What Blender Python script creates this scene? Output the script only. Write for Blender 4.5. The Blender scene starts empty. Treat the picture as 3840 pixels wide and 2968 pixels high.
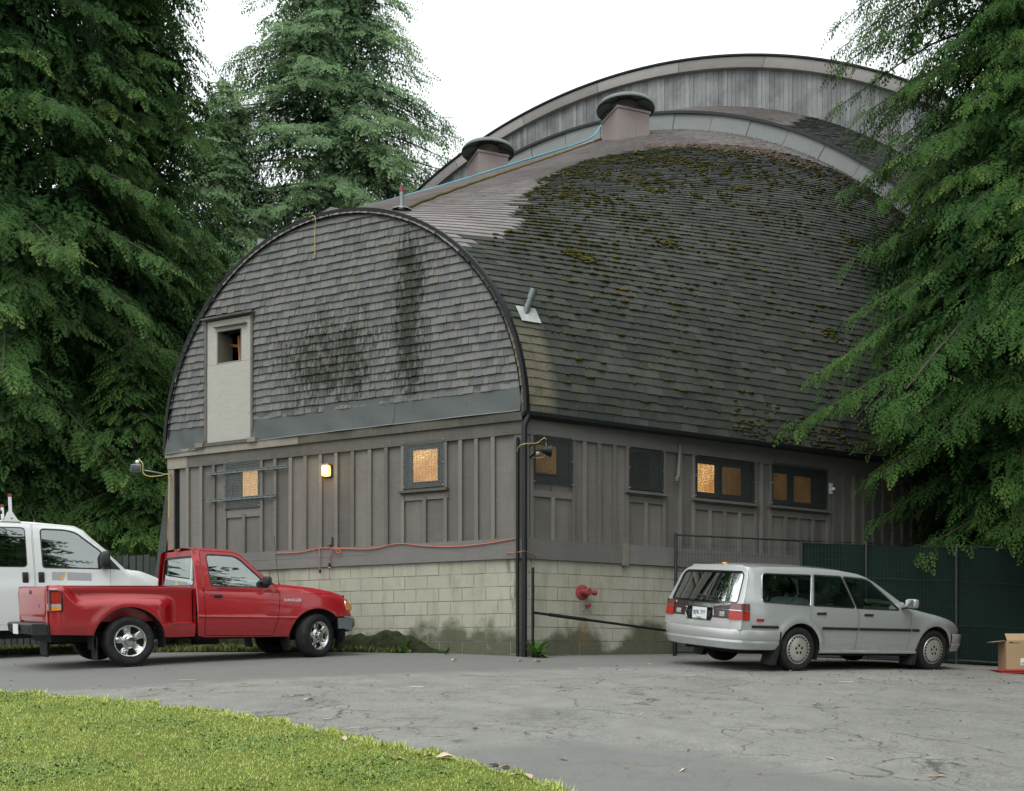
import bpy, bmesh, math, random
import numpy as np
from mathutils import Vector, Matrix
random.seed(7); RNG = np.random.default_rng(7)
sc = bpy.context.scene
COL = sc.collection
R = math.radians
# ------------------------------------------------------------------ camera
cam_d = bpy.data.cameras.new('camera'); cam = bpy.data.objects.new('camera', cam_d); COL.objects.link(cam)
cam.location = (0, 0, 1.5); cam.rotation_euler = (R(90), 0, 0)
cam_d.sensor_fit = 'HORIZONTAL'; cam_d.sensor_width = 36.0; cam_d.lens = 36.0 * 3850 / 3840
cam_d.shift_y = (2465 - 1484) / 3840; cam_d.clip_start = 0.1; cam_d.clip_end = 2000
sc.camera = cam
sc.render.resolution_x = 1024; sc.render.resolution_y = 791
# ------------------------------------------------------------------ overcast sky
SUN_EL, SUN_AZ = R(58), R(-150)          # high, behind the viewer's left shoulder, lost in cloud
wd = bpy.data.worlds.new('World'); sc.world = wd; wd.use_nodes = True
wn = wd.node_tree; wn.nodes.clear()
w_out = wn.nodes.new('ShaderNodeOutputWorld'); w_bg = wn.nodes.new('ShaderNodeBackground')
w_sky = wn.nodes.new('ShaderNodeTexSky'); w_sky.sky_type = 'NISHITA'; w_sky.sun_disc = False
w_sky.sun_elevation = SUN_EL; w_sky.sun_rotation = SUN_AZ; w_sky.dust_density = 4.0; w_sky.air_density = 1.0
w_hs = wn.nodes.new('ShaderNodeHueSaturation'); w_hs.inputs['Saturation'].default_value = 0.10
w_mx = wn.nodes.new('ShaderNodeMixRGB'); w_mx.inputs['Fac'].default_value = 0.72    # an even layer of cloud over the clear sky
w_mx.inputs['Color2'].default_value = (10.5, 11.3, 11.25, 1)
wn.links.new(w_sky.outputs[0], w_hs.inputs['Color']); wn.links.new(w_hs.outputs[0], w_mx.inputs['Color1'])
wn.links.new(w_mx.outputs[0], w_bg.inputs['Color']); w_bg.inputs['Strength'].default_value = 0.12
wn.links.new(w_bg.outputs[0], w_out.inputs['Surface'])
sun_d = bpy.data.lights.new('sun', 'SUN'); sun_d.energy = 1.1; sun_d.angle = R(40); sun_d.color = (1.0, 0.98, 0.95)
sun = bpy.data.objects.new('sun', sun_d); COL.objects.link(sun)
_sd = Vector((math.cos(SUN_EL) * math.sin(SUN_AZ), math.cos(SUN_EL) * math.cos(SUN_AZ), math.sin(SUN_EL)))
sun.rotation_euler = _sd.to_track_quat('Z', 'Y').to_euler(); sun.location = (0, 0, 40)
vs = sc.view_settings; vs.view_transform = 'Standard'; vs.look = 'None'; vs.exposure = 0.48; vs.gamma = 1.0; vs.use_curve_mapping = False
sc.render.engine = 'CYCLES'
sc.cycles.max_bounces = 6; sc.cycles.diffuse_bounces = 3; sc.cycles.glossy_bounces = 3; sc.cycles.transparent_max_bounces = 12; sc.cycles.transmission_bounces = 4
# ------------------------------------------------------------------ helpers
F_, CX_, HY_ = 3850.0, 1920.0, 2465.0
def gz(X, Y):
    Y = np.clip(Y, -20, 27); Xc = np.clip(X, -12, 12)
    return -.03 - .01258 * Xc + .13897 * Y - .002424 * Xc * Xc - .002471 * Y * Y
def GZ(X, Y): return float(gz(X, Y))
class MB:
    """collects shapes, then links them as one mesh object"""
    def __init__(s): s.v = []; s.f = []; s.m = []
    def add(s, vs, fs, m=0):
        b = len(s.v); s.v += [tuple(map(float, p)) for p in vs]; s.f += [tuple(i + b for i in f) for f in fs]; s.m += [m] * len(fs); return s
    def obox(s, o, ax, ay, az, m=0):
        o, ax, ay, az = map(Vector, (o, ax, ay, az))
        P = [o, o + ax, o + ax + ay, o + ay]; P += [p + az for p in P]
        return s.add(P, [(0, 3, 2, 1), (4, 5, 6, 7), (0, 1, 5, 4), (1, 2, 6, 5), (2, 3, 7, 6), (3, 0, 4, 7)], m)
    def box(s, c, d, m=0, rz=0.0):
        c = Vector(c); rm = Matrix.Rotation(rz, 3, 'Z')
        ax, ay, az = rm @ Vector((d[0], 0, 0)), rm @ Vector((0, d[1], 0)), Vector((0, 0, d[2]))
        return s.obox(c - (ax + ay + az) / 2, ax, ay, az, m)
    def rbox(s, c, d, r=0.03, m=0, top=1.0, mat=None):
        """rounded box (superellipse rings), 'top' scales the upper ring"""
        n = 20; rings = []
        hx, hy, hz = d[0] / 2, d[1] / 2, d[2] / 2
        for k, (zz, ins) in enumerate([(-hz, r), (-hz + r * .3, r * .3), (-hz + r, 0), (hz - r, 0), (hz - r * .3, r * .3), (hz, r)]):
            sc_ = 1 + (top - 1) * (zz + hz) / (2 * hz); ring = []
            for i in range(n):
                a = 2 * math.pi * (i + .5) / n; ca, sa = math.cos(a), math.sin(a)
                e = 0.35
                x = math.copysign(abs(ca) ** e, ca) * (hx - ins) * sc_; y = math.copysign(abs(sa) ** e, sa) * (hy - ins) * sc_
                ring.append(Vector((x, y, zz)))
            rings.append(ring)
        V = []; 
        for rg in rings: V += [(mat @ p if mat else p) + Vector(c) for p in rg]
        Fs = [(k * n + i, k * n + (i + 1) % n, (k + 1) * n + (i + 1) % n, (k + 1) * n + i) for k in range(len(rings) - 1) for i in range(n)]
        Fs += [tuple(reversed(range(n))), tuple(range((len(rings) - 1) * n, len(rings) * n))]
        return s.add(V, Fs, m)
    def tube(s, pts, r, n=6, m=0, cap=True):
        pts = [Vector(p) for p in pts]; N = len(pts); rr = r if hasattr(r, '__len__') else [r] * N
        V = []; ref = None
        for i, p in enumerate(pts):
            t = (pts[min(i + 1, N - 1)] - pts[max(i - 1, 0)])
            if t.length < 1e-9: t = Vector((0, 0, 1))
            t.normalize()
            if ref is None: ref = Vector((0, 0, 1)) if abs(t.z) < .9 else Vector((1, 0, 0))
            a = t.cross(ref).normalized(); b = a.cross(t); ref = b
            V += [p + (a * math.cos(2 * math.pi * k / n) + b * math.sin(2 * math.pi * k / n)) * rr[i] for k in range(n)]
        Fs = [(i * n + k, i * n + (k + 1) % n, (i + 1) * n + (k + 1) % n, (i + 1) * n + k) for i in range(N - 1) for k in range(n)]
        if cap: Fs += [tuple(reversed(range(n))), tuple(range((N - 1) * n, N * n))]
        return s.add(V, Fs, m)
    def lathe(s, prof, n=24, o=(0, 0, 0), X=(1, 0, 0), Y=(0, 1, 0), Z=(0, 0, 1), m=0):
        o, X, Y, Z = map(Vector, (o, X, Y, Z)); V = []
        for r, h in prof: V += [o + (X * math.cos(2 * math.pi * k / n) + Y * math.sin(2 * math.pi * k / n)) * r + Z * h for k in range(n)]
        Fs = [(i * n + k, i * n + (k + 1) % n, (i + 1) * n + (k + 1) % n, (i + 1) * n + k) for i in range(len(prof) - 1) for k in range(n)]
        return s.add(V, Fs, m)
    def prism(s, poly, o, X, Y, N, t0, t1, m=0):
        """polygon in the X,Y plane swept along N from t0 to t1"""
        o, X, Y, N = map(Vector, (o, X, Y, N)); n = len(poly)
        V = [o + X * a + Y * b + N * t0 for a, b in poly] + [o + X * a + Y * b + N * t1 for a, b in poly]
        return s.add(V, [tuple(range(n)), tuple(reversed(range(n, 2 * n)))] + [(i, n + i, n + (i + 1) % n, (i + 1) % n) for i in range(n)], m)
    def grid(s, P, m=0):
        """P[i][j] points"""
        ni, nj = len(P), len(P[0])
        return s.add([p for row in P for p in row], [(i * nj + j, i * nj + j + 1, (i + 1) * nj + j + 1, (i + 1) * nj + j) for i in range(ni - 1) for j in range(nj - 1)], m)
    def mesh(s, name, mats, smooth=False):
        me = bpy.data.meshes.new(name); me.from_pydata(s.v, [], s.f)
        for mt in (mats if isinstance(mats, (list, tuple)) else [mats]): me.materials.append(mt)
        if any(s.m): me.polygons.foreach_set('material_index', s.m)
        if smooth: smooth_me(me, smooth)
        me.update(); return me
    def build(s, name, mats, parent=None, smooth=False):
        return link(name, s.mesh(name, mats, smooth), parent)
def smooth_me(me, ang=40):
    me.polygons.foreach_set('use_smooth', [True] * len(me.polygons))
    if ang is not True and ang < 170:
        try: me.set_sharp_from_angle(angle=R(ang))
        except Exception: pass
def link(name, me, parent=None):
    o = bpy.data.objects.new(name, me); COL.objects.link(o)
    if parent is not None: attach(o, parent)
    return o
PINV = {}
def attach(o, parent):
    o.parent = parent
    if parent.name in PINV: o.matrix_parent_inverse = PINV[parent.name]
def tag(o, label=None, cat=None, group=None, kind=None):
    if label: o['label'] = label
    if cat: o['category'] = cat
    if group: o['group'] = group
    if kind: o['kind'] = kind
    return o
def thing(name, label, cat, loc=(0, 0, 0), group=None, matrix=None):
    o = bpy.data.objects.new(name, None); COL.objects.link(o); o.empty_display_size = .2
    if matrix is not None: o.matrix_world = matrix            # children in the thing's own coordinates
    else:
        o.location = loc; PINV[o.name] = Matrix.Translation(-Vector(loc))   # children in world coordinates
    return tag(o, label, cat, group)
def tri_mesh(name, V, T, mats, midx=None, attrs=None, smooth=False):
    """big numpy triangle/quad soup"""
    V = np.asarray(V, np.float32).reshape(-1, 3); T = np.asarray(T, np.int32); k = T.shape[1]
    me = bpy.data.meshes.new(name); me.vertices.add(len(V)); me.vertices.foreach_set('co', V.ravel())
    me.loops.add(T.size); me.loops.foreach_set('vertex_index', T.ravel())
    me.polygons.add(len(T)); me.polygons.foreach_set('loop_start', np.arange(0, T.size, k, dtype=np.int32))
    me.polygons.foreach_set('loop_total', np.full(len(T), k, np.int32))
    for mt in (mats if isinstance(mats, (list, tuple)) else [mats]): me.materials.append(mt)
    if midx is not None: me.polygons.foreach_set('material_index', np.asarray(midx, np.int32))
    if smooth: me.polygons.foreach_set('use_smooth', np.ones(len(T), bool))
    me.update(calc_edges=True)
    for an, av in (attrs or {}).items():
        at = me.attributes.new(an, 'FLOAT', 'POINT'); at.data.foreach_set('value', np.asarray(av, np.float32))
    return me
# ------------------------------------------------------------------ materials
class NM:
    def __init__(s, name):
        s.mat = bpy.data.materials.new(name); s.mat.use_nodes = True; s.t = s.mat.node_tree; s.n = s.t.nodes; s.n.clear()
        s.out = s.n.new('ShaderNodeOutputMaterial'); s.b = s.n.new('ShaderNodeBsdfPrincipled'); s.l(s.b.outputs[0], s.out.inputs[0])
    def l(s, a, b): s.t.links.new(a, b)
    def _in(s, sock, v):
        if v is None: return
        if hasattr(v, 'is_output'): s.l(v, sock)
        elif isinstance(v, (tuple, list)) and len(v) == 3 and sock.type == 'RGBA': sock.default_value = (*v, 1)
        else: sock.default_value = v
    def pos(s): return s.n.new('ShaderNodeNewGeometry').outputs['Position']
    def obj(s): return s.n.new('ShaderNodeTexCoord').outputs['Object']
    def scale(s, vec, sx, sy=None, sz=None, loc=(0, 0, 0)):
        m = s.n.new('ShaderNodeMapping'); s.l(vec, m.inputs['Vector']); m.inputs['Scale'].default_value = (sx, sy if sy is not None else sx, sz if sz is not None else sx); m.inputs['Location'].default_value = loc; return m.outputs[0]
    def noise(s, vec, scale=1, detail=4, rough=.55, dist=0):
        n = s.n.new('ShaderNodeTexNoise'); s.l(vec, n.inputs['Vector']); n.inputs['Scale'].default_value = scale; n.inputs['Detail'].default_value = detail; n.inputs['Roughness'].default_value = rough; n.inputs['Distortion'].default_value = dist; return n.outputs['Fac']
    def noisec(s, vec, scale=1, detail=3):
        n = s.n.new('ShaderNodeTexNoise'); s.l(vec, n.inputs['Vector']); n.inputs['Scale'].default_value = scale; n.inputs['Detail'].default_value = detail; return n.outputs['Color']
    def vor(s, vec, scale=1, feature='F1', out='Distance', rnd=1):
        n = s.n.new('ShaderNodeTexVoronoi'); n.feature = feature; s.l(vec, n.inputs['Vector']); n.inputs['Scale'].default_value = scale; n.inputs['Randomness'].default_value = rnd; return n.outputs[out]
    def math(s, op, a, b=0.0, c=None, clamp=False):
        n = s.n.new('ShaderNodeMath'); n.operation = op; n.use_clamp = clamp; s._in(n.inputs[0], a); s._in(n.inputs[1], b)
        if c is not None: s._in(n.inputs[2], c)
        return n.outputs[0]
    def vmath(s, op, a, b):
        n = s.n.new('ShaderNodeVectorMath'); n.operation = op; s._in(n.inputs[0], a); s._in(n.inputs[1], b); return n.outputs['Value' if op == 'DOT_PRODUCT' else 'Vector']
    def ramp(s, fac, *st, smooth=False):
        n = s.n.new('ShaderNodeValToRGB'); s.l(fac, n.inputs[0]); cr = n.color_ramp
        if smooth: cr.interpolation = 'EASE'
        while len(cr.elements) < len(st): cr.elements.new(.5)
        for e, (p, c) in zip(cr.elements, st): e.position = p; e.color = (*(c if hasattr(c, '__len__') else (c, c, c)), 1)
        return n.outputs[0]
    def mix(s, a, b, fac, mode='MIX'):
        n = s.n.new('ShaderNodeMixRGB'); n.blend_type = mode; s._in(n.inputs['Fac'], fac); s._in(n.inputs['Color1'], a); s._in(n.inputs['Color2'], b); return n.outputs[0]
    def sep(s, v):
        n = s.n.new('ShaderNodeSeparateXYZ'); s.l(v, n.inputs[0]); return n.outputs
    def comb(s, x, y, z):
        n = s.n.new('ShaderNodeCombineXYZ'); [s._in(n.inputs[i], v) for i, v in enumerate((x, y, z))]; return n.outputs[0]
    def attr(s, name):
        n = s.n.new('ShaderNodeAttribute'); n.attribute_name = name; return n.outputs['Fac']
    def rnd(s):
        a = s.n.new('ShaderNodeObjectInfo').outputs['Random']; b = s.n.new('ShaderNodeNewGeometry').outputs['Random Per Island']
        return s.math('FRACT', s.math('ADD', s.math('MULTIPLY', a, 7.31), b))
    def band(s, v, lo, hi, soft):
        """1 inside lo..hi, soft edges"""
        a = s.math('DIVIDE', s.math('SUBTRACT', v, lo), soft, clamp=True); b = s.math('DIVIDE', s.math('SUBTRACT', hi, v), soft, clamp=True); return s.math('MULTIPLY', a, b)
    def bump(s, h, strength=.3, dist=.01):
        n = s.n.new('ShaderNodeBump'); s.l(h, n.inputs['Height']); n.inputs['Strength'].default_value = strength; n.inputs['Distance'].default_value = dist; s.l(n.outputs[0], s.b.inputs['Normal'])
    def set(s, **k):
        for a, v in k.items(): s._in(s.b.inputs[{'col': 'Base Color', 'rough': 'Roughness', 'metal': 'Metallic', 'spec': 'Specular IOR Level', 'coat': 'Coat Weight', 'coatr': 'Coat Roughness', 'alpha': 'Alpha', 'emc': 'Emission Color', 'ems': 'Emission Strength', 'trans': 'Transmission Weight', 'ior': 'IOR', 'sub': 'Subsurface Weight'}[a]], v)
        return s
def plain(name, col, rough=.6, var=.15, scale=6.0, **k):
    m = NM(name); nz = m.noise(m.obj(), scale, 5)
    m.set(col=m.ramp(nz, (.25, tuple(c * (1 - var) for c in col)), (.75, tuple(min(1, c * (1 + var)) for c in col))), rough=rough, **k); return m.mat
def paint(name, col, metal=0.0, rough=.35, coat=1.0):
    m = NM(name); p = m.obj(); nz = m.noise(m.scale(p, 2, 2, 6), 3, 6, .65)
    z = m.sep(p)[2]; dirt = m.math('MULTIPLY', m.math('DIVIDE', m.math('SUBTRACT', .75, z), .55, clamp=True), m.ramp(nz, (.35, 0.0), (.75, .75)))
    m.set(col=m.mix(m.mix(tuple(c * .93 for c in col), col, nz), (.12, .115, .10), m.math('MULTIPLY', dirt, .55)), metal=metal, coat=coat, coatr=.04)
    m._in(m.b.inputs['Roughness'], m.math('ADD', rough, m.math('MULTIPLY', dirt, .3)))
    return m.mat
def glassmat(name, tint=(.55, .62, .6), k=1.4, add=.03):
    m = NM(name); m.n.remove(m.b)
    tr = m.n.new('ShaderNodeBsdfTransparent'); tr.inputs[0].default_value = (*tint, 1)
    gl = m.n.new('ShaderNodeBsdfGlossy'); gl.inputs['Roughness'].default_value = .015; gl.inputs[0].default_value = (.95, 1, .98, 1)
    fr = m.n.new('ShaderNodeFresnel'); fr.inputs[0].default_value = 1.55
    mx = m.n.new('ShaderNodeMixShader'); m.l(m.math('ADD', m.math('MULTIPLY', fr.outputs[0], k), add, clamp=True), mx.inputs[0]); m.l(tr.outputs[0], mx.inputs[1]); m.l(gl.outputs[0], mx.inputs[2]); m.l(mx.outputs[0], m.out.inputs[0]); return m.mat
# ------------------------------------------------------------------ building frame
A0 = Vector((.158, 15.24, 0)); DL = Vector((-.90528, .42481, 0)); DR = Vector((.86861, .49550, 0))
NL = Vector((-.42481, -.90528, 0)); NR = Vector((.49550, -.86861, 0)); UP = Vector((0, 0, 1))
AX = Vector((.42481, .90528, 0)); EX = Vector((.90528, -.42481, 0)); MID = A0 + DL * 3.43
EAVE = 5.12
class Wall:
    def __init__(s, P0, d, n): s.P0, s.d, s.nn = P0, d, n
    def pt(s, t, z, o=0.0): return s.P0 + s.d * t + s.nn * o + UP * z
    def px(s, x, y):
        k = (x - CX_) / F_; t = (k * s.P0.y - s.P0.x) / (s.d.x - k * s.d.y); return t, 1.5 + (HY_ - y) / F_ * (s.P0.y + t * s.d.y)
    def box(s, mb, t0, t1, z0, z1, o0, o1, m=0):
        return mb.obox(s.pt(t0, z0, o0), s.d * (t1 - t0), s.nn * (o1 - o0), UP * (z1 - z0), m)
    def quadbox(s, mb, c, o0, o1, m=0):
        """c: four (t,z) corners"""
        return mb.prism(c, s.P0, s.d, UP, s.nn, o0, o1, m)
WL = Wall(A0, DL, NL); WR = Wall(A0, DR, NR)
# ------------------------------------------------------------------ materials of the place
def board_mat(name, c0, c1, streak=.5, peel=.25):
    m = NM(name); p = m.pos(); r = m.rnd()
    grain = m.noise(m.scale(p, 9, 9, .9), 3, 6, .6); saw = m.noise(m.scale(p, 2, 2, 70), 2, 2)
    fine = m.noise(m.scale(p, 60, 60, 3), 2, 3); blot = m.noise(p, 1.3, 5, .6)
    c = m.mix(m.mix(c0, c1, grain), tuple(.75 * x for x in c0), m.math('MULTIPLY', m.ramp(blot, (.45, 0.0), (.75, 1.0)), streak))
    c = m.mix(c, (.50, .47, .42), m.math('MULTIPLY', m.ramp(m.noise(m.scale(p, 14, 14, 3.5), 2, 5, .7), (.68, 0.0), (.74, 1.0)), peel))
    c = m.mix(c, tuple(.62 * x for x in c0), m.math('MULTIPLY', m.ramp(saw, (.52, 0.0), (.66, 1.0)), .30)); c = m.mix(c, tuple(.35 * x for x in c0), m.math('MULTIPLY', m.ramp(m.noise(m.scale(p, 30, 30, 1.2), 1, 4, .7), (.66, 0.0), (.78, 1.0)), .5))
    c = m.mix(c, m.ramp(r, (0, .66), (1, 1.14)), .85, 'MULTIPLY')
    m.set(col=c, rough=.82, spec=.3); m.bump(m.math('ADD', m.math('MULTIPLY', saw, .7), m.math('ADD', grain, fine)), .5, .006); return m.mat
MT = {}
MT['board'] = board_mat('painted_board', (.130, .120, .108), (.190, .176, .160))
MT['batten'] = board_mat('painted_batten', (.150, .139, .126), (.205, .190, .172), .3)
MT['trim'] = board_mat('weathered_trim', (.095, .090, .078), (.17, .158, .14), .9, .4)
MT['ledge'] = board_mat('mossy_ledge', (.050, .052, .040), (.125, .115, .098), 1.2, .3)
MT['trim_grey'] = board_mat('grey_trim', (.150, .141, .134), (.198, .187, .178), .5, .15)
MT['pale_wood'] = board_mat('pale_wood', (.19, .172, .142), (.29, .268, .225), .8, .2)
MT['arch_board'] = board_mat('silvered_board', (.15, .155, .158), (.30, .305, .305), 1.2, .1)
MT['fascia'] = board_mat('painted_fascia', (.22, .205, .195), (.29, .275, .26), .4, .05)
MT['dark_wood'] = board_mat('dark_stained_wood', (.035, .042, .036), (.075, .085, .075), .5, .05)
MT['black_metal'] = plain('black_metal', (.008, .009, .011), .5, .3, 20, spec=.3)
MT['rubber'] = plain('rubber', (.012, .012, .013), .75, .3, 30)
MT['dark'] = plain('dark_interior', (.010, .011, .011), .95, .3, 3, spec=.08)
MT['galv'] = plain('galvanised_steel', (.20, .22, .225), .5, .25, 14, metal=.6)
MT['white_plastic'] = plain('white_plastic', (.72, .74, .74), .4, .06, 5)
MT['orange_cord'] = plain('orange_cord', (.42, .12, .075), .55, .1, 8)
MT['yellow_cord'] = plain('yellow_cord', (.42, .32, .08), .55, .1, 8)
MT['blue_hose'] = plain('blue_hose', (.07, .33, .42), .5, .15, 4)
MT['red_paint'] = plain('faded_red_paint', (.25, .04, .045), .6, .35, 9)
def shingle_siding():
    m = NM('weathered_cedar_shingle'); p = m.pos(); r = m.rnd()
    t = m.math('SUBTRACT', m.vmath('DOT_PRODUCT', p, tuple(DL)), A0.dot(DL)); z = m.sep(p)[2]
    st = m.comb(t, m.math('MULTIPLY', z, .22), 0.0)
    fine = m.noise(m.scale(m.comb(t, m.math('MULTIPLY', z, .12), 0), 40), 1, 4, .6)
    s1 = m.noise(m.scale(st, 22), 1.0, 6, .7); s2 = m.noise(m.scale(m.comb(t, m.math('MULTIPLY', z, .6), 0.0), 3.2), 1.0, 5, .65); s3 = m.noise(m.scale(p, 26), 1, 4, .7)
    c = m.mix(m.ramp(r, (0, (.096, .099, .098)), (.45, (.125, .128, .125)), (.8, (.152, .154, .149)), (1, (.145, .136, .118))), (.225, .227, .218), m.ramp(fine, (.5, 0.0), (.9, .5)))
    # water-fed black and green staining: one run under the pipe, one broad patch, thin runs elsewhere
    m1 = m.math('MULTIPLY', m.band(t, 1.45, 2.45, .55), m.band(z, 5.2, 8.5, .7)); m2 = m.math('MULTIPLY', m.band(t, 2.0, 4.9, 1.0), m.band(z, 5.0, 7.6, 1.1)); m3 = m.band(t, .2, 6.6, .6)
    msk = m.math('ADD', m.math('MAXIMUM', m.math('MULTIPLY', m1, .265), m.math('MULTIPLY', m2, .185)), m.math('MULTIPLY', m3, .02))
    v = m.math('ADD', m.math('ADD', m.math('MULTIPLY', s1, .62), m.math('MULTIPLY', s2, .30)), m.math('MULTIPLY', s3, .16)); dk = m.math('DIVIDE', m.math('SUBTRACT', m.math('ADD', v, msk), .640), .115, clamp=True)
    c = m.mix(c, (.020, .023, .019), m.math('MULTIPLY', dk, .93))
    gr = m.noise(m.scale(p, 14, 14, 14, (3, 5, 0)), 1, 5, .7)
    c = m.mix(c, (.085, .088, .026), m.math('MULTIPLY', m.math('MULTIPLY', m.math('MAXIMUM', m1, m2), m.ramp(gr, (.52, 0.0), (.66, 1.0))), .65))
    m.set(col=c, rough=.85, spec=.25); m.bump(fine, .5, .004); return m.mat
MT['siding'] = shingle_siding()
def roof_old():
    m = NM('old_mossy_roof_shingle'); p = m.pos(); r = m.rnd(); n1 = m.noise(p, 1.1, 6, .6); n2 = m.noise(p, 22, 5, .7)
    c = m.mix(m.ramp(r, (0, (.040, .044, .042)), (.6, (.060, .064, .060)), (1, (.084, .082, .074))), (.036, .042, .037), m.ramp(n1, (.35, 0.0), (.7, .8)))
    c = m.mix(c, (.15, .15, .135), m.math('MULTIPLY', m.ramp(n2, (.55, 0.0), (.8, 1.0)), .45))
    # algae washed lighter below the pipe flashing by the gable
    s_ = m.math('SUBTRACT', m.vmath('DOT_PRODUCT', p, tuple(AX)), MID.dot(AX)); z = m.sep(p)[2]
    run = m.math('MULTIPLY', m.math('MULTIPLY', m.band(s_, -.2, .42, .12), m.band(z, 5.0, 6.6, .3)), m.ramp(n2, (.3, .5), (.6, 1.0)))
    c = m.mix(c, (.19, .165, .115), m.math('MULTIPLY', run, .75))
    c = m.mix(c, (.055, .065, .022), m.math('MULTIPLY', m.ramp(m.noise(p, 4.5, 5, .7), (.5, 0.0), (.72, 1.0)), .55))
    m.set(col=c, rough=.9, spec=.2); m.bump(n2, .6, .008); return m.mat
MT['roof_old'] = roof_old()
def roof_new():
    m = NM('brown_roof_shingle'); p = m.pos(); r = m.rnd(); n2 = m.noise(p, 60, 4, .7); n1 = m.noise(p, .7, 5)
    c = m.mix(m.ramp(r, (0, (.195, .172, .168)), (1, (.265, .238, .232))), (.16, .142, .138), m.ramp(n1, (.4, 0.0), (.75, .7))); c = m.mix(c, (.26, .24, .235), m.ramp(n2, (.55, 0.0), (.8, .4)))
    m.set(col=c, rough=.85, spec=.25); m.bump(n2, .3, .003); return m.mat
MT['roof_new'] = roof_new()
def metal_sheet(name, c0, c1, rough=.42):
    m = NM(name); p = m.pos(); n1 = m.noise(p, 1.6, 5, .6); n2 = m.noise(m.scale(p, 20, 20, 2), 1, 4)
    c = m.mix(c0, c1, n1); c = m.mix(c, tuple(.6 * x for x in c0), m.ramp(n2, (.58, 0.0), (.8, .5)))
    m.set(col=c, spec=.5, metal=.15); m._in(m.b.inputs['Roughness'], m.math('ADD', rough, m.math('MULTIPLY', n1, .2))); m.bump(m.noise(p, 2.2, 2), .4, .05); return m.mat
MT['flash'] = metal_sheet('grey_sheet_metal', (.050, .058, .057), (.076, .086, .084), .6)
MT['band'] = metal_sheet('pale_sheet_metal', (.165, .178, .178), (.225, .238, .236), .6)
MT['vent'] = metal_sheet('dusty_pink_metal', (.22, .18, .172), (.28, .23, .22), .6)
def block_mat():
    m = NM('concrete_block'); p = m.pos(); r = m.rnd(); z = m.sep(p)[2]; n1 = m.noise(p, 1.1, 6, .62); n2 = m.noise(p, 45, 4, .7); n3 = m.noise(m.scale(p, 3, 3, .7), 2, 6, .65)
    x = m.sep(p)[0]
    c = m.mix(m.ramp(r, (0, (.36, .345, .285)), (1, (.395, .38, .315))), (.26, .25, .20), m.ramp(n1, (.38, 0.0), (.72, .8)))
    c = m.mix(c, (.16, .155, .10), m.math('MULTIPLY', m.ramp(n3, (.5, 0.0), (.72, 1.0)), .5))
    # algae and moss creeping up from the damp foot and beside the corner downpipe
    foot = m.math('SUBTRACT', m.math('ADD', 1.93, m.math('MULTIPLY', m.math('SUBTRACT', n1, .45), 2.2)), z); foot = m.math('DIVIDE', foot, .26, clamp=True)
    side = m.math('DIVIDE', m.math('SUBTRACT', m.math('ADD', .10, m.math('MULTIPLY', m.math('SUBTRACT', n3, .45), .9)), m.math('ABSOLUTE', m.math('SUBTRACT', x, .12))), .12, clamp=True)
    al = m.math('MAXIMUM', foot, m.math('MULTIPLY', side, .8)); al = m.math('MULTIPLY', al, m.ramp(n2, (.2, .55), (.6, 1.0)))
    c = m.mix(c, m.ramp(n2, (.3, (.022, .03, .022)), (.7, (.075, .085, .03))), m.math('MULTIPLY', al, .93))
    # rust run under the hydrant inlet
    rx = m.math('SUBTRACT', x, 1.12); rust = m.math('MULTIPLY', m.band(rx, -.16, .16, .14), m.band(z, 1.5, 2.3, .25))
    c = m.mix(c, (.22, .13, .05), m.math('MULTIPLY', m.math('MULTIPLY', rust, m.ramp(n3, (.3, .2), (.7, 1.0))), .7))
    m.set(col=c, rough=.9, spec=.2); m.bump(n2, .45, .006); return m.mat
MT['block'] = block_mat()
MT['mortar'] = plain('mortar', (.31, .305, .26), .95, .35, 5)
MT['moss_wall'] = (lambda m: (m.set(col=m.ramp(m.noise(m.pos(), 9, 6, .7), (.35, (.012, .016, .012)), (.6, (.035, .045, .018)), (.8, (.10, .10, .035))), rough=.95, spec=.15), m.bump(m.noise(m.pos(), 25, 5, .7), .9, .03), m.mat)[-1])(NM('mossy_footing'))
MT['moss'] = (lambda m: (m.set(col=m.ramp(m.rnd(), (0, (.042, .05, .012)), (.5, (.080, .080, .018)), (1, (.125, .095, .03))), rough=.95, spec=.1), m.mat)[-1])(NM('roof_moss'))
MT['wire'] = plain('screen_wire', (.16, .175, .17), .5, .2, 9, metal=.4)
MT['wire_dark'] = plain('dark_screen_wire', (.035, .042, .042), .55, .2, 9)
def lit_pane(name, strength, mode='full'):
    m = NM(name); p = m.obj(); v = m.vor(p, 55, 'F1'); v2 = m.vor(p, 40, 'SMOOTH_F1', rnd=1); n = m.noise(p, 2.2, 2)
    g = m.math('POWER', m.math('SUBTRACT', 1.0, m.math('MULTIPLY', v, .9), clamp=True), 3.0)
    e = m.mix((.24, .10, .025), (1.0, .70, .30), m.math('MULTIPLY', g, m.ramp(n, (.36, .12), (.62, 1.3))))
    m.set(col=(.20, .11, .04), rough=.15, emc=e, ems=strength); m.bump(v2, .8, .01); return m.mat
MT['pane_bright'] = lit_pane('lit_hammered_glass', 1.6); MT['pane_dim'] = lit_pane('dim_lit_hammered_glass', .13); MT['pane_faint'] = lit_pane('faintly_lit_hammered_glass', .03)
MT['pane_olive'] = plain('unlit_olive_glass', (.045, .042, .032), .2, .3, 40)
MT['pane_dark'] = (lambda m: (m.set(col=(.03, .04, .04), rough=.12), m.bump(m.vor(m.obj(), 45), .5, .01), m.mat)[-1])(NM('unlit_hammered_glass'))
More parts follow.
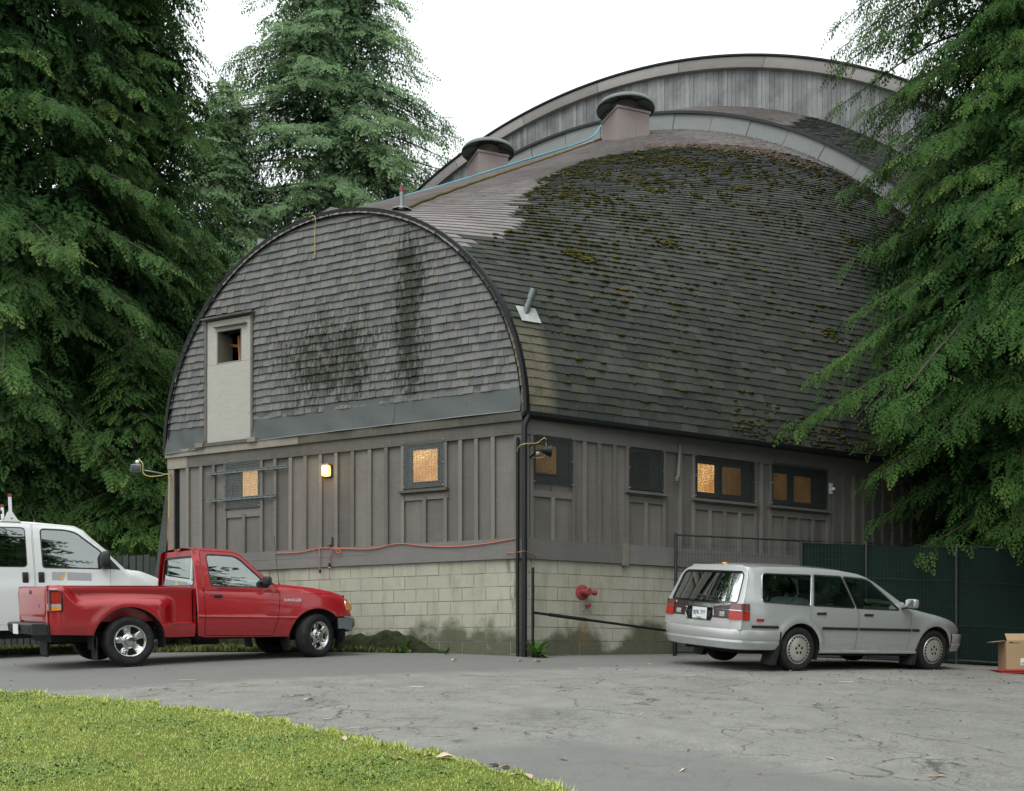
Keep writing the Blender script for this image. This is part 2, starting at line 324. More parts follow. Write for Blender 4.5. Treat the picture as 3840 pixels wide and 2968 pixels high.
# ------------------------------------------------------------------ ground
def ground_mat():
    m = NM('old_asphalt'); p = m.pos(); xyz = m.sep(p); x, y = xyz[0], xyz[1]
    wob = m.math('MULTIPLY', m.math('SUBTRACT', m.noise(p, .55, 7, .68), .5), 2.6)
    # newer dark strip along the building: far side of the seam that runs from the lower left up to the right
    seam = m.math('ADD', m.math('ADD', 12.6, m.math('MULTIPLY', x, .48)), m.math('MULTIPLY', wob, .35))
    new1 = m.math('DIVIDE', m.math('SUBTRACT', y, seam), .30, clamp=True)
    # newer smooth patch near the viewer
    d2 = m.math('SUBTRACT', m.math('ADD', 8.0, m.math('MULTIPLY', wob, .35)), m.math('ADD', y, m.math('MULTIPLY', m.math('ABSOLUTE', m.math('SUBTRACT', x, .45)), .75)))
    new2 = m.math('DIVIDE', d2, .45, clamp=True); newer = m.math('MAXIMUM', new1, m.math('MULTIPLY', new2, .85))
    agg = m.noise(p, 95, 3, .8); spk = m.vor(p, 70, 'F1'); mott = m.noise(p, 2.6, 6, .68); big = m.noise(p, .35, 4)
    old = m.mix((.172, .169, .155), (.272, .267, .246), m.ramp(mott, (.3, 0.0), (.72, 1.0)))
    old = m.mix(old, (.105, .105, .10), m.ramp(big, (.52, 0.0), (.72, .35)))
    old = m.mix(old, (.34, .335, .32), m.ramp(spk, (.05, .6), (.25, 0.0))); old = m.mix(old, (.10, .10, .096), m.ramp(agg, (.28, .55), (.42, 0.0)))
    gr_ = m.vor(p, 62, 'F1', 'Color'); gv = m.sep(gr_)[0]; old = m.mix(old, m.ramp(gv, (0, (.06, .06, .057)), (.35, (.16, .158, .148)), (.8, (.25, .246, .23)), (1, (.42, .415, .39))), m.math('MULTIPLY', m.ramp(m.noise(p, 1.7, 4), (.38, .10), (.66, .38)), 1.0))
    oil = m.math('MULTIPLY', m.ramp(m.vor(m.vmath('ADD', p, m.vmath('MULTIPLY', m.noisec(p, 3, 3), (.5, .5, 0))), .42), (.10, 1.0), (.26, 0.0)), m.ramp(m.noise(p, 7, 4), (.35, .2), (.65, .8))); old = m.mix(old, (.075, .075, .072), m.math('MULTIPLY', oil, .6))
    nw = m.mix((.135, .135, .129), (.178, .177, .169), mott); nw = m.mix(nw, (.24, .24, .23), m.ramp(agg, (.58, 0.0), (.76, .5))); nw = m.mix(nw, (.07, .07, .069), m.ramp(agg, (.27, .5), (.42, 0.0)))
    c = m.mix(old, nw, newer)
    # cracks: wandering cell edges, strongest in the old surface; moss and dirt sit in them
    wp = m.vmath('ADD', p, m.vmath('MULTIPLY', m.vmath('SUBTRACT', m.noisec(p, 2.4, 4), (.5, .5, .5)), (.75, .75, 0)))
    cr1 = m.vor(m.scale(wp, 1, 1, 0), .72, 'DISTANCE_TO_EDGE'); cr2 = m.vor(m.scale(wp, 1, 1, 0), 3.4, 'DISTANCE_TO_EDGE')
    pat = m.ramp(m.noise(p, .8, 3), (.44, 0.0), (.56, 1.0)); oldm = m.math('SUBTRACT', 1.0, m.math('MULTIPLY', newer, .93))
    k1 = m.math('SUBTRACT', 1.0, m.math('DIVIDE', cr1, .010), clamp=True); k2 = m.math('MULTIPLY', m.math('SUBTRACT', 1.0, m.math('DIVIDE', cr2, .022), clamp=True), pat)
    seamk = m.math('SUBTRACT', 1.0, m.math('DIVIDE', m.math('ABSOLUTE', m.math('SUBTRACT', y, seam)), .035), clamp=True)
    gate = m.ramp(m.noise(p, 1.9, 4), (.40, .15), (.55, 1.0))
    ck = m.math('MAXIMUM', m.math('MULTIPLY', m.math('MAXIMUM', k1, k2), m.math('MULTIPLY', oldm, gate)), m.math('MULTIPLY', seamk, m.math('MULTIPLY', gate, .7)))
    c = m.mix(c, m.ramp(m.noise(p, 3, 3), (.4, (.03, .03, .028)), (.65, (.065, .07, .03))), m.math('MULTIPLY', ck, .88))
    damp = m.ramp(m.noise(m.scale(p, .6, 1.6, 1), 1.2, 5, .65), (.60, 0.0), (.75, .35)); c = m.mix(c, (.085, .088, .086), damp)
    m.set(col=c, spec=.4); m._in(m.b.inputs['Roughness'], m.math('SUBTRACT', .78, m.math('MULTIPLY', damp, .35)))
    m.bump(m.math('SUBTRACT', m.math('ADD', m.math('MULTIPLY', agg, .5), m.math('MULTIPLY', m.math('SUBTRACT', 1, spk), .4)), m.math('MULTIPLY', ck, 2.2)), .55, .012)
    return m.mat
MT['asphalt'] = ground_mat()
def soil(name, a, b, s=9):
    m = NM(name); p = m.pos(); m.set(col=m.ramp(m.noise(p, s, 6, .7), (.3, a), (.7, b)), rough=.95, spec=.15); m.bump(m.noise(p, 30, 5, .7), .8, .03); return m.mat
MT['lawn_soil'] = soil('lawn_thatch', (.085, .115, .022), (.18, .22, .05)); MT['verge_soil'] = soil('verge_soil', (.055, .05, .03), (.10, .12, .03))
xs = np.unique(np.r_[np.linspace(-400, -40, 8), np.linspace(-40, -12, 12), np.linspace(-12, 12, 49), np.linspace(12, 40, 12), np.linspace(40, 400, 8)])
ys = np.unique(np.r_[np.linspace(-300, -20, 8), np.linspace(-20, 4, 13), np.linspace(4, 27, 70), np.linspace(27, 60, 10), np.linspace(60, 500, 10)])
GX, GY = np.meshgrid(xs, ys, indexing='ij'); GV = np.stack([GX, GY, gz(GX, GY)], -1).reshape(-1, 3); nj = len(ys)
ii, jj = np.meshgrid(np.arange(len(xs) - 1), np.arange(nj - 1), indexing='ij'); b_ = (ii * nj + jj).ravel()
tag(link('ground', tri_mesh('ground', GV, np.stack([b_, b_ + nj, b_ + nj + 1, b_ + 1], 1), MT['asphalt'], smooth=True)), 'cracked grey asphalt yard sloping up to the hall', None, None, 'structure')
LAWN_EDGE = [(-60, 28), (-14, 15.2), (-9, 12.2), (-5.11, 10.24), (-3.9, 9.6), (-2.63, 8.85), (-1.7, 8.1), (-.99, 7.39), (-.28, 6.74), (.24, 6.05), (.55, 5.2), (.7, 4.2), (.6, 0)]
def lawn_y(x): 
    xe = np.array([p[0] for p in LAWN_EDGE[:-2]]); ye = np.array([p[1] for p in LAWN_EDGE[:-2]]); return np.interp(x, xe, ye, right=-5) 
def lawn_sheet():
    mb = MB(); P = []
    us = np.linspace(-14, .62, 120)
    for u in us:
        yb = float(lawn_y(u)); row = []
        for k in range(14):
            v = k / 13; y = yb + (2.0 - yb) * v ** 1.5
            wob = .05 * math.sin(u * 9) + .04 * math.sin(u * 23 + 1) if k == 0 else 0
            row.append((u, y + wob, GZ(u, y) + (.004 if k == 0 else .03)))
        P.append(row)
    mb.grid(P); return mb.build('lawn', MT['lawn_soil'], None, True)
tag(lawn_sheet(), 'short green lawn in the lower left foreground', None, None, 'structure')
VERGE = [(-1.55, 15.75), (-2.6, 16.02), (-4.2, 16.15), (-6.0, 16.35), (-8.4, 16.7), (-14, 17.6), (-30, 20)]
def verge_y(x): return np.interp(-x, [-p[0] for p in VERGE], [p[1] for p in VERGE])
mb = MB(); P = []
for u in np.linspace(-30, -1.55, 90):
    y0 = float(verge_y(u)); P.append([(u, y0 + d, GZ(u, y0 + d) + h) for d, h in ((0, .004), (.06, .05), (.6, .06), (2, .07), (6, .07), (14, .06))])
mb.grid(P); tag(mb.build('grass_verge', MT['verge_soil'], None, True), 'strip of grass and weeds along the far side of the road', None, None, 'structure')
def blade_mat(name, a, b, dry):
    m = NM(name); p = m.pos(); t = m.attr('tone'); n = m.noise(p, 1.4, 4)
    c = m.mix(m.mix(a, b, t), dry, m.ramp(m.noise(p, 3.3, 4), (.52, 0.0), (.75, .55))); c = m.mix(c, tuple(x * .75 for x in a), m.ramp(n, (.5, 0.0), (.75, .6)))
    m.set(col=c, rough=.6, spec=.25); return m.mat
MT['grass'] = blade_mat('grass_blades', (.31, .385, .075), (.52, .58, .18), (.57, .55, .28))
MT['verge_grass'] = blade_mat('verge_grass_blades', (.060, .090, .022), (.15, .175, .05), (.20, .17, .08))
def blades(name, n, sampler, h0, h1, mat, w=.0045, label=''):
    X, Y, keep = sampler(n); X, Y = X[keep], Y[keep]; n = len(X)
    h = RNG.uniform(h0, h1, n) * (.6 + .8 * RNG.random(n)); a = RNG.uniform(0, 2 * np.pi, n); ln = RNG.uniform(.2, 1.1, n) * h; wd = w * RNG.uniform(.7, 1.5, n) * (1 + Y / 14)
    z = gz(X, Y) + .015
    base = np.stack([X, Y, z], 1); side = np.stack([np.cos(a), np.sin(a), 0 * a], 1) * wd[:, None]; lean = np.stack([-np.sin(a), np.cos(a), 0 * a], 1)
    tip = base + lean * ln[:, None] + np.array([0, 0, 1]) * h[:, None]
    V = np.stack([base - side, base + side, tip], 1).reshape(-1, 3); T = np.arange(n * 3).reshape(-1, 3)
    tone = np.repeat(RNG.random(n), 3); o = link(name, tri_mesh(name, V, T, mat, attrs={'tone': tone})); return tag(o, label, None, None, 'stuff')
def s_lawn(n):
    Y = RNG.uniform(5.4, 11.2, n); X = -.56 * Y + RNG.random(n) * (.56 * Y + .6); e = lawn_y(X) + .05 * np.sin(X * 9) + .04 * np.sin(X * 23 + 1) + RNG.normal(0, .035, n)
    bare = (((X + 3.95) / .22) ** 2 + ((Y - 8.75) / .16) ** 2 < 1) | (((X + 3.0) / .3) ** 2 + ((Y - 8.05) / .1) ** 2 < 1)
    return X, Y, (Y < e) & ~(bare & (RNG.random(n) < .85))
blades('lawn_grass', 340000, s_lawn, .012, .028, MT['grass'], .0030, 'short green grass blades of the foreground lawn')
def s_edge(n):
    X = RNG.uniform(-6, .6, n); e = lawn_y(X) + .05 * np.sin(X * 9) + .04 * np.sin(X * 23 + 1); Y = e - np.abs(RNG.normal(0, .10, n)) + .03
    c = np.sin(X * 5.1) + np.sin(X * 13.7 + 2) + .6 * np.sin(X * 31); return X, Y, c > .35
blades('lawn_edge_tufts', 7000, s_edge, .018, .055, MT['grass'], .0032, 'longer grass tufts along the ragged edge of the lawn')
def s_verge(n):
    X = RNG.uniform(-11, -1.6, n); d = RNG.random(n) ** 1.3 * 3.2; Y = verge_y(X) + d - .03
    t = (X - A0.x) / DL.x; inside = Y > A0.y + t * DL.y - .12
    return X, Y, ~(inside & (t < 6.9))
blades('verge_weeds', 60000, s_verge, .03, .085, MT['verge_grass'], .005, 'rough grass and weeds behind the pickup truck')
# broad-leaved lawn weeds
def clover(n):
    X, Y, k = s_lawn(n); cl = (np.sin(X * 3.1 + 1) * np.sin(Y * 3.7) + .5 * np.sin(X * 9.3) * np.sin(Y * 8.1) + RNG.normal(0, .25, len(X))) > .35; X, Y = X[k & cl], Y[k & cl]; n = len(X)
    z = gz(X, Y) + RNG.uniform(.028, .042, n); a = RNG.uniform(0, 6.28, n); r = RNG.uniform(.006, .016, n); V = []; 
    th = np.arange(6) * np.pi / 3
    ring = np.stack([np.cos(th), np.sin(th) * .75, .3 * np.cos(2 * th)], 1)
    ca, sa = np.cos(a), np.sin(a)
    P = np.stack([ca[:, None] * ring[:, 0] - sa[:, None] * ring[:, 1], sa[:, None] * ring[:, 0] + ca[:, None] * ring[:, 1], np.tile(ring[:, 2], (n, 1)) + .35 * ring[:, 0]], -1) * r[:, None, None] + np.stack([X, Y, z], 1)[:, None]
    k = np.arange(n)[:, None] * 6; T = np.concatenate([k + np.array([0, 1, 2]), k + np.array([0, 2, 3]), k + np.array([0, 3, 4]), k + np.array([0, 4, 5])])
    return tri_mesh('lawn_clover', P.reshape(-1, 3), T, MT['clover'], attrs={'tone': np.repeat(RNG.random(n), 6)})
MT['clover'] = blade_mat('clover_leaf', (.07, .145, .03), (.15, .235, .06), (.19, .23, .07))
tag(link('lawn_clover', clover(26000)), 'small round weed leaves growing in the lawn', None, None, 'stuff')
# ------------------------------------------------------------------ the arched hall
HALL = thing('arched_hall', 'large grey-brown timber hall with curved shingled roof on a concrete block base', 'building', tuple(A0 + UP * 1.5))
def pxl(x, y): return WL.px(x, y)
def pxr(x, y): return WR.px(x, y)
Z_SILL0, Z_SILL1, Z_FR0, Z_FR1, Z_FR2 = 2.965, 3.268, 4.81, 5.0, 5.13
WLEN_L, WLEN_R = 6.85, 11.0
# inner core so that no light leaks through
mb = MB()
core = [(A0 - NL * .16 - NR * .16), A0 + DL * 6.8 - NL * .16]
# wall cores as thick slabs
WL.box(mb, .05, WLEN_L - .02, 1.0, 5.25, -.25, -.06); WR.box(mb, .05, WLEN_R, 1.0, 5.2, -.25, -.06)
DL2 = (AX * .8176 - EX * .576).normalized(); LEFT0 = A0 + DL * (WLEN_L - .02)
mb.obox(LEFT0 + UP * 1.0, DL2 * 12.5, EX * .2, UP * 4.2)
mb.build('wall_core', MT['dark'], HALL)
mb = MB(); mb.obox(LEFT0 - EX * .02 + UP * 1.2, DL2 * 12.5, EX * -.03, UP * 3.9); mb.build('side_wall', MT['board'], HALL)
# --- concrete blocks, running bond
mb = MB(); WL.box(mb, .02, WLEN_L - .02, 1.2, Z_SILL0, -.06, -.008); mb.build('mortar_bed', MT['mortar'], HALL)
mb = MB(); WR.box(mb, .02, WLEN_R, 1.2, Z_SILL0, -.06, -.008); mb.build('mortar_bed', MT['mortar'], HALL)
def blocks(W, n, tmax, clip=None):
    g = .0016
    for c in range(8):
        z1 = Z_SILL0 - c * .2032; z0 = z1 - .2032
        off = 0 if c % 2 else -.203
        k = 0; t = off
        while t < tmax:
            t0, t1 = max(t, 0.0), min(t + .406, tmax); t += .406
            if t1 - t0 < .06: continue
            mb = MB(); j = RNG.uniform(-.004, .004)
            a, b_, p, q, o = t0 + g, t1 - g, z0 + g, z1 - g, j
            V = [W.pt(a, p, -.03), W.pt(b_, p, -.03), W.pt(b_, q, -.03), W.pt(a, q, -.03), W.pt(a + .004, p + .004, o), W.pt(b_ - .004, p + .004, o), W.pt(b_ - .004, q - .004, o), W.pt(a + .004, q - .004, o)]
            mb.add(V, [(4, 5, 6, 7), (0, 1, 5, 4), (1, 2, 6, 5), (2, 3, 7, 6), (3, 0, 4, 7)]); mb.build('block', MT['block'], HALL)
blocks(WL, 0, WLEN_L); blocks(WR, 0, 7.2)
mb = MB(); WR.box(mb, 7.2, WLEN_R, 1.2, Z_SILL0 - .01, -.02, -.004); mb.build('block_wall', MT['block'], HALL)
# --- boards and battens
def boards_between(W, edges, z0, z1):
    for a, b in zip(edges[:-1], edges[1:]):
        mb = MB(); j = RNG.uniform(-.003, .003); W.box(mb, a + .003, b - .003, z0, z1, -.05, j); mb.build('board', MT['board'], HALL)
def batten(W, t, z0, z1, w=.062, o=.042, name='batten', mat='batten', lean=0.0):
    mb = MB(); W.quadbox(mb, [(t - w / 2, z0), (t + w / 2, z0), (t + w / 2 + lean, z1), (t - w / 2 + lean, z1)], -.02, o + RNG.uniform(-.003, .003)); return mb.build(name, MT[mat], HALL)
bl = [pxl(x, 1850)[0] for x in (1853, 1790, 1730, 1595, 1453, 1390, 1326, 1265, 1206, 1148, 1093, 1036, 919, 806, 759, 709)]
bl_edges = sorted([0.0] + bl + [WLEN_L])
boards_between(WL, bl_edges, Z_SILL1 - .02, Z_FR0 + .04)
L1 = (pxl(979, 1850)[0], pxl(851, 1850)[0], pxl(915, 1903)[1], pxl(915, 1733)[1])     # t0,t1,z0,z1
L2 = (pxl(1668, 1740)[0], pxl(1520, 1740)[0], pxl(1595, 1827)[1], pxl(1595, 1658)[1])
skipL = {1595, 919}
for x in (1853, 1790, 1730, 1453, 1390, 1326, 1265, 1206, 1148, 1093, 1036, 806, 759, 709):
    batten(WL, pxl(x, 1850)[0], Z_SILL1, Z_FR0, lean=RNG.uniform(-.006, .006))
for x, w in ((1674, L2), (1514, L2), (985, L1), (849, L1)): batten(WL, pxl(x, 1850)[0], Z_SILL1, Z_FR0 if w is L2 or x == 985 else Z_FR0, .055)
batten(WL, pxl(1595, 1950)[0], Z_SILL1, L2[2] - .16); batten(WL, pxl(919, 1950)[0], Z_SILL1, L1[2] - .12)
mb = MB(); WL.box(mb, L2[0] - .07, L2[1] + .07, L2[2] - .20, L2[2] - .085, -.02, .028); mb.build('window_apron', MT['batten'], HALL)
mb = MB(); WL.box(mb, L1[0] - .06, L1[1] + .06, L1[2] - .17, L1[2] - .05, -.02, .028); mb.build('window_apron', MT['batten'], HALL)
# corner boards
mb = MB(); WL.box(mb, -.004, .125, Z_SILL1, Z_FR0, -.05, .032); mb.build('corner_board', MT['batten'], HALL)
mb = MB(); WR.box(mb, -.030, .10, Z_SILL1, Z_FR0, -.05, .029); mb.build('corner_board', MT['batten'], HALL)
mb = MB(); WL.box(mb, WLEN_L - .115, WLEN_L + .02, Z_SILL1 - .9, Z_FR0 + .02, -.05, .036); mb.build('corner_board', MT['pale_wood'], HALL)
# water table, frieze and ledge
for t0, t1, mtn in ((.0, 2.72, 'trim_grey'), (2.722, WLEN_L, 'trim_grey')):
    mb = MB()
    if t0 == 0: WL.box(mb, -.03, t1, Z_SILL0, Z_SILL1, -.05, .045)
    else: WL.box(mb, t0, t1, Z_SILL0, Z_SILL0 + .155, -.05, .044); WL.box(mb, t0, t1, Z_SILL0 + .158, Z_SILL1, -.05, .042)
    mb.build('sill_board', MT[mtn], HALL)
for u0, u1 in ((-.03, 1.78), (1.90, 5.2), (5.203, WLEN_R)):
    mb = MB(); WR.box(mb, u0, u1, Z_SILL0, Z_SILL1, -.05, .043); mb.build('sill_board', MT['trim_grey'], HALL)
mb = MB(); WR.box(mb, 1.785, 1.895, Z_SILL0 - .03, Z_SILL1 + .02, -.05, .062); mb.build('joint_cover', MT['pale_wood'], HALL)
for t0, t1, mtn in ((-.03, 4.6, 'trim'), (4.603, 6.42, 'trim'), (6.423, WLEN_L + .02, 'pale_wood')):
    mb = MB(); WL.box(mb, t0, t1, Z_FR0, Z_FR1, -.05, .048); mb.build('frieze_board', MT[mtn], HALL)
for t0, t1, mtn in ((-.03, 4.02, 'ledge'), (4.025, WLEN_L + .04, 'pale_wood')):
    mb = MB(); WL.box(mb, t0, t1, Z_FR1 + .004, Z_FR2, -.05, .085); mb.build('ledge_board', MT[mtn], HALL)
mb = MB(); WR.box(mb, -.028, WLEN_R, Z_FR0, 5.14, -.05, .046); mb.build('frieze_board', MT['trim_grey'], HALL)
# --- windows
def screen(W, t0, t1, z0, z1, o, sp, mat, parent, warp=0):
    mb = MB(); n = max(2, int((t1 - t0) / sp)); k = max(2, int((z1 - z0) / sp)); th = .0042
    for i in range(n + 1):
        t = t0 + (t1 - t0) * i / n; W.box(mb, t - th / 2, t + th / 2, z0, z1, o, o + th)
    for j in range(k + 1):
        z = z0 + (z1 - z0) * j / k; W.box(mb, t0, t1, z - th / 2, z + th / 2, o + th, o + 2 * th)
    return mb.build('screen', mat, parent)
def window(W, t0, t1, z0, z1, panes, sill=True, wire='wire', sp=.026, so=.05, label=None, sash='dark'):
    """panes: (t0,t1,z0,z1,material)"""
    mb = MB(); fw = .045
    for a, b, c, d in ((t0, t1, z1 - fw, z1), (t0, t1, z0, z0 + fw), (t0, t0 + fw, z0 + fw, z1 - fw), (t1 - fw, t1, z0 + fw, z1 - fw)): W.box(mb, a, b, c, d, -.03, .024)
    W.box(mb, t0 + fw, t1 - fw, z0 + fw, z1 - fw, -.03, .006)
    fr = mb.build('window', MT['sash'], HALL)
    if label: fr['label'] = label
    for (a, b, c, d, mt) in panes:
        p = MB(); W.box(p, a, b, c, d, .007, .013); p.build('pane', MT[mt], fr)
        q = MB(); e = .022
        for aa, bb, cc, dd in ((a - e, b + e, d, d + e), (a - e, b + e, c - e, c), (a - e, a, c, d), (b, b + e, c, d)): W.box(q, aa, bb, cc, dd, .007, .020)
        q.build('sash', MT['sash'], fr)
    screen(W, t0 - .01, t1 + .01, z0 - .01, z1 + .01, so, sp, MT[wire], fr)
    bo = MB()
    for t in (t0, t1):
        for z in (z0, (z0 + z1) / 2, z1): bo.lathe([(.014, .02), (.014, so + .014), (.004, so + .02)], 8, W.pt(t, z, 0), W.d, UP, W.nn)
    tag(bo.build('screen_bolts', MT['galv'], fr), None, None, None, 'stuff')
    if sill:
        s = MB(); W.box(s, t0 - .075, t1 + .075, z0 - .085, z0 - .045, -.03, .10); W.box(s, t0 - .05, t1 + .05, z0 - .11, z0 - .087, -.03, .05); s.build('sill', MT['trim'], fr)
    return fr
MT['sash'] = plain('dark_sash', (.045, .052, .052), .6, .3, 12)
def pl(W, x0, x1, y0, y1, mt):
    a, _ = W.px(x0, (y0 + y1) / 2); b, _ = W.px(x1, (y0 + y1) / 2); _, z1 = W.px((x0 + x1) / 2, y0); _, z0 = W.px((x0 + x1) / 2, y1); return (min(a, b), max(a, b), z0, z1, mt)
window(WL, *L2, [pl(WL, 1551, 1644, 1688, 1806, 'pane_bright')], label='lit hammered-glass window behind a square wire screen')
MT['pane_curtain'] = (lambda m: m.mat)(NM('half_curtained_lit_glass'))
def curtain_glass():
    m = NM('half_curtained_lit_glass'); p = m.pos(); v = m.vor(p, 60); z = m.sep(p)[2]; n = m.noise(p, 9, 3)
    on = m.math('DIVIDE', m.math('SUBTRACT', z, m.math('ADD', 4.10, m.math('MULTIPLY', m.math('SUBTRACT', n, .5), .35))), .03, clamp=True)
    g = m.math('POWER', m.math('SUBTRACT', 1.0, m.math('MULTIPLY', v, .9), clamp=True), 3.0)
    m.set(col=(.05, .05, .045), rough=.15, emc=m.mix((.42, .2, .06), (1, .78, .42), g), ems=m.math('MULTIPLY', on, 1.1)); m.bump(m.vor(p, 45), .6, .01); return m.mat
MT['pane_curtain'] = curtain_glass()
window(WL, *L1, [pl(WL, 912, 969, 1765, 1862, 'pane_curtain'), pl(WL, 862, 903, 1765, 1862, 'pane_dark')], sill=False, label='small window with a torn curtain and amber light at the right')
# steel channels bolted over that window
for (xa, ya), (xb, yb) in (((788, 1782), (1085, 1752)), ((785, 1885), (1043, 1857))):
    ta, za = pxl(xa, ya); tb, zb = pxl(xb, yb); za = zb = (za + zb) / 2
    mb = MB(); WL.box(mb, tb, ta, za - .022, za + .022, .055, .062); WL.box(mb, tb, ta, za + .016, za + .022, .062, .085); WL.box(mb, tb, ta, za - .022, za - .016, .062, .085)
    ch = mb.build('steel_channel', MT['galv'], HALL); b2 = MB()
    for t in np.arange(tb + .06, ta, .11): WL.box(b2, t - .012, t + .012, za - .006, za + .006, .0621, .0632)
    b2.build('slots', MT['black_metal'], ch)
R1 = (pxr(1997, 1720)[0], pxr(2140, 1720)[0], pxr(2068, 1815)[1], pxr(2068, 1642)[1]); R2 = (pxr(2354, 1760)[0], pxr(2480, 1760)[0], pxr(2417, 1838)[1], pxr(2417, 1688)[1])
R3 = (pxr(2602, 1800)[0], pxr(2822, 1800)[0], pxr(2712, 1872)[1], pxr(2712, 1724)[1]); R4 = (pxr(2889, 1820)[0], pxr(3095, 1820)[0], pxr(2990, 1898)[1], pxr(2990, 1752)[1])
for w_ in (R2, R3, R4): pass
window(WR, *R1, [pl(WR, 2003, 2084, 1672, 1776, 'pane_dim')], False, 'wire_dark', label='dimly lit window beside the corner downpipe')
window(WR, *R2, [pl(WR, 2359, 2432, 1698, 1822, 'pane_olive')], True, 'wire_dark', label='unlit square window behind a dark wire screen')
window(WR, *R3, [pl(WR, 2613, 2677, 1743, 1848, 'pane_bright'), pl(WR, 2705, 2775, 1755, 1857, 'pane_dim')], True, 'wire_dark', label='double window with its left pane brightly lit')
window(WR, *R4, [pl(WR, 2895, 2948, 1777, 1876, 'pane_dim'), pl(WR, 2974, 3037, 1790, 1886, 'pane_dim')], True, 'wire_dark', label='double window with two dim amber panes under the eave')
br_full = (2188, 2243, 2300, 2547, 2590, 2850, 3122)
ed = [0.0] + [pxr(x, 1900)[0] for x in (2068, 2130, 2188, 2243, 2300, 2351, 2415, 2478, 2547, 2600, 2657, 2714, 2768, 2831, 2878, 2931, 2983, 3032, 3080, 3122)]
last = ed[-1]
while ed[-1] < WLEN_R - .3: ed.append(ed[-1] + .26)
ed[-1] = WLEN_R
boards_between(WR, ed, Z_SILL1 - .02, Z_FR0 + .04)
for x in (2188, 2243, 2300, 2547, 2850, 3122): batten(WR, pxr(x, 1900)[0], Z_SILL1, Z_FR0)
for t in ed: 
    if last < t < WLEN_R - .1: batten(WR, t, Z_SILL1, Z_FR0)
for w_ in (R1, R2, R3, R4):
    for t in (w_[0] - .032, w_[1] + .032): batten(WR, t, Z_SILL1, Z_FR0, .055)
    mb = MB(); WR.box(mb, w_[0] - .06, w_[1] + .06, w_[2] - .215, w_[2] - .115, -.02, .029); mb.build('window_apron', MT['batten'], HALL)
for w_, nb in ((R1, 1), (R2, 1), (R3, 3), (R4, 3)):
    for i in range(nb): batten(WR, w_[0] + (w_[1] - w_[0]) * (i + 1) / (nb + 1), Z_SILL1, w_[2] - .21, .055)
# --- gable shingle siding
def gable_top(t):
    w = (t - 3.43) / 3.47; return EAVE + 3.56 * math.sqrt(max(0, 1 - w * w))
HT = (pxl(946, 1400)[0], pxl(783, 1400)[0], pxl(860, 1651)[1] - .02, pxl(860, 1200)[1])   # hatch
hx0, hx1 = pxl(911, 1300)[0], pxl(818, 1300)[0]; hz0, hz1 = pxl(865, 1363)[1], pxl(865, 1240)[1]
mb = MB(); tt = sorted(set([-.03, 6.89, hx0, hx1] + list(np.linspace(-.03, 6.89, 60))))
for a, b in zip(tt[:-1], tt[1:]):
    inh = hx0 - 1e-6 <= a and b <= hx1 + 1e-6
    if inh: WL.quadbox(mb, [(a, Z_FR2 - .02), (b, Z_FR2 - .02), (b, hz0), (a, hz0)], -.12, -.004)
    WL.quadbox(mb, [(a, hz1 if inh else Z_FR2 - .02), (b, hz1 if inh else Z_FR2 - .02), (b, max(gable_top(b), Z_FR2)), (a, max(gable_top(a), Z_FR2))], -.12, -.004)
mb.build('gable_backing', MT['dark'], HALL)
SH = []
def gw_(z): return 3.475 * math.sqrt(max(0., 1 - ((z - EAVE) / 3.56) ** 2))
z = 5.50
while z < 8.66:
    t = -.1 - RNG.uniform(0, .1); zt = z + .175; l0, h0, l1, h1 = 3.43 - gw_(z), 3.43 + gw_(z), 3.43 - gw_(zt), 3.43 + gw_(zt)
    while t < 7.0:
        w = float(RNG.choice([.075, .095, .115, .13, .15, .17])); a, b = t + .002, t + w - .002; t += w
        if a < HT[1] + .05 and b > HT[0] - .05 and z < HT[3] + .05 and zt > HT[2]:
            if a < HT[0] - .05: b = HT[0] - .05
            elif b > HT[1] + .05: a = HT[1] + .05
            else: continue
        a0, b0, a1, b1 = max(a, l0), min(b, h0), min(max(a, l1), h1), max(min(b, h1), l1); dz = RNG.uniform(-.006, .006)
        if b0 - a0 < .02: continue
        if a1 > b1: a1 = b1 = (a1 + b1) / 2
        SH.append((a0, b0, z + dz, zt, .037 + RNG.uniform(-.005, .008), a1, b1))
    z += .126
def shingle_geo(mb, a, b, z0, z1, o, a1, b1):
    s = RNG.uniform(-.004, .004)
    V = [WL.pt(a, z0 + s, .001), WL.pt(b, z0 - s, .001), WL.pt(b, z0 - s, o), WL.pt(a, z0 + s, o + RNG.uniform(-.003, .003)), WL.pt(a1, z1, .003), WL.pt(b1, z1, .003)]
    mb.add(V, [(3, 2, 5, 4), (0, 1, 2, 3), (0, 3, 4), (1, 5, 2)])
gab = MB(); WL.box(gab, -.02, .0, Z_FR2, Z_FR2 + .1, -.05, -.01)
SH.sort(key=lambda s: -(s[1] - s[0]) * (1 / (15.24 + .4248 * s[0]) ** 2))
for s in SH[:300]:
    mb = MB(); shingle_geo(mb, *s); mb.build('siding_shingle', MT['siding'], HALL)
mb = MB()
for s in SH[300:]: shingle_geo(mb, *s)
tag(mb.build('siding_shingles', MT['siding'], HALL), 'rest of the weathered siding shingles', None, None, 'stuff')
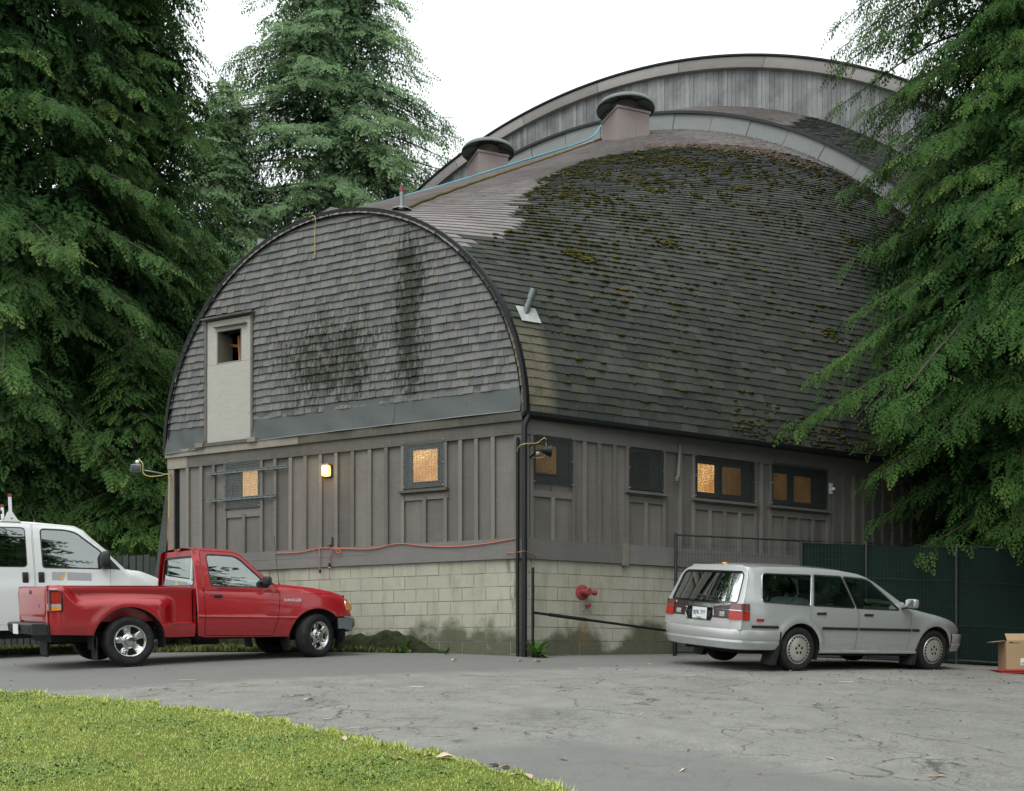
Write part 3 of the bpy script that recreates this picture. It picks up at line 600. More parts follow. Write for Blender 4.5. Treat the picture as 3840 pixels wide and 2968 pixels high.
# sheet metal skirt below the siding, four lapped sheets
for k, (t0, t1, zt0, zt1, zb0, zb1) in enumerate([(0.0, 2.2, 5.585, 5.60, 5.150, 5.150), (2.19, 3.42, 5.60, 5.615, 5.15, 5.147), (3.40, HT[0] - .03, 5.615, 5.60, 5.147, 5.135), (HT[1] + .04, 6.88, 5.53, 5.52, 5.105, 5.075)]):
    mb = MB(); n, rows = 28, 7; P = []
    for i in range(n + 1):
        u = i / n; t = t0 + (t1 - t0) * u; zt = zt0 + (zt1 - zt0) * u + .012 * math.sin(7 * u + k); zb = zb0 + (zb1 - zb0) * u
        P.append([WL.pt(t, zt + (zb - zt) * v, .020 + .004 * k % .008 + .075 * v ** 1.4 + .010 * math.sin(9 * u + 3 * k + 4 * v) * v * (1 - .3 * v) * 2 + .006 * math.sin(21 * u + k) * math.sin(3.1 * v)) for v in np.linspace(0, 1, rows)])
    mb.grid(P); fl = mb.build('flashing_sheet', MT['flash'], HALL, True)
    m2 = MB(); m2.tube([WL.pt(t0 + (t1 - t0) * u, zb0 + (zb1 - zb0) * u - .006, .100 + .02 * math.sin(9 * u + 3 * k + 4) * .5) for u in np.linspace(0, 1, 20)], .0085, 6); m2.build('hem', MT['band'], fl, True)
# black edge where the roof meets the gable
mb = MB(); th = np.linspace(R(-1), R(181), 90); P = []
for a in th:
    ca, sa = math.cos(a), math.sin(a)
    def q(rw, rz, o): return MID + EX * (rw * ca) + UP * (EAVE + rz * sa) + NL * o
    P.append([q(3.475, 3.56, .0), q(3.475, 3.56, .06), q(3.525, 3.61, .07), q(3.54, 3.625, -.02)])
mb.grid(P); mb.build('gable_edge', MT['gable_edge'] if 'gable_edge' in MT else MT['black_metal'], HALL, 50)
# hatch: plywood leaf with an unglazed opening
ply = NM('weathered_plywood'); pp = ply.pos(); g_ = ply.noise(ply.scale(pp, 3, 3, 12), 2, 5, .6)
ply.set(col=ply.mix(ply.mix((.29, .28, .25), (.40, .39, .355), g_), (.20, .17, .12), ply.ramp(ply.vor(ply.scale(pp, 1, 1, .55), 7), (.04, .7), (.10, 0.0))), rough=.85, spec=.2); MT['ply'] = ply.mat
mb = MB()
for a, b, c, d in ((HT[0], hx0, hz0, HT[3]), (hx1, HT[1], hz0, HT[3]), (hx0, hx1, hz1, HT[3])): WL.box(mb, a, b, c, d, -.03, .035)
hatch = mb.build('loft_hatch', MT['ply'], HALL); hatch['label'] = 'pale plywood loft hatch with an open square hole'
mb = MB(); WL.box(mb, HT[0], HT[1], HT[2], hz0 - .006, -.03, .040); mb.build('lower_panel', MT['ply'], hatch)
mb = MB(); 
for a, b, c, d in ((hx0 - .0, hx0 + .02, hz0, hz1), (hx1 - .02, hx1, hz0, hz1), (hx0, hx1, hz0, hz0 + .02)): WL.box(mb, a, b, c, d, -.35, .034)
mb.build('reveal', MT['pale_wood'], hatch)
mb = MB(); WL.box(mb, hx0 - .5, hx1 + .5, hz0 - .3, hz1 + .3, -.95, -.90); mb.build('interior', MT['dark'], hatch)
for (a, b), mt in (((HT[0] - .05, HT[0] - .003), 'trim'), ((HT[1] + .003, HT[1] + .055), 'trim')):
    mb = MB(); WL.box(mb, a, b, HT[2] - .02, HT[3] + .02, -.03, .055); mb.build('casing', MT[mt], hatch)
mb = MB(); WL.quadbox(mb, [(HT[0] - .09, HT[3] + .02), (HT[1] + .07, HT[3] + .02), (HT[1] + .07, HT[3] + .045), (HT[0] - .09, HT[3] + .055)], -.03, .13); mb.build('drip_cap', MT['trim'], hatch)
mb = MB(); WL.quadbox(mb, [(hx0 - .12, hz1 + .05), (hx1 + .03, hz1 + .06), (hx1 + .03, hz1 + .085), (hx0 - .12, hz1 + .075)], .03, .11); mb.build('lifted_flap', MT['pale_wood'], hatch)
mb = MB(); WL.box(mb, HT[0] - .05, HT[1] + .05, HT[2] - .075, HT[2] - .02, -.03, .11); mb.build('hatch_sill', MT['trim'], hatch)
for a in (HT[0] - .17, HT[1] + .02):
    mb = MB(); WL.box(mb, a, a + .17, HT[2] - .085, HT[2] - .012, .0, .14); mb.build('bracket', MT['pale_wood'], hatch)
MT['stored'] = plain('stored_timber', (.36, .17, .075), .8, .3, 6)
# stored timber seen in the opening
for k, (ta, za, tb, zb, r) in enumerate(((hx0 + .1, hz0 + .0, hx0 + .16, hz0 + .45, .035), (hx0 + .22, hz0 + .02, hx0 + .3, hz1 - .02, .022), (hx0 + .05, hz0 + .3, hx1 - .03, hz0 + .42, .02), (hx0 + .12, hz1 - .05, hx0 + .2, hz0 + .2, .03))):
    mb = MB(); mb.tube([WL.pt(ta, za, -.16 - .04 * k), WL.pt(tb, zb, -.22 - .04 * k)], r * 1.3, 6); mb.build('stored_plank', MT['stored'], hatch)
# --- roof of the wing: elliptical arches growing backwards
def aL(L): return 3.5 + .772 * L - .064 * np.maximum(0, L - 6) ** 2
def bL(L): return 3.57 + .53 * L + .0020 * L * L
def bL2(L): return 11.05 + (12.80 - 11.05) * (L - 12.7) / 3.3
def aL2(L): return 10.85 + (12.2 - 10.85) * (L - 12.7) / 3.3
class Surf:
    def __init__(s, a, b, L0, L1, n=160, nt=260):
        s.Ls = np.linspace(L0, L1, n); s.th = np.linspace(0, np.pi / 2, nt); s.a, s.b = a, b; s.q = []
        for L in s.Ls:
            x, zz = a(L) * np.cos(s.th), b(L) * np.sin(s.th); s.q.append(np.r_[0, np.cumsum(np.hypot(np.diff(x), np.diff(zz)))])
        s.q = np.array(s.q); s.L0, s.dL = L0, s.Ls[1] - s.Ls[0]; s.n = n
    def Q(s, L): return float(np.interp(L, s.Ls, s.q[:, -1]))
    def theta(s, L, q):
        f = min(max((L - s.L0) / s.dL, 0), s.n - 1.0001); i = int(f); f -= i
        return (1 - f) * np.interp(q, s.q[i], s.th) + f * np.interp(q, s.q[i + 1], s.th)
    def at(s, L, q, side=1, o=0.0):
        th = s.theta(L, q); a, b = float(s.a(L)), float(s.b(L)); w = side * a * math.cos(th); zz = b * math.sin(th)
        nw, nz = math.cos(th) / a * side, math.sin(th) / b; k = 1 / math.hypot(nw, nz); nw *= k; nz *= k
        return MID + AX * L + EX * (w + nw * o) + UP * (EAVE + zz + nz * o)
S1 = Surf(aL, bL, -.08, 12.75); S2 = Surf(aL2, bL2, 12.7, 16.05, 50)
def shell(S, L0, L1, nL, o, name, mat):
    mb = MB(); P = []
    for L in np.linspace(L0, L1, nL):
        row = []; Q = S.Q(L)
        for side in (1, -1):
            qs = np.linspace(0, 1, 40) * Q
            pr = [S.at(L, q, side, o) for q in qs]; row += pr if side == 1 else pr[::-1][1:]
        P.append(row)
    mb.grid(P); return mb.build(name, mat, HALL, True)
shell(S1, -.06, 12.7, 40, -.03, 'roof', MT['dark']); shell(S2, 12.7, 16.0, 10, -.03, 'upper_roof', MT['dark'])
NEWX = [-.2, 1.4, 1.62, 2.6, 3.9, 6.3, 7.7, 9.5, 10.9, 12.1, 12.8]; NEWY = [2.5, 3.05, 2.65, 2.4, 2.1, 2.0, 2.45, 3.4, 4.9, 7.2, 9.0]
TAB_W, TAB_E = .305, .136
def tab_geo(mb, S, L0, L1, q0, q1, side, m, li, rag):
    l0, l1 = li
    P = [S.at(L0, q0 + rag[0], side, l0), S.at(L1, q0 + rag[1], side, l1), S.at(L1, q1, side, .004), S.at(L0, q1, side, .004), S.at(L0, q0 + rag[0], side, -.012), S.at(L1, q0 + rag[1], side, -.012)]
    mb.add(P, [(0, 1, 2, 3), (4, 5, 1, 0), (4, 0, 3), (5, 2, 1)], m)
TABS = []
def tabs(S, Lmin, Lmax, k0, k1, side, exp=TAB_E, lim=None):
    for k in range(k0, k1):
        q0 = k * exp; L = Lmin - (TAB_W * .42 if k % 2 else 0) + RNG.uniform(-.02, .02); st = TAB_W / 1.2
        while L < Lmax:
            a, b = max(L, Lmin), min(L + st, Lmax); L += st
            if b - a < .05: continue
            Q = S.Q((a + b) / 2)
            if q0 + exp * .5 > Q: continue
            if lim and not lim((a + b) / 2, q0, Q): continue
            new = (Q - q0) < np.interp((a + b) / 2, NEWX, NEWY) + RNG.uniform(-.12, .12) if S is S1 else (Q - q0 < 5.2)
            rough = .35 if new else 1.0
            li = (.020 + rough * abs(RNG.normal(0, .009)), .020 + rough * abs(RNG.normal(0, .009))); rag = (RNG.uniform(-.012, .008) * rough, RNG.uniform(-.012, .008) * rough)
            TABS.append((S, a + .004, b - .004, q0, min(q0 + exp + .03, Q), side, 1 if new else 0, li, rag))
tabs(S1, -.07, 12.68, 0, 122, 1)
tabs(S1, -.07, 12.68, 8, 122, -1, lim=lambda L, q, Q: Q - q < 4.5)
tabs(S2, 12.72, 15.98, 30, 150, 1, lim=lambda L, q, Q: q > 4); tabs(S2, 12.72, 15.98, 60, 150, -1, lim=lambda L, q, Q: Q - q < 6)
def tab_show(t):
    S, a, b, q0, q1, side = t[:6]; p = S.at((a + b) / 2, (q0 + q1) / 2, side); return ((b - a) / (p.y ** 2)) * (1 if side == 1 and S is S1 else .01) * (1 if 0.9 < p.x / p.y * 0 + 1 else 1) * (1 if p.x / p.y < .30 else .2)
TABS.sort(key=tab_show, reverse=True)
for t in TABS[:300]:
    mb = MB(); tt = list(t); mb_m = tt[6]; tt[6] = 0; tab_geo(mb, *tt); mb.build('roof_shingle', MT['roof_new'] if mb_m else MT['roof_old'], HALL)
mb = MB()
for t in TABS[300:]: tab_geo(mb, *t)
tag(mb.build('roof_shingles', [MT['roof_old'], MT['roof_new']], HALL), 'rest of the roof shingles, mossy below and brown along the ridge', None, None, 'stuff')
# mossy hip line near the ridge
mb = MB(); P = []
for L in np.linspace(.3, 12.2, 60):
    Q = S1.Q(L); d = 1.25 - .078 * L; P.append(S1.at(L, Q - d + .02 * math.sin(L * 9), 1, .035))
mb.tube(P, [.018 + .012 * RNG.random() for _ in P], 5); tag(mb.build('hip_seam', MT['moss'], HALL, True), 'mossy seam along the ridge')
# moss clumps on the shingle butts
ico = bmesh.new(); bmesh.ops.create_icosphere(ico, subdivisions=1, radius=1); IV = np.array([v.co[:] for v in ico.verts]); IT = np.array([[v.index for v in f.verts] for f in ico.faces]); ico.free()
MV, MTt = [], []
def clump(p, r, sq=.6):
    d = RNG.normal(0, .18, (len(IV), 1)) + 1; v = IV * d * r * RNG.uniform(.7, 1.3, 3); v[:, 2] *= sq; v = v + np.outer(v @ np.array(DR), np.array(DR)) * RNG.uniform(.3, 1.6); MTt.append(IT + sum(map(len, MV))); MV.append(v + np.array(p))
for _ in range(13000):
    L = RNG.uniform(.5, 12.3); Q = S1.Q(L); lim = float(np.interp(L, NEWX, NEWY)); q = RNG.uniform(.3, Q)
    if Q - q < lim: continue
    rel = (Q - q - lim) / (Q - lim)        # 0 at the top of the old shingles
    dens = (1 - rel) ** 1.5 * (.55 + .45 * math.sin(L * 2.1 + q * 1.3)) + .10
    if RNG.random() > dens * 1.25: continue
    q = round(q / TAB_E) * TAB_E - .008; n = 1 + int(RNG.random() < .35)
    for j in range(n): clump(S1.at(min(L + .05 * j, 12.5), max(q, .02), 1, .028), abs(RNG.normal(.0, .011)) + .009)
for (L, q) in ((1.6, 3.2), (1.75, 3.1), (3.4, 3.9), (4.8, 6.4), (7.3, 5.0), (6.6, 6.9), (5.2, 2.2)):
    for j in range(28): clump(S1.at(L + RNG.normal(0, .09), q + RNG.normal(0, .07), 1, .03), RNG.uniform(.015, .04))
for _ in range(420):
    L = RNG.uniform(3.0, 9.5); clump(S1.at(L, abs(RNG.normal(0, .25)) + .03, 1, .03), RNG.uniform(.012, .035))
tag(link('roof_moss', tri_mesh('roof_moss', np.concatenate(MV), np.concatenate(MTt), MT['moss'], smooth=True), HALL), 'yellow-green moss clumps on the old shingles', None, None, 'stuff')
# dead twigs lying on the roof
mb = MB()
for _ in range(170):
    u = RNG.random(); L = 8.6 + 1.9 * u + RNG.normal(0, .22); q = S1.Q(L) - (2.8 + 3.2 * u) + RNG.normal(0, .3); a = RNG.uniform(0, 3.14); ln = RNG.uniform(.1, .4)
    if L > 12.2: continue
    mb.tube([S1.at(L, q, 1, .04), S1.at(L + ln * .5 * math.cos(a), q + ln * .5 * math.sin(a), 1, .07 + .05 * RNG.random()), S1.at(L + ln * math.cos(a + .3), q + ln * math.sin(a + .3), 1, .045)], .006, 4)
MT['twig'] = plain('dead_twig', (.17, .12, .09), .8, .3, 8)
tag(mb.build('roof_twigs', MT['twig'], HALL), 'dead brown twigs caught on the mossy roof', None, None, 'stuff')
# gutter and eave of the right wall
mb = MB(); prof = [(.0, .0), (.02, -.055), (.075, -.07), (.11, -.045), (.12, .01), (.108, .01), (.098, -.035), (.07, -.055), (.028, -.043), (.012, .0)]
P = [[A0 + DR * u + NR * (.05 + o + .045 * max(0, u)) + UP * (EAVE - .005 + h - .007 * u) for o, h in prof] for u in np.linspace(-.06, 8.6, 30)]
mb.grid(P); mb.add([P[0][i] for i in range(len(prof))], [tuple(range(len(prof)))]); mb.build('gutter', MT['black_metal'], HALL, 40)
mb = MB(); P = []
for L in np.linspace(-.05, 10, 30): P.append([S1.at(L, .0, 1, -.03) - UP * .03, WR.pt(max(L / .8176 - .02, 0), EAVE - .04, -.05)])
mb.grid(P); mb.build('soffit', MT['dark_wood'], HALL)
mb = MB(); P = []
for L in np.linspace(-.05, 12.6, 40): e_ = S1.at(L, .0, 1, -.012); P.append([e_ + UP * .02, e_ - UP * .085])
mb.grid(P); mb.build('eave_fascia', MT['dark_wood'], HALL)
mb = MB(); mb.obox(MID + AX * 16.25 - EX * 14 + UP * .8, EX * 28, AX * .2, UP * 7.5); mb.build('rear_core', MT['dark'], HALL)
# plain wall under the eave where the hall widens behind the tree
mb = MB(); P = []
for L in np.linspace(8.7, 12.9, 14): w = float(aL(min(L, 12.7))) - .16; P.append([MID + AX * L + EX * w + UP * z for z in (1.0, 3.0, EAVE + .05)])
mb.grid(P); mb.build('rear_wall', MT['board'], HALL)
# corner downpipes
def wall_pipe(name, pts, r, mat, n=10): 
    mb = MB(); mb.tube(pts, r, n); return mb.build(name, mat, HALL, 50)
dp = A0 + (NL + NR) * .075
wall_pipe('downpipe', [A0 + NR * .13 + DR * .02 + UP * 5.06, dp + EX * .02 + UP * 4.9, dp + EX * .02 + UP * 1.48], .042, MT['black_metal'])
wall_pipe('conduit', [A0 + NL * .07 + UP * 4.75 + DL * .05, A0 + NL * .07 + DL * .05 + UP * 1.5], .026, MT['black_metal'])
mb = MB(); mb.tube([WL.pt(.24, 3.045, .06), WL.pt(.03, 3.05, .09), A0 + (NL + NR) * .15 + UP * 3.05, WR.pt(.06, 3.05, .09), WR.pt(.2, 3.02, .06)], .007, 5); mb.build('pipe_strap', MT['rusty'] if 'rusty' in MT else MT['orange_cord'], HALL)
t_, z_ = pxr(2540, 1670); zt, zb = pxr(2540, 1672)[1], pxr(2535, 1790)[1]
wall_pipe('vent_pipe', [WR.pt(pxr(2540, 1700)[0], zt, .07), WR.pt(pxr(2533, 1790)[0], zb, .075), WR.pt(pxr(2522, 1800)[0], zb - .06, .10), WR.pt(pxr(2516, 1806)[0], zb - .07, .16)], .028, MT['batten'])
def sstep_(a, b, x): t = min(1, max(0, (x - a) / (b - a))); return t * t * (3 - 2 * t)
# mossy footing proud of the wall
mb = MB(); P = []
for t in np.linspace(1.25, 6.9, 110):
    w0 = WL.pt(t, 0, .2); g = GZ(w0.x, w0.y) - .03; k = sstep_(1.3, 2.2, t); h = (.07 + .27 * k) * (.86 + .12 * math.sin(t * 3.7) + .08 * math.sin(t * 11 + 1) + .05 * math.sin(t * 27)); o = .07 + .15 * k
    P.append([WL.pt(t, g, o + .05 + .02 * math.sin(t * 13)), WL.pt(t, g + h * .35, o + .03 * math.sin(t * 17)), WL.pt(t, g + h * .75, o - .01 + .025 * math.sin(t * 23 + 2)), WL.pt(t, g + h, o * .65 + .02 * math.sin(t * 29)), WL.pt(t, g + h + .03, .0)])
mb.grid(P); mb.build('footing', MT['moss_wall'], HALL, True)
# --- second arch: upstand band, upper roof, great gable of vertical boards
mb = MB(); nseg = 30
for k in range(nseg):
    a0, a1 = R(6 + 168 * k / nseg) + .0006, R(6 + 168 * (k + 1) / nseg) - .0006; P = []
    for a in np.linspace(a0, a1, 4):
        ca, sa = math.cos(a), math.sin(a); L = 12.66 - (.01 if k % 2 else 0)
        A_, B_ = float(aL(12.66)), float(bL(12.66)); 
        P.append([MID + AX * L + EX * ((A_ - .12) * ca) + UP * (EAVE + (B_ - .12) * sa), MID + AX * L + EX * ((A_ + .36) * ca) + UP * (EAVE + (B_ + .43) * sa)])
    m1 = MB(); m1.grid(P); m1.build('upstand_sheet', MT['band'], HALL, True)
mb = MB(); P = []
for a in np.linspace(R(4), R(176), 80):
    ca, sa = math.cos(a), math.sin(a); A_, B_ = float(aL(12.66)), float(bL(12.66))
    P.append([MID + AX * L + EX * ((A_ + x) * ca) + UP * (EAVE + (B_ + x + .08) * sa) for L, x in ((12.60, .33), (12.60, .40), (12.9, .43))])
mb.grid(P); mb.build('upstand_cap', MT['black_metal'], HALL, 50)
def z_low(w): return 6.45 + math.sqrt(max(.0, 11.45 ** 2 - (w - .3) ** 2)) - .25
def z_hi(w): return 4.66 + math.sqrt(max(.0, 14.30 ** 2 - w * w))
w = -11.2; GB = MID + AX * 16.0
while w < 11.0:
    bw = float(RNG.uniform(.105, .155)); a, b = w + .003, w + bw - .003; w += bw
    lo = max(6.0, z_low((a + b) / 2) - 1.6) if abs((a + b) / 2 - .3) < 11.3 else 6.0; mb = MB(); j = RNG.uniform(-.012, .012)
    mb.prism([(a, lo), (b, lo), (b, z_hi(b) + .1), (a, z_hi(a) + .1)], GB, EX, UP, AX, -.02 + j, .03); mb.build('arch_board', MT['arch_board'], HALL)
mb = MB(); mb.prism([(x, max(6.0, z_low(x) - 2)) for x in np.linspace(-11, 11, 30)] + [(x, z_hi(x)) for x in np.linspace(11, -11, 30)], GB, EX, UP, AX, .04, .3); mb.build('arch_backing', MT['dark'], HALL)
for k in range(11):      # curved fascia planks
    a0, a1 = R(34 + 112 * k / 11), R(34 + 112 * (k + 1) / 11) - .0008; P = []
    for a in np.linspace(a0, a1, 8):
        c_, s_ = math.cos(a), math.sin(a); P.append([GB + AX * d + EX * (r * c_) + UP * (4.66 + r * s_) for d, r in ((.0, 14.26), (-.16, 14.26), (-.165, 14.54), (-.12, 14.60))])
    m1 = MB(); m1.grid(P); m1.build('fascia_plank', MT['fascia'], HALL, 40)
mb = MB(); P = []
for a in np.linspace(R(30), R(150), 50):
    P.append([GB + AX * d + EX * (14.62 * math.cos(a)) + UP * (4.66 + 14.62 * math.sin(a)) for d in (-.17, 3, 8, 14)])
mb.grid(P); mb.build('great_roof', MT['roof_old'], HALL, True)
mb = MB(); P = []
for a in np.linspace(R(30), R(150), 70):
    P.append([GB + AX * d + EX * (r * math.cos(a)) + UP * (4.66 + r * math.sin(a)) for d, r in ((-.20, 14.58), (-.205, 14.625), (.1, 14.66))])
mb.grid(P); mb.build('roof_edge', MT['black_metal'], HALL, 40)
# --- roof vents: skewed box curb with a shallow dish cowl
def roof_vent(L, w, size, h, cowl, zoff=0):
    b, a = float(bL(L)), float(aL(L)); zr = EAVE + b * math.sqrt(1 - (w / a) ** 2); c = MID + AX * L + EX * w; lo = zr - .75
    ang = math.atan2(AX.y, AX.x) - R(45); ux = Vector((math.cos(ang), math.sin(ang), 0)); ux = (Vector((.93, .36, 0))).normalized(); uy = Vector((-ux.y, ux.x, 0))
    mb = MB(); mb.obox(c - ux * size / 2 - uy * size / 2 + UP * lo, ux * size, uy * size, UP * (zr + h - lo)); bx = mb.build('roof_vent', MT['vent'], HALL)
    mb = MB(); s2 = size + .05; mb.obox(c - ux * s2 / 2 - uy * s2 / 2 + UP * (zr + h - .05), ux * s2, uy * s2, UP * .055); mb.build('curb_cap', MT['vent'], bx)
    mb = MB(); mb.lathe([(size * .36, 0), (size * .36, .28)], 24, c + UP * (zr + h)); mb.build('throat', MT['vent'], bx, 40)
    mb = MB(); r = cowl / 2; hz = zr + h; mb.lathe([(size * .30, .37), (r * .70, .34), (r * .93, .25), (r, .17), (r + .014, .18), (r + .012, .215), (r * .93, .29), (r * .55, .42), (.05, .50), (0, .50)], 40, c + UP * hz); mb.build('cowl', MT['cowl'], bx, 30)
    for k in range(8):
        a2 = 2 * math.pi * k / 8 + .2; d = Vector((math.cos(a2), math.sin(a2), 0)); mb = MB(); mb.tube([c + UP * (hz + .345) + d * size * .32, c + UP * (hz + .315) + d * r * .70, c + UP * (hz + .225) + d * r * .93, c + UP * (hz + .165) + d * (r - .01)], .011, 4); mb.build('cowl_rib', MT['black_metal'], bx)
    mb = MB()
    for s in (-1, 1): mb.obox(c - ux * (size / 2 + .12) - uy * (size / 2 + .12) + UP * (zr - .1), ux * (size + .24), uy * (size + .24), UP * .03)
    return bx
MT['cowl'] = metal_sheet('weathered_cowl_metal', (.11, .135, .13), (.16, .18, .165), .5)
v1 = roof_vent(11.0, -2.62, .84, .50, 1.42); v1['label'] = 'pinkish roof vent with round cowl beyond the ridge'
v2 = roof_vent(11.3, 1.18, .90, .52, 1.48); v2['label'] = 'pinkish roof vent with round cowl in front of the curved metal band'
MT['old_lead'] = plain('chalky_flashing', (.42, .43, .41), .7, .3, 12)
# --- pipes through the roof
tL, tq = .26, 1.62
p0 = S1.at(tL, tq, 1, 0.0); pn = (S1.at(tL, tq, 1, 1.0) - p0).normalized()
mb = MB(); d_ = .0
P = [[S1.at(tL + a, tq + b, 1, .045) for b in np.linspace(-.17, .09, 4)] for a in np.linspace(-.13, .13, 4)]
mb.grid(P); fp = mb.build('pipe_flashing', MT['old_lead'], HALL, True)
mb = MB(); ax = (pn * .35 + UP * .9 + EX * .12).normalized(); q0 = p0 - ax * .05
mb.tube([q0, q0 + ax * .42], .052, 14); mb.tube([q0 + ax * .28, q0 + ax * .425], .060, 14); mb.build('flue_pipe', MT['flue'] if 'flue' in MT else MT['galv'], fp, 50)
q1 = S1.at(.30, S1.Q(.30) - 1.18, 1, 0); mb = MB(); mb.tube([q1 - UP * .05, q1 + UP * .30], .038, 12); pr = mb.build('stub_pipe', MT['galv'], HALL, 50)
mb = MB(); mb.tube([q1 + UP * .17, q1 + UP * .36], .034, 12); mb.tube([q1 + UP * .29, q1 + UP * .37], .038, 12); mb.build('red_cap', MT['red_paint'], pr, 50)
mb = MB(); mb.lathe([(.17, .0), (.16, .02), (.05, .05)], 14, q1 - UP * .01); mb.build('collar', MT['galv'], pr)
q2 = S1.at(.12, S1.Q(.12) - 1.55, -1, 0); mb = MB(); mb.tube([q2 - UP * .03, q2 + UP * .16], .07, 10); mb.build('stub_vent', MT['band'], HALL, 50)
# hose over the ridge and rope on the gable
HP = [S1.at(L, S1.Q(L) - d, -1, .05) for L, d in ((.25, .55), (1.5, .75), (3, .95), (5, 1.1), (7, 1.2), (9, 1.1), (10.2, .6))] + [S1.at(11.4, S1.Q(11.4) - .1, 1, .10), S1.at(12.3, S1.Q(12.3) - .12, 1, .35), S1.at(12.62, S1.Q(12.6) - .18, 1, .62)]
def cr(P, k=8):
    P = [Vector(p) for p in P]; out = []
    for i in range(len(P) - 1):
        p0, p1, p2, p3 = P[max(i - 1, 0)], P[i], P[i + 1], P[min(i + 2, len(P) - 1)]
        for j in range(k):
            t = j / k; out.append(.5 * ((2 * p1) + (p2 - p0) * t + (2 * p0 - 5 * p1 + 4 * p2 - p3) * t * t + (3 * p1 - p0 - 3 * p2 + p3) * t ** 3))
    return out + [P[-1]]
def rope(name, pts, r, mat, label, cat, group=None, n=6):
    mb = MB(); mb.tube(cr(pts), r, n); o = mb.build(name, mat, None, True); return tag(o, label, cat, group)
hose = rope('hose', HP, .020, MT['blue_hose'], 'blue hose lying along the roof ridge towards the vents', 'hose')
rope('rope', [S1.at(.02, S1.Q(0) - .62, -1, .06), WL.pt(pxl(1192, 820)[0], pxl(1192, 820)[1], .10), WL.pt(pxl(1190, 880)[0], pxl(1190, 880)[1], .07), WL.pt(pxl(1189, 965)[0], pxl(1189, 965)[1], .06)], .006, MT['yellow_cord'], 'thin yellow rope hanging down the shingled gable', 'rope')
# --- orange extension cord along the sill board
def Lp(x, y, o): t, z = pxl(x, y); return WL.pt(t, z, o)
cord_px = [(1040, 2078), (1090, 2076), (1135, 2073), (1180, 2064), (1209, 2058), (1262, 2058), (1300, 2060), (1380, 2062), (1430, 2056), (1470, 2046), (1518, 2041), (1570, 2047), (1640, 2052), (1720, 2052), (1790, 2046), (1850, 2038), (1905, 2028), (1942, 2020), (1948, 2000), (1947, 1940), (1948, 1900), (1950, 1815)]
rope('extension_cord', [Lp(x, y, .062) for x, y in cord_px], .009, MT['orange_cord'], 'orange extension cord strung along the sill board', 'cord')
rope('cord_end', [Lp(1207, 2057, .07), Lp(1210, 2085, .085), Lp(1209, 2120, .08), Lp(1211, 2142, .08)], .009, MT['orange_cord'], 'orange cord end hanging lowest below the sill board', 'cord', 'hanging cord ends')
rope('cord_end', [Lp(1264, 2056, .07), Lp(1285, 2066, .09), Lp(1288, 2075, .09), Lp(1278, 2076, .09), Lp(1266, 2060, .09), Lp(1252, 2072, .09), Lp(1246, 2095, .085), Lp(1246, 2118, .08)], .009, MT['orange_cord'], 'looped orange cord end hanging over the sill board', 'cord', 'hanging cord ends')
for i, (x, y, lb) in enumerate(((1211, 2146, 'black plug on the lower hanging cord end'), (1246, 2122, 'black plug on the looped hanging cord end'))):
    mb = MB(); mb.tube([Lp(x, y - 8, .08), Lp(x, y + 6, .08)], .02, 8); mb.tube([Lp(x, y + 5, .08), Lp(x, y + 9, .08)], .016, 8, 1); tag(mb.build('plug', [MT['rubber'], MT['white_plastic']], None, 50), lb, 'plug', 'cord plugs')
def Rp(x, y, o): u, z = pxr(x, y); return WR.pt(u, z, o)
rope('yellow_cord', [Lp(1948, 1808, .075), Lp(1949, 1740, .085), Lp(1952, 1690, .10), A0 + (NL + NR) * .16 + UP * pxl(1960, 1681)[1], Rp(1985, 1672, .20), Rp(2000, 1660, .26), Rp(2008, 1657, .28), Rp(2012, 1680, .28), Rp(2010, 1715, .26), Rp(2002, 1726, .24), Rp(1985, 1727, .2)], .008, MT['yellow_cord'], 'yellow cord looped round the corner floodlight', 'cord')
# --- wall lamps and boxes
t0, z0 = pxl(1233, 1769)
mb = MB(); WL.box(mb, t0 - .075, t0 + .075, z0 - .10, z0 + .10, -.005, .03); lamp = mb.build('wall_lamp', MT['black_metal']); tag(lamp, 'small glowing amber bulkhead lamp on the board wall', 'lamp')
glow = NM('lit_lamp_glass'); glow.set(col=(.8, .5, .15), rough=.3, emc=glow.mix((1.0, .42, .06), (1.0, .78, .30), glow.ramp(glow.noise(glow.obj(), 5, 2), (.4, 0.0), (.6, 1.0))), ems=1.5); MT['glow'] = glow.mat
mb = MB(); M_ = Matrix((DL, UP.copy(), NL)).transposed(); M_ = Matrix([(DL[i], UP[i], NL[i]) for i in range(3)])
mb.rbox(WL.pt(t0, z0, .075), (.135, .18, .10), .02, mat=M_); mb.build('lamp_glass', MT['glow'], lamp, 50)
mb = MB(); WL.box(mb, t0 - .08, t0 + .08, z0 + .085, z0 + .105, .03, .13); mb.build('lamp_hood', MT['galv'], lamp)
ld = bpy.data.lights.new('lamp_light', 'POINT'); ld.energy = 2.2; ld.color = (1, .62, .22); ld.shadow_soft_size = .06; lo = bpy.data.objects.new('lamp_light', ld); COL.objects.link(lo); lo.location = WL.pt(t0, z0 - .02, .20); lo.parent = lamp
t1, z1 = pxl(1242, 2030); mb = MB(); WL.box(mb, t1 - .04, t1 + .04, z1 - .06, z1 + .06, -.005, .055); bx = mb.build('outlet_box', MT['batten']); tag(bx, 'small grey outlet box low on the board wall', 'box')
mb = MB(); WL.box(mb, t1 - .044, t1 + .044, z1 - .064, z1 + .064, .055, .062); mb.build('cover', MT['trim_grey'], bx)
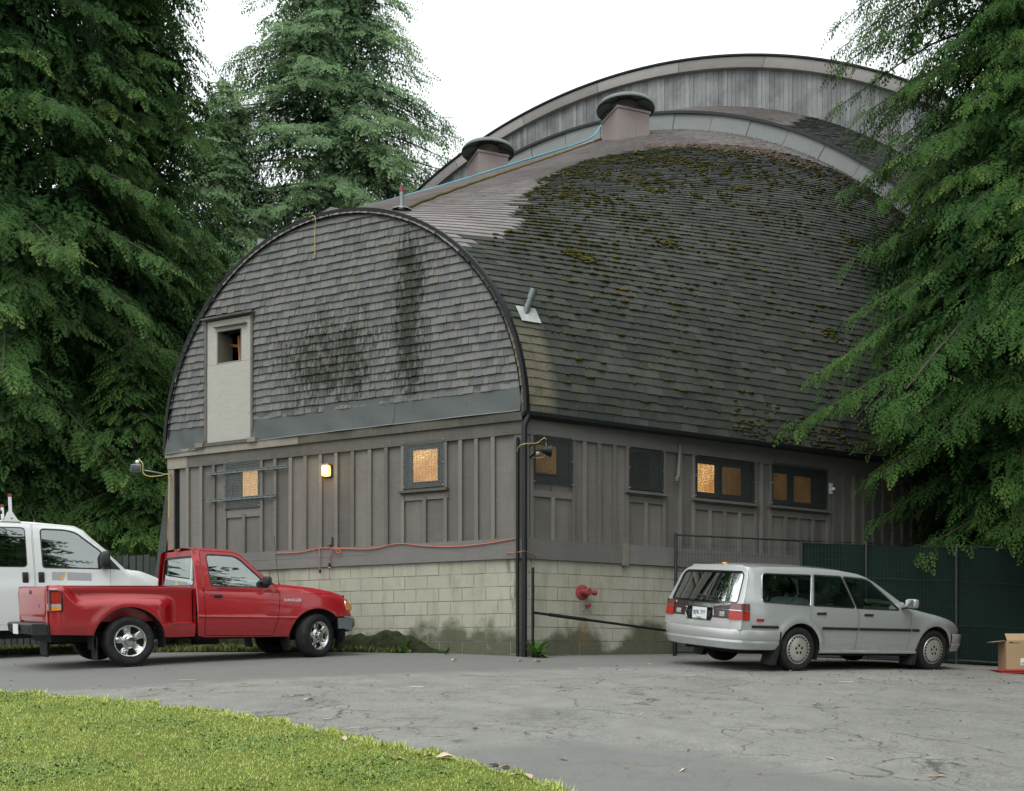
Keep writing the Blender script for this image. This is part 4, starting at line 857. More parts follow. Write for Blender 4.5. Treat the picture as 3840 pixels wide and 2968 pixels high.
# white switch plate with a bulb under the right eave
u0, z0 = pxr(3108, 1833); mb = MB(); WR.box(mb, u0 - .05, u0 + .05, z0 - .10, z0 + .09, .02, .045); sw = mb.build('bulb_holder', MT['white_plastic']); tag(sw, 'white plate with a bare bulb under the dark eave', 'light fitting')
mb = MB(); mb.lathe([(.0, .045), (.024, .048), (.02, .06), (.032, .075), (.035, .095), (.022, .115), (0, .12)], 14, WR.pt(u0 + .02, z0 - .02, 0), DR, UP, NR); mb.build('bulb', MT['white_plastic'], sw, True)
# corner floodlight
c = Rp(2008, 1705, .34); fl = MB(); aim = (DR * .75 + UP * -.05 - NR * -.3).normalized(); ay = aim.cross(UP).normalized(); az = ay.cross(aim)
fl.lathe([(.0, -.08), (.035, -.08), (.06, -.03), (.088, .04), (.096, .055), (.086, .06), (.0, .05)], 20, c, ay, az, aim); f0 = fl.build('floodlight', MT['black_metal'], None, 45); tag(f0, 'black round floodlight on the building corner with a yellow cord', 'floodlight')
mb = MB(); mb.tube([Rp(1978, 1720, .06), Rp(1992, 1700, .2), c - aim * .08], .014, 8); mb.tube([Rp(1976, 1678, .06), Rp(2005, 1660, .30), c + UP * .10], .010, 6); mb.build('bracket', MT['black_metal'], f0, True)
mb = MB(); mb.lathe([(.0, .0), (.03, .005), (.04, .05), (.03, .07), (0, .075)], 12, c - aim * .09 - UP * .06 - NR * .02, ay, az, -aim); mb.build('lamp_cap', MT['galv'], f0, True)
# floodlight on an arm at the far left corner
E0 = WL.pt(WLEN_L + .02, 0, 0); c = Vector((-.3675 * 17.9, 17.9, 1.5 + (2465 - 1752) / 3850 * 17.9))
cw = (A0 + DL * WLEN_L); Yl = cw.y - .1
def Pt(x, y, Y): return Vector(((x - CX_) / F_ * Y, Y, 1.5 + (HY_ - y) / F_ * Y))
mb = MB(); c = Pt(512, 1758, Yl); mb.rbox(c, (.19, .10, .15), .02); f1 = mb.build('floodlight', MT['galv'], None, 50); tag(f1, 'small grey floodlight on an arm at the left corner', 'floodlight')
mb = MB(); mb.rbox(c + Vector((-.0, -.055, -.0)), (.15, .015, .115), .006); mb.build('lamp_glass', MT['pane_dark'], f1, 50)
mb = MB(); mb.lathe([(.0, .03), (.035, .02), (.04, -.03), (.0, -.035)], 12, c + Vector((.02, 0, .12))); mb.build('sensor', MT['white_plastic'], f1, True)
mb = MB(); mb.tube([c + Vector((.06, 0, -.02)), Pt(545, 1765, Yl), Pt(640, 1783, Yl)], .014, 8); mb.build('arm', MT['galv'], f1, True)
rope('yellow_cord', [Pt(520, 1722, Yl), Pt(535, 1740, Yl - .03), Pt(538, 1775, Yl - .03), Pt(560, 1787, Yl - .03), Pt(600, 1785, Yl - .03), Pt(633, 1782, Yl - .03), Pt(635, 1840, Yl - .03), Pt(632, 1950, Yl - .03)], .010, MT['yellow_cord'], 'yellow cord from the left floodlight down the corner board', 'cord')
rope('orange_cord', [Pt(632, 1955, Yl - .02), Pt(629, 2000, Yl - .02), Pt(633, 2060, Yl - .02), Pt(634, 2120, Yl)], .010, MT['orange_cord'], 'orange cord hanging down the left corner board', 'cord')
# fire inlet on the block wall
u0, z0 = pxr(2182, 2222); O = WR.pt(u0, z0, .0)
mb = MB(); mb.lathe([(0, .02), (.10, .022), (.118, .012), (.12, .0)], 28, O, DR, UP, NR); fi = mb.build('fire_inlet', MT['rust_red'] if 'rust_red' in MT else MT['red_paint'], None, 40); tag(fi, 'red fire department inlet with a round rusty plate', 'fire inlet')
mb = MB(); mb.lathe([(.045, .015), (.045, .14), (.055, .15), (.058, .20), (.05, .215), (0, .215)], 16, O, DR, UP, NR); mb.build('nozzle', MT['red_paint'], fi, 40)
mb = MB(); ax = (DR * .95 + NR * .3).normalized(); ay = ax.cross(UP).normalized(); mb.lathe([(.03, .0), (.032, .10), (.046, .105), (.046, .15), (.038, .16), (0, .16)], 14, O + NR * .09 + DR * .03 - UP * .005, ay, UP, ax); mb.build('side_outlet', MT['red_paint'], fi, 40)
u1, z1 = pxr(2196, 2272); mb = MB(); mb.lathe([(.02, 0), (.02, .07), (.03, .075), (.028, .12), (0, .125)], 12, WR.pt(u1, z1, 0), DR, UP, NR); mb.lathe([(.0, .004), (.09, .004), (.09, .0)], 20, WR.pt(u1 - .04, z1 + .0, 0), DR, UP, NR, 1); tag(mb.build('drain_valve', [MT['red_paint'], MT['mortar_pale'] if 'mortar_pale' in MT else MT['mortar']], None, 40), 'small red drain valve below the fire inlet', 'valve')
# black post and barrier bar
g0 = Pt(1998, 2464, 15.05); mb = MB(); mb.tube([g0 - UP * .1, Pt(1998, 2129, 15.05)], .022, 10); po = mb.build('thin_post', MT['black_metal'], None, 50); tag(po, 'thin black post standing before the corner downpipe', 'post')
pe = Vector((2.55, 16.1, 0)); pe.z = GZ(2.55, 16.1)
mb = MB(); mb.tube([Pt(2002, 2298, 15.05), pe + UP * .38], .020, 8); mb.tube([Pt(2002, 2298, 15.05) + (pe + UP * .38 - Pt(2002, 2298, 15.05)) * .1, Pt(2002, 2298, 15.05) + (pe + UP * .38 - Pt(2002, 2298, 15.05)) * .36], .026, 8); ba = mb.build('barrier_bar', MT['black_metal'], None, 50); tag(ba, 'sloping black barrier bar in front of the block wall', 'barrier')
mb = MB(); mb.tube([pe - UP * .1, pe + UP * .40], .03, 8); mb.build('foot_post', MT['black_metal'], ba, 50)
# ------------------------------------------------------------------ vehicles: sheet-metal panels cut from a flat grid, then bent to shape
def inpoly(x, z, poly):
    c = False; n = len(poly); j = n - 1
    for i in range(n):
        xi, zi = poly[i]; xj, zj = poly[j]
        if (zi > z) != (zj > z) and x < (xj - xi) * (z - zi) / (zj - zi) + xi: c = not c
        j = i
    return c
def area2(p): return sum(p[i][0] * p[(i + 1) % len(p)][1] - p[(i + 1) % len(p)][0] * p[i][1] for i in range(len(p)))
def offset(poly, d):
    """grow (d>0) or shrink a polygon"""
    s = 1 if area2(poly) > 0 else -1; n = len(poly); out = []
    for i in range(n):
        p0, p1, p2 = Vector(poly[i - 1]), Vector(poly[i]), Vector(poly[(i + 1) % n])
        a = (p1 - p0).normalized(); b = (p2 - p1).normalized(); na = Vector((a.y, -a.x)) * s; nb = Vector((b.y, -b.x)) * s
        m = na + nb; m = m / max(.35, m.length_squared / 2) ; out.append(tuple(p1 + m * d * 1.0))
    return out
def roundp(poly, r, k=4):
    out = []; n = len(poly); rr = r if hasattr(r, '__len__') else [r] * n
    for i in range(n):
        p0, p1, p2 = Vector(poly[i - 1]), Vector(poly[i]), Vector(poly[(i + 1) % n]); r_ = min(rr[i], (p0 - p1).length * .45, (p2 - p1).length * .45)
        if r_ < 1e-4: out.append(tuple(p1)); continue
        a = p1 + (p0 - p1).normalized() * r_; b = p1 + (p2 - p1).normalized() * r_
        for j in range(k + 1):
            t = j / k; out.append(tuple(a * (1 - t) ** 2 + p1 * 2 * t * (1 - t) + b * t * t))
    return out
def arc(cx, cz, r, a0, a1, n): return [(cx + r * math.cos(R(a0 + (a1 - a0) * i / n)), cz + r * math.sin(R(a0 + (a1 - a0) * i / n))) for i in range(n + 1)]
def cut_panels(regions, cuts, x0, x1, z0, z1, step):
    """regions: [(name, polygon)] first hit wins (None name = hole); returns {name: (pts2d, faces)}"""
    bm = bmesh.new(); nx, nz = max(1, int((x1 - x0) / step)), max(1, int((z1 - z0) / step))
    V = [[bm.verts.new((x0 + (x1 - x0) * i / nx, 0, z0 + (z1 - z0) * j / nz)) for j in range(nz + 1)] for i in range(nx + 1)]
    for i in range(nx):
        for j in range(nz): bm.faces.new((V[i][j], V[i + 1][j], V[i + 1][j + 1], V[i][j + 1]))
    polys = [p for _, p in regions] + list(cuts)
    for poly in polys:
        n = len(poly)
        for i in range(n):
            a, b = poly[i], poly[(i + 1) % n]; dx, dz = b[0] - a[0], b[1] - a[1]; l = math.hypot(dx, dz)
            if l < 1e-6: continue
            lo = (min(a[0], b[0]) - step * .6, min(a[1], b[1]) - step * .6); hi = (max(a[0], b[0]) + step * .6, max(a[1], b[1]) + step * .6); g = set()
            for f in bm.faces:
                fx = [v.co.x for v in f.verts]; fz = [v.co.z for v in f.verts]
                if max(fx) < lo[0] or min(fx) > hi[0] or max(fz) < lo[1] or min(fz) > hi[1]: continue
                d = [(v.co.x - a[0]) * dz - (v.co.z - a[1]) * dx for v in f.verts]
                if max(d) < 0 or min(d) > 0: continue
                g.add(f); g.update(f.edges); g.update(f.verts)
            if g: bmesh.ops.bisect_plane(bm, geom=list(g), dist=1e-5, plane_co=(a[0], 0, a[1]), plane_no=(dz / l, 0, -dx / l))
    out = {}
    for f in bm.faces:
        c = f.calc_center_median(); nm = 0
        for name, poly in regions:
            if inpoly(c.x, c.z, poly): nm = name; break
        if not nm: continue
        out.setdefault(nm, []).append([(v.co.x, v.co.z) for v in f.verts])
    res = {}
    for nm, fs in out.items():
        idx = {}; P = []; Fc = []
        for f in fs:
            ids = []
            for p in f:
                k = (round(p[0], 5), round(p[1], 5))
                if k not in idx: idx[k] = len(P); P.append(p)
                if not ids or ids[-1] != idx[k]: ids.append(idx[k])
            if len(ids) > 2: Fc.append(tuple(ids))
        res[nm] = (P, Fc)
    bm.free(); return res
def side_mesh(nm, data, W, sgn, mat, inset=0.0, smooth=45):
    P, Fc = data; me = bpy.data.meshes.new(nm); me.from_pydata([(x, sgn * (W(x, z) - inset), z) for x, z in P], [], Fc if sgn < 0 else [f[::-1] for f in Fc]); me.materials.append(mat); smooth_me(me, smooth); me.update(); return me
def lerp(x, xs, ys): return float(np.interp(x, xs, ys))
def sstep(a, b, x): t = min(1, max(0, (x - a) / (b - a))); return t * t * (3 - 2 * t)
MT['tyre'] = (lambda m: (m.set(col=m.ramp(m.noise(m.obj(), 12, 4), (.3, (.012, .012, .013)), (.75, (.03, .03, .029))), rough=.8, spec=.3), m.mat)[-1])(NM('tyre_rubber'))
MT['chrome'] = plain('chrome', (.62, .63, .62), .14, .08, 5, metal=1.0); MT['alu'] = plain('painted_wheel_silver', (.52, .51, .46), .35, .1, 8, metal=.5)
MT['glass'] = glassmat('car_glass', (.50, .58, .55), 1.35, .02); MT['glass_van'] = glassmat('van_glass', (.26, .31, .30), 1.8, .16); MT['glass_truck'] = glassmat('truck_glass', (.50, .58, .55), 1.8, .16); MT['black_plastic'] = plain('black_plastic', (.018, .02, .022), .5, .25, 15)
MT['grey_plastic'] = plain('grey_bumper_plastic', (.10, .125, .135), .5, .12, 8); MT['amber'] = plain('amber_lens', (.75, .22, .02), .12, .1, 30, coat=1.0); MT['red_lens'] = plain('red_lens', (.36, .016, .012), .25, .35, 30, coat=.15); MT['clear_lens'] = plain('clear_lens', (.36, .34, .31), .15, .15, 30, coat=1.0)
MT['smoke_lens'] = plain('smoked_red_lens', (.13, .03, .025), .12, .2, 30, coat=1.0); MT['seat'] = plain('seat_cloth', (.10, .11, .11), .9, .2, 10); MT['seat_pale'] = plain('pale_seat_cloth', (.33, .36, .36), .9, .15, 10)
MT['dash'] = plain('dashboard', (.035, .04, .04), .7, .2, 6); MT['under'] = plain('underbody', (.010, .010, .010), .95, .2, 4); MT['plate_white'] = plain('plate_white', (.66, .68, .66), .4, .06, 8); MT['plate_blue'] = plain('plate_blue', (.03, .06, .30), .5, .05, 8)
MT['letter_white'] = plain('badge_white', (.75, .75, .74), .3, .03, 5); MT['cloth_white'] = plain('white_cloth', (.55, .60, .58), .9, .1, 6)
def wheel(parent, x, y, r, wdt, style, steer=0.0, side=-1):
    """axle along y; side -1 faces -y"""
    M = Matrix.Translation((x, y, r)) @ Matrix.Rotation(steer, 4, 'Z'); X = (M.to_3x3() @ Vector((1, 0, 0))); Z = Vector((0, 0, 1)); N = (M.to_3x3() @ Vector((0, side, 0))); o = M.translation; h = wdt / 2
    rr = .645 * r if style == 'spoke' else .66 * r
    mb = MB(); mb.lathe([(rr * .97, -h * .8), (r * .80, -h), (r * .93, -h * .97), (r * .985, -h * .78), (r, -h * .5), (r, h * .5), (r * .985, h * .78), (r * .93, h * .97), (r * .80, h), (rr * 1.04, h * .86), (rr * .99, h * .80)], 48, o, X, Z, N); wo = mb.build('wheel', MT['tyre'], parent, 60)
    if style == 'spoke':
        tr = MB()
        for k in range(52):
            a = 2 * math.pi * k / 52; d = X * math.cos(a) + Z * math.sin(a); t = -X * math.sin(a) + Z * math.cos(a)
            for s in (-1, 1): tr.obox(o + d * (r * .978) + N * (s * h * .80) - t * .009, t * .018, d * (r * .016), N * (s * h * .12))
        tag(tr.build('tread', MT['tyre'], wo), None, None, None, 'stuff')
    if style == 'spoke':
        mb = MB(); mb.lathe([(0, h * .28), (rr * .98, h * .28)], 30, o, X, Z, N); mb.build('brake', MT['under'], wo)
        mb = MB(); mb.lathe([(rr * .84, h * .45), (rr * .90, h * .78), (rr * .955, h * .90), (rr * 1.01, h * .90), (rr * 1.03, h * .80)], 40, o, X, Z, N); rim = mb.build('rim', MT['chrome'], wo, 60)
        mb = MB()
        for k in range(5):
            a = 2 * math.pi * k / 5 + .5; d = X * math.cos(a) + Z * math.sin(a); t = -X * math.sin(a) + Z * math.cos(a)
            for wa, wb, n0, n1 in ((.16, .24, .60, .66),):
                P = [];
                for u in np.linspace(0, 1, 5):
                    rad = rr * (.30 + .58 * u); ww = rr * (.19 + .11 * u * u); hh = h * (.62 + .16 * u - .22 * math.sin(u * 3.14))
                    P.append([o + d * rad + t * s * ww + N * (hh - (.06 * h if abs(s) > .8 else 0) - (.30 * h if abs(s) > 1 else 0)) for s in (-1.08, -.95, -.35, 0, .35, .95, 1.08)])
                mb.grid(P)
        mb.build('spoke', MT['chrome'], wo, 60)
        mb = MB(); mb.lathe([(rr * .50, h * .42), (rr * .40, h * .60), (rr * .34, h * .66), (rr * .31, h * 1.02), (rr * .24, h * 1.12), (0, h * 1.13)], 24, o, X, Z, N); mb.build('hub_cap', MT['chrome'], wo, 35)
    else:
        mb = MB(); mb.lathe([(rr * 1.03, h * .80), (rr * .99, h * .93), (rr * .90, h * .88), (rr * .84, h * .90), (rr * .80, h * .96), (rr * .4, h * 1.03), (0, h * 1.05)], 48, o, X, Z, N); hc = mb.build('hub_cap', MT['alu'], wo, 50)
        mb = MB()
        for k in range(24):
            a = 2 * math.pi * k / 24; d = X * math.cos(a) + Z * math.sin(a); t = -X * math.sin(a) + Z * math.cos(a); mb.obox(o + d * rr * .815 - t * rr * .045 + N * h * .90, t * rr * .09, d * rr * .10, N * .012)
        tag(mb.build('slots', MT['under'], wo), None, None, None, 'stuff')
        mb = MB()
        for k in range(5):
            a = 2 * math.pi * k / 5 + .35; d = X * math.cos(a) + Z * math.sin(a); mb.lathe([(rr * .095, h * .95), (rr * .095, h * 1.047), (0, h * 1.047)], 12, o + d * rr * .27, X, Z, N)
        tag(mb.build('lug_holes', MT['under'], wo), None, None, None, 'stuff')
    return wo
def pose(Z1, phi, x1, cr_, cf_, wb, roll, hw, scale=1.0):
    ph = R(phi); P = Vector(((x1 - CX_) / F_ * Z1, Z1, cr_)); pit = math.atan2(cf_ - cr_, wb)
    fw = Vector((math.cos(ph) * math.cos(pit), math.sin(ph) * math.cos(pit), math.sin(pit))); lh = Vector((-math.sin(ph), math.cos(ph), 0)); r = R(roll)
    up0 = fw.cross(lh); lat = lh * math.cos(r) + up0 * math.sin(r); up = fw.cross(lat); o = P + lat * hw * scale
    M = Matrix([[fw[i] * scale, lat[i] * scale, up[i] * scale, o[i]] for i in range(3)] + [[0, 0, 0, 1]]); return M
def top_grid(mb, st, n=13, crown=.02, bow=0.0):
    """st: list of (x, half_width, z); rows across; crown lifts the middle, bow pushes the middle along x"""
    P = []
    for x, w, z in st: P.append([(x + bow * (1 - (s * s)), s * w, z + crown * (1 - s * s)) for s in np.linspace(-1, 1, n)])
    return mb.grid(P)
def text(name, body, size, mat, parent, M, ext=.002, sx=1.0):
    cu = bpy.data.curves.new(name, 'FONT'); cu.body = body; cu.size = size; cu.extrude = ext; cu.align_x = 'CENTER'; cu.align_y = 'CENTER'; cu.materials.append(mat); cu.resolution_u = 3
    tmp = bpy.data.objects.new(name, cu); COL.objects.link(tmp); bpy.context.view_layer.update(); me = bpy.data.meshes.new_from_object(tmp.evaluated_get(bpy.context.evaluated_depsgraph_get())); bpy.data.objects.remove(tmp); bpy.data.curves.remove(cu); me.name = name
    o = bpy.data.objects.new(name, me); COL.objects.link(o); o.parent = parent; o.matrix_local = M @ Matrix.Diagonal((sx, 1, 1, 1)); return o
def plane_M(o, X, Y, Z): 
    X, Y, Z = Vector(X).normalized(), Vector(Y).normalized(), Vector(Z).normalized(); return Matrix([[X[i], Y[i], Z[i], o[i]] for i in range(3)] + [[0, 0, 0, 1]])
# ================================================================== red pickup
def build_truck():
    hw = .86; T = thing('pickup_truck', 'red pickup truck with a flared bed parked in front of the white van', 'truck', matrix=pose(13.12, 37.5, 492.8, 1.392, 1.494, 2.647, 2.5, hw, .965))
    red = paint('red_car_paint', (.36, .006, .012), 0, .3, .75)
    ztop = lambda x: lerp(x, [.90, .97, 1.2, 1.50, 1.60, 2.03, 2.12, 2.3, 2.7, 3.0, 3.2, 3.30, 3.345], [1.52, 1.575, 1.585, 1.565, 1.525, 1.115, 1.085, 1.075, 1.035, .985, .93, .86, .70])
    crease = lambda x: .663 - .0269 * x
    def W(x, z):
        c = crease(x); w = hw
        if z > c: w -= .008 + .05 * ((z - c) / .4) ** 2 if z < c + .4 else .058
        if z > c + .4: w = hw - .058 - .145 * ((z - c - .4) / .52) ** 1.15
        if z < c: w -= .012 + .06 * ((c - z) / .32) ** 2
        zt = ztop(x)
        if x > 2.08 and z > zt - .10: w -= .07 * ((z - zt + .10) / .10) ** 2
        if x > 2.7: w -= .10 * ((x - 2.7) / .65) ** 2.4
        if x < 1.0 and z > 1.45: w -= .02
        w += .012 * max(0, 1 - abs(z - c) / .014)
        if 1.0 < x < 3.1 and abs(z - (.99 - .0295 * (x - 1))) < .0051: w -= .008
        if x > 2.2:                                  # raised lip round the wheel arch
            d = math.hypot(x - 2.735, z - .285); w += .014 * max(0, 1 - abs(d - .475) / .07)
        return w
    archf = arc(2.735, .275, .455, 205, -28, 22)
    win = roundp([(1.14, 1.065), (2.0, 1.045), (1.55, 1.478), (1.118, 1.492)], [.03, .05, .10, .05])
    door = roundp([(1.022, .372), (2.03, .345), (2.10, .56), (2.155, .95), (2.06, 1.075), (1.60, 1.508), (1.50, 1.535), (1.022, 1.55)], [.04, .03, .2, .05, .02, .05, .05, .02])
    body = [(.93, .375), (1.02, .345), (2.235, .325)] + [p for p in archf if p[1] > .30 or p[0] > 3.0][1:]
    body = [(.93, .37), (1.05, .345), (2.26, .325)] + [p for p in archf[1:] if not (p[0] > 3.0 and p[1] < .60)] + [(3.06, .605), (3.345, .605)] + [(x, ztop(x)) for x in (3.345, 3.33, 3.30, 3.2, 3.0, 2.7, 2.4, 2.12, 2.03, 1.80, 1.60, 1.5, 1.2, .97, .93)]
    gap = offset(door, .004); dr = offset(door, -.004); trim = offset(win, .016)
    reg = [('glass', win), ('seal', trim), ('door', dr), (None, gap), ('cab', body)]
    D = cut_panels(reg, [[(.9, crease(.9) + d), (3.4, crease(3.4) + d)] for d in (-.014, 0, .014)] + [[(1.0, .995), (3.2, .93)], [(1.0, .985), (3.2, .92)]], .90, 3.36, .30, 1.60, .045)
    for s, nm in ((-1, 'near'), (1, 'far')):
        cab = link('cab_side', side_mesh('cab_side', D['cab'], W, s, red), T); dr_o = link('door', side_mesh('door', D['door'], W, s, red), T)
        link('window', side_mesh('window', D['glass'], W, s, MT['glass_truck'], .012), dr_o); link('window_seal', side_mesh('window_seal', D['seal'], W, s, MT['black_plastic'], -.001), dr_o)
        mb = MB(); mb.rbox((1.215, s * (W(1.215, .918) + .004), .918), (.125, .03, .044), .008); mb.build('handle', MT['black_plastic'], dr_o, 50)
        mb = MB(); mb.lathe([(.012, 0), (.012, .006), (0, .007)], 10, (1.115, s * W(1.115, .925), .925), (1, 0, 0), (0, 0, 1), (0, s, 0)); mb.build('lock', MT['black_plastic'], dr_o)
        mb = MB(); xm = 1.93; ym = s * (W(1.9, 1.08) + .09); mb.rbox((xm, ym, 1.13), (.09, .16, .13), .03); mb.tube([(1.95, s * W(1.95, 1.06), 1.065), (xm, ym, 1.08)], .03, 8); mb.build('mirror', MT['black_plastic'], T, 50)
        # bed side: narrow box with a swollen rear fender and a foot step ahead of it
        def WB(x, z):
            bul = 1 - sstep(.40, .64, x) if z > .53 else (1 - .06 * sstep(.45, .6, x))
            full = hw - .005 - .055 * max(0, (.60 - z) / .25) ** 2
            d = math.hypot(x, z - .30); full += .012 * max(0, 1 - abs(d - .50) / .07)
            tz = .775 + .045 * math.exp(-((x - .0) / .5) ** 2) + .19 * sstep(-.60, -.84, x); inn = hw - .145
            top = sstep(tz, tz + .14, z); w = inn + (full - inn) * (1 - top) * bul
            if z <= .53: w = inn + (full - inn) * bul
            if z > .965: w += .020 * sstep(.965, .985, z) * (1 - .6 * sstep(1.02, 1.05, z))
            w -= .05 * sstep(-.85, -1.0, x) * (1 if z < 1.2 else 0)
            return w
        archr = arc(.0, .30, .475, 195, -12, 22)
        bed = [(-.985, .43), (-.46, .41)] + [p for p in archr if p[1] > .36] + [(.465, .36), (.885, .36), (.885, 1.045), (-.985, 1.055)]
        if s == -1: DB = cut_panels([('bed', bed)], [[(-1, .53), (.9, .53)], [(-1, .968), (.9, .968)]], -.99, .89, .34, 1.07, .035)
        bs = link('bed_side', side_mesh('bed_side', DB['bed'], WB, s, red, 0, 70), T)
        mb = MB(); mb.grid([[(x, s * (hw - .130 - d), z) for d, z in ((.0, 1.050), (.045, 1.058), (.085, 1.05), (.09, .60))] for x in (-.97, -.3, .3, .88)]); mb.build('bed_rail', red, bs, True)
        # inner arch liner
        mb = MB(); mb.grid([[(.0 + .47 * math.cos(a), s * y, .30 + .47 * math.sin(a)) for y in (.84, .55)] for a in np.linspace(R(-10), R(190), 16)]); mb.build('wheel_well', MT['under'], T, True); mb = MB(); mb.grid([[(2.735 + .455 * math.cos(a), s * y, .275 + .455 * math.sin(a)) for y in (.83, .52)] for a in np.linspace(R(-20), R(200), 16)]); mb.build('wheel_well', MT['under'], T, True)
        # tail lamp
        lp = MB(); x0 = -.99
        for (z0, z1, m) in ((.735, .785, 2), (.785, .82, 1), (.82, .985, 0)):
            lp.grid([[(x, s * (WB(x, z) + .012) if x > -.985 else s * (WB(-.98, z) - .02 - (x + 1.0) * -1.5), z) for z in (z0, z1)] for x in (-1.004, -.99, -.96, -.90, -.852)], m)
        tl = lp.build('tail_lamp', [MT['red_lens'], MT['clear_lens'], MT['amber']], T, 40)
        fr = MB(); fr.tube([(x, s * (WB(x, z) + .010), z) for x, z in ((-.985, .99), (-.90, .99), (-.855, .96), (-.845, .90), (-.845, .735), (-.985, .728), (-.985, .99))], .014, 6); fr.build('lamp_frame', MT['black_plastic'], tl, True)
        if s < 0: fl = MB(); fl.box((-.42, s * .70, .24), (.012, .24, .30)); fl.build('mud_flap', MT['rubber'], T)
        tp = MB(); tp.prism([(0, .70), (.105, .69), (.088, .80), (.03, .835), (0, .83)], (3.245, s * (W(3.245, .75) + .006), 0), (1, -s * .42, 0), (0, 0, 1), (0, s, 0), -.02, .004); tp.build('turn_lamp', MT['amber'], T)
        tp = MB(); tp.tube([(3.235, s * (W(3.235, .7) + .003), .69), (3.235, s * (W(3.24, .83) + .003), .835), (3.27, s * (W(3.27, .84) + .003), .85)], .009, 6); tp.build('lamp_bezel', MT['chrome'], T, True)
    fl = MB(); fl.rbox((-.80, .28, .27), (.05, .40, .34), .04); fl.build('tow_flap', MT['rubber'], T)
    # step plate (dark)
    st = MB(); st.box((.68, -(hw - .07), .535), (.30, .10, .012)); st.build('foot_step', MT['black_plastic'], T); st = MB(); st.box((.68, (hw - .07), .535), (.30, .10, .012)); st.build('foot_step', MT['black_plastic'], T)
    # roof, screen, bonnet, rear wall
    mb = MB(); top_grid(mb, [(x, W(x, ztop(x)), ztop(x)) for x in np.linspace(.955, 1.60, 10)], 15, .035); mb.build('roof', red, T, True)
    mb = MB(); top_grid(mb, [(x, W(x, ztop(x)) - .03, ztop(x)) for x in np.linspace(1.62, 2.01, 7)], 15, .015, .07); mb.build('windscreen', MT['glass_truck'], T, True)
    mb = MB(); top_grid(mb, [(x, W(x, ztop(x)), ztop(x)) for x in (1.58, 1.60, 1.625)], 15, .028, .01); mb.build('screen_header', red, T, True)
    for s in (-1, 1):
        mb = MB(); mb.grid([[(x, s * (W(x, ztop(x)) - d), ztop(x) + d * .12) for d in (0, .02, .04)] for x in np.linspace(1.60, 2.05, 8)]); mb.build('pillar', red, T, True)
    mb = MB(); top_grid(mb, [(x, W(x, ztop(x)), ztop(x)) for x in np.linspace(2.03, 2.14, 4)], 15, .02, .06); mb.build('cowl', MT['black_plastic'], T, True)
    mb = MB(); top_grid(mb, [(x, W(x, ztop(x)), ztop(x)) for x in (2.12, 2.2, 2.35, 2.5, 2.7, 2.85, 3.0, 3.1, 3.2, 3.27, 3.30)], 17, .03, .03); mb.build('bonnet', red, T, True)
    # grille and lamps
    mb = MB(); top_grid(mb, [(x, W(x, min(z, .8)), z) for x, z in ((3.30, .86), (3.335, .80), (3.345, .70), (3.345, .60))], 17, 0, .07); mb.build('grille', MT['black_plastic'], T, True)
    for s in (-1, 1):
        mb = MB(); mb.rbox((3.355, s * .58, .755), (.05, .28, .14), .02); mb.build('headlamp', MT['clear_lens'], T, 50)
    # cab rear wall with sliding window
    rear = [(y, z) for y, z in ((-.70, 1.0), (.70, 1.0), (.64, 1.50), (.58, 1.56), (-.58, 1.56), (-.64, 1.50))]; rw = roundp([(-.62, 1.075), (.62, 1.075), (.56, 1.455), (-.56, 1.455)], .05)
    DR_ = cut_panels([('glass', rw), ('seal', offset(rw, .03)), ('back_panel', rear + []), ], [], -.72, .72, .98, 1.58, .06)
    for nm, mt, ins in (('glass', MT['glass_truck'], .01), ('seal', MT['black_plastic'], -.004), ('back_panel', red, 0)):
        P, Fc = DR_[nm]; me = bpy.data.meshes.new(nm); me.from_pydata([(.935 + ins + .035 * (z - 1.0) / .5 + (.05 * max(0, abs(y) - .5) ** 1), y, z) for y, z in P], [], Fc); me.materials.append(mt); smooth_me(me, 50); link({'glass': 'rear_window', 'seal': 'rear_window_seal', 'back_panel': 'cab_back'}[nm], me, T)
    mb = MB(); mb.box((.925, 0, .70), (.03, 1.42, .62)); mb.build('cab_lower_back', red, T)
    for s in (-1, 1):
        mb = MB(); mb.grid([[(.93 + .02 * k, s * (W(.95, z) - .05 + .025 * k), z) for k in range(3)] for z in np.linspace(.40, 1.55, 14)]); mb.build('cab_corner', red, T, True)
    mb = MB(); mb.rbox((.965, 0, 1.575), (.06, .22, .035), .01); mb.build('brake_lamp', MT['red_lens'], T, 50)
    # bed floor, front wall, tailgate
    mb = MB(); mb.box((-.05, 0, .60), (1.86, 1.30, .04)); mb.build('bed_floor', red, T); mb = MB(); mb.box((.875, 0, .82), (.03, 1.42, .44)); mb.build('bed_front', red, T)
    def TG(y, z): return -1.0 - .012 * (1 - (y / .7) ** 2) + .012 * sstep(1.0, 1.05, z) - .010 * sstep(.66, .685, z)
    tg = [(-.70, .60), (.70, .60), (.70, 1.035), (-.70, 1.035)]; DT = cut_panels([('tailgate', roundp(tg, .025))], [[(-.7, .66), (.7, .66)], [(-.7, .685), (.7, .685)]], -.71, .71, .59, 1.04, .05); P, Fc = DT['tailgate']
    me = bpy.data.meshes.new('tailgate'); me.from_pydata([(TG(y, z), y, z) for y, z in P], [], Fc); me.materials.append(red); smooth_me(me, 50); tgo = link('tailgate', me, T)
    mb = MB(); mb.grid([[(-1.0 + d, y, 1.034 + h) for d, h in ((0, 0), (.015, .012), (.035, .012), (.04, 0), (.045, -.4))] for y in (-.69, 0, .69)]); mb.build('gate_top', red, tgo, True)
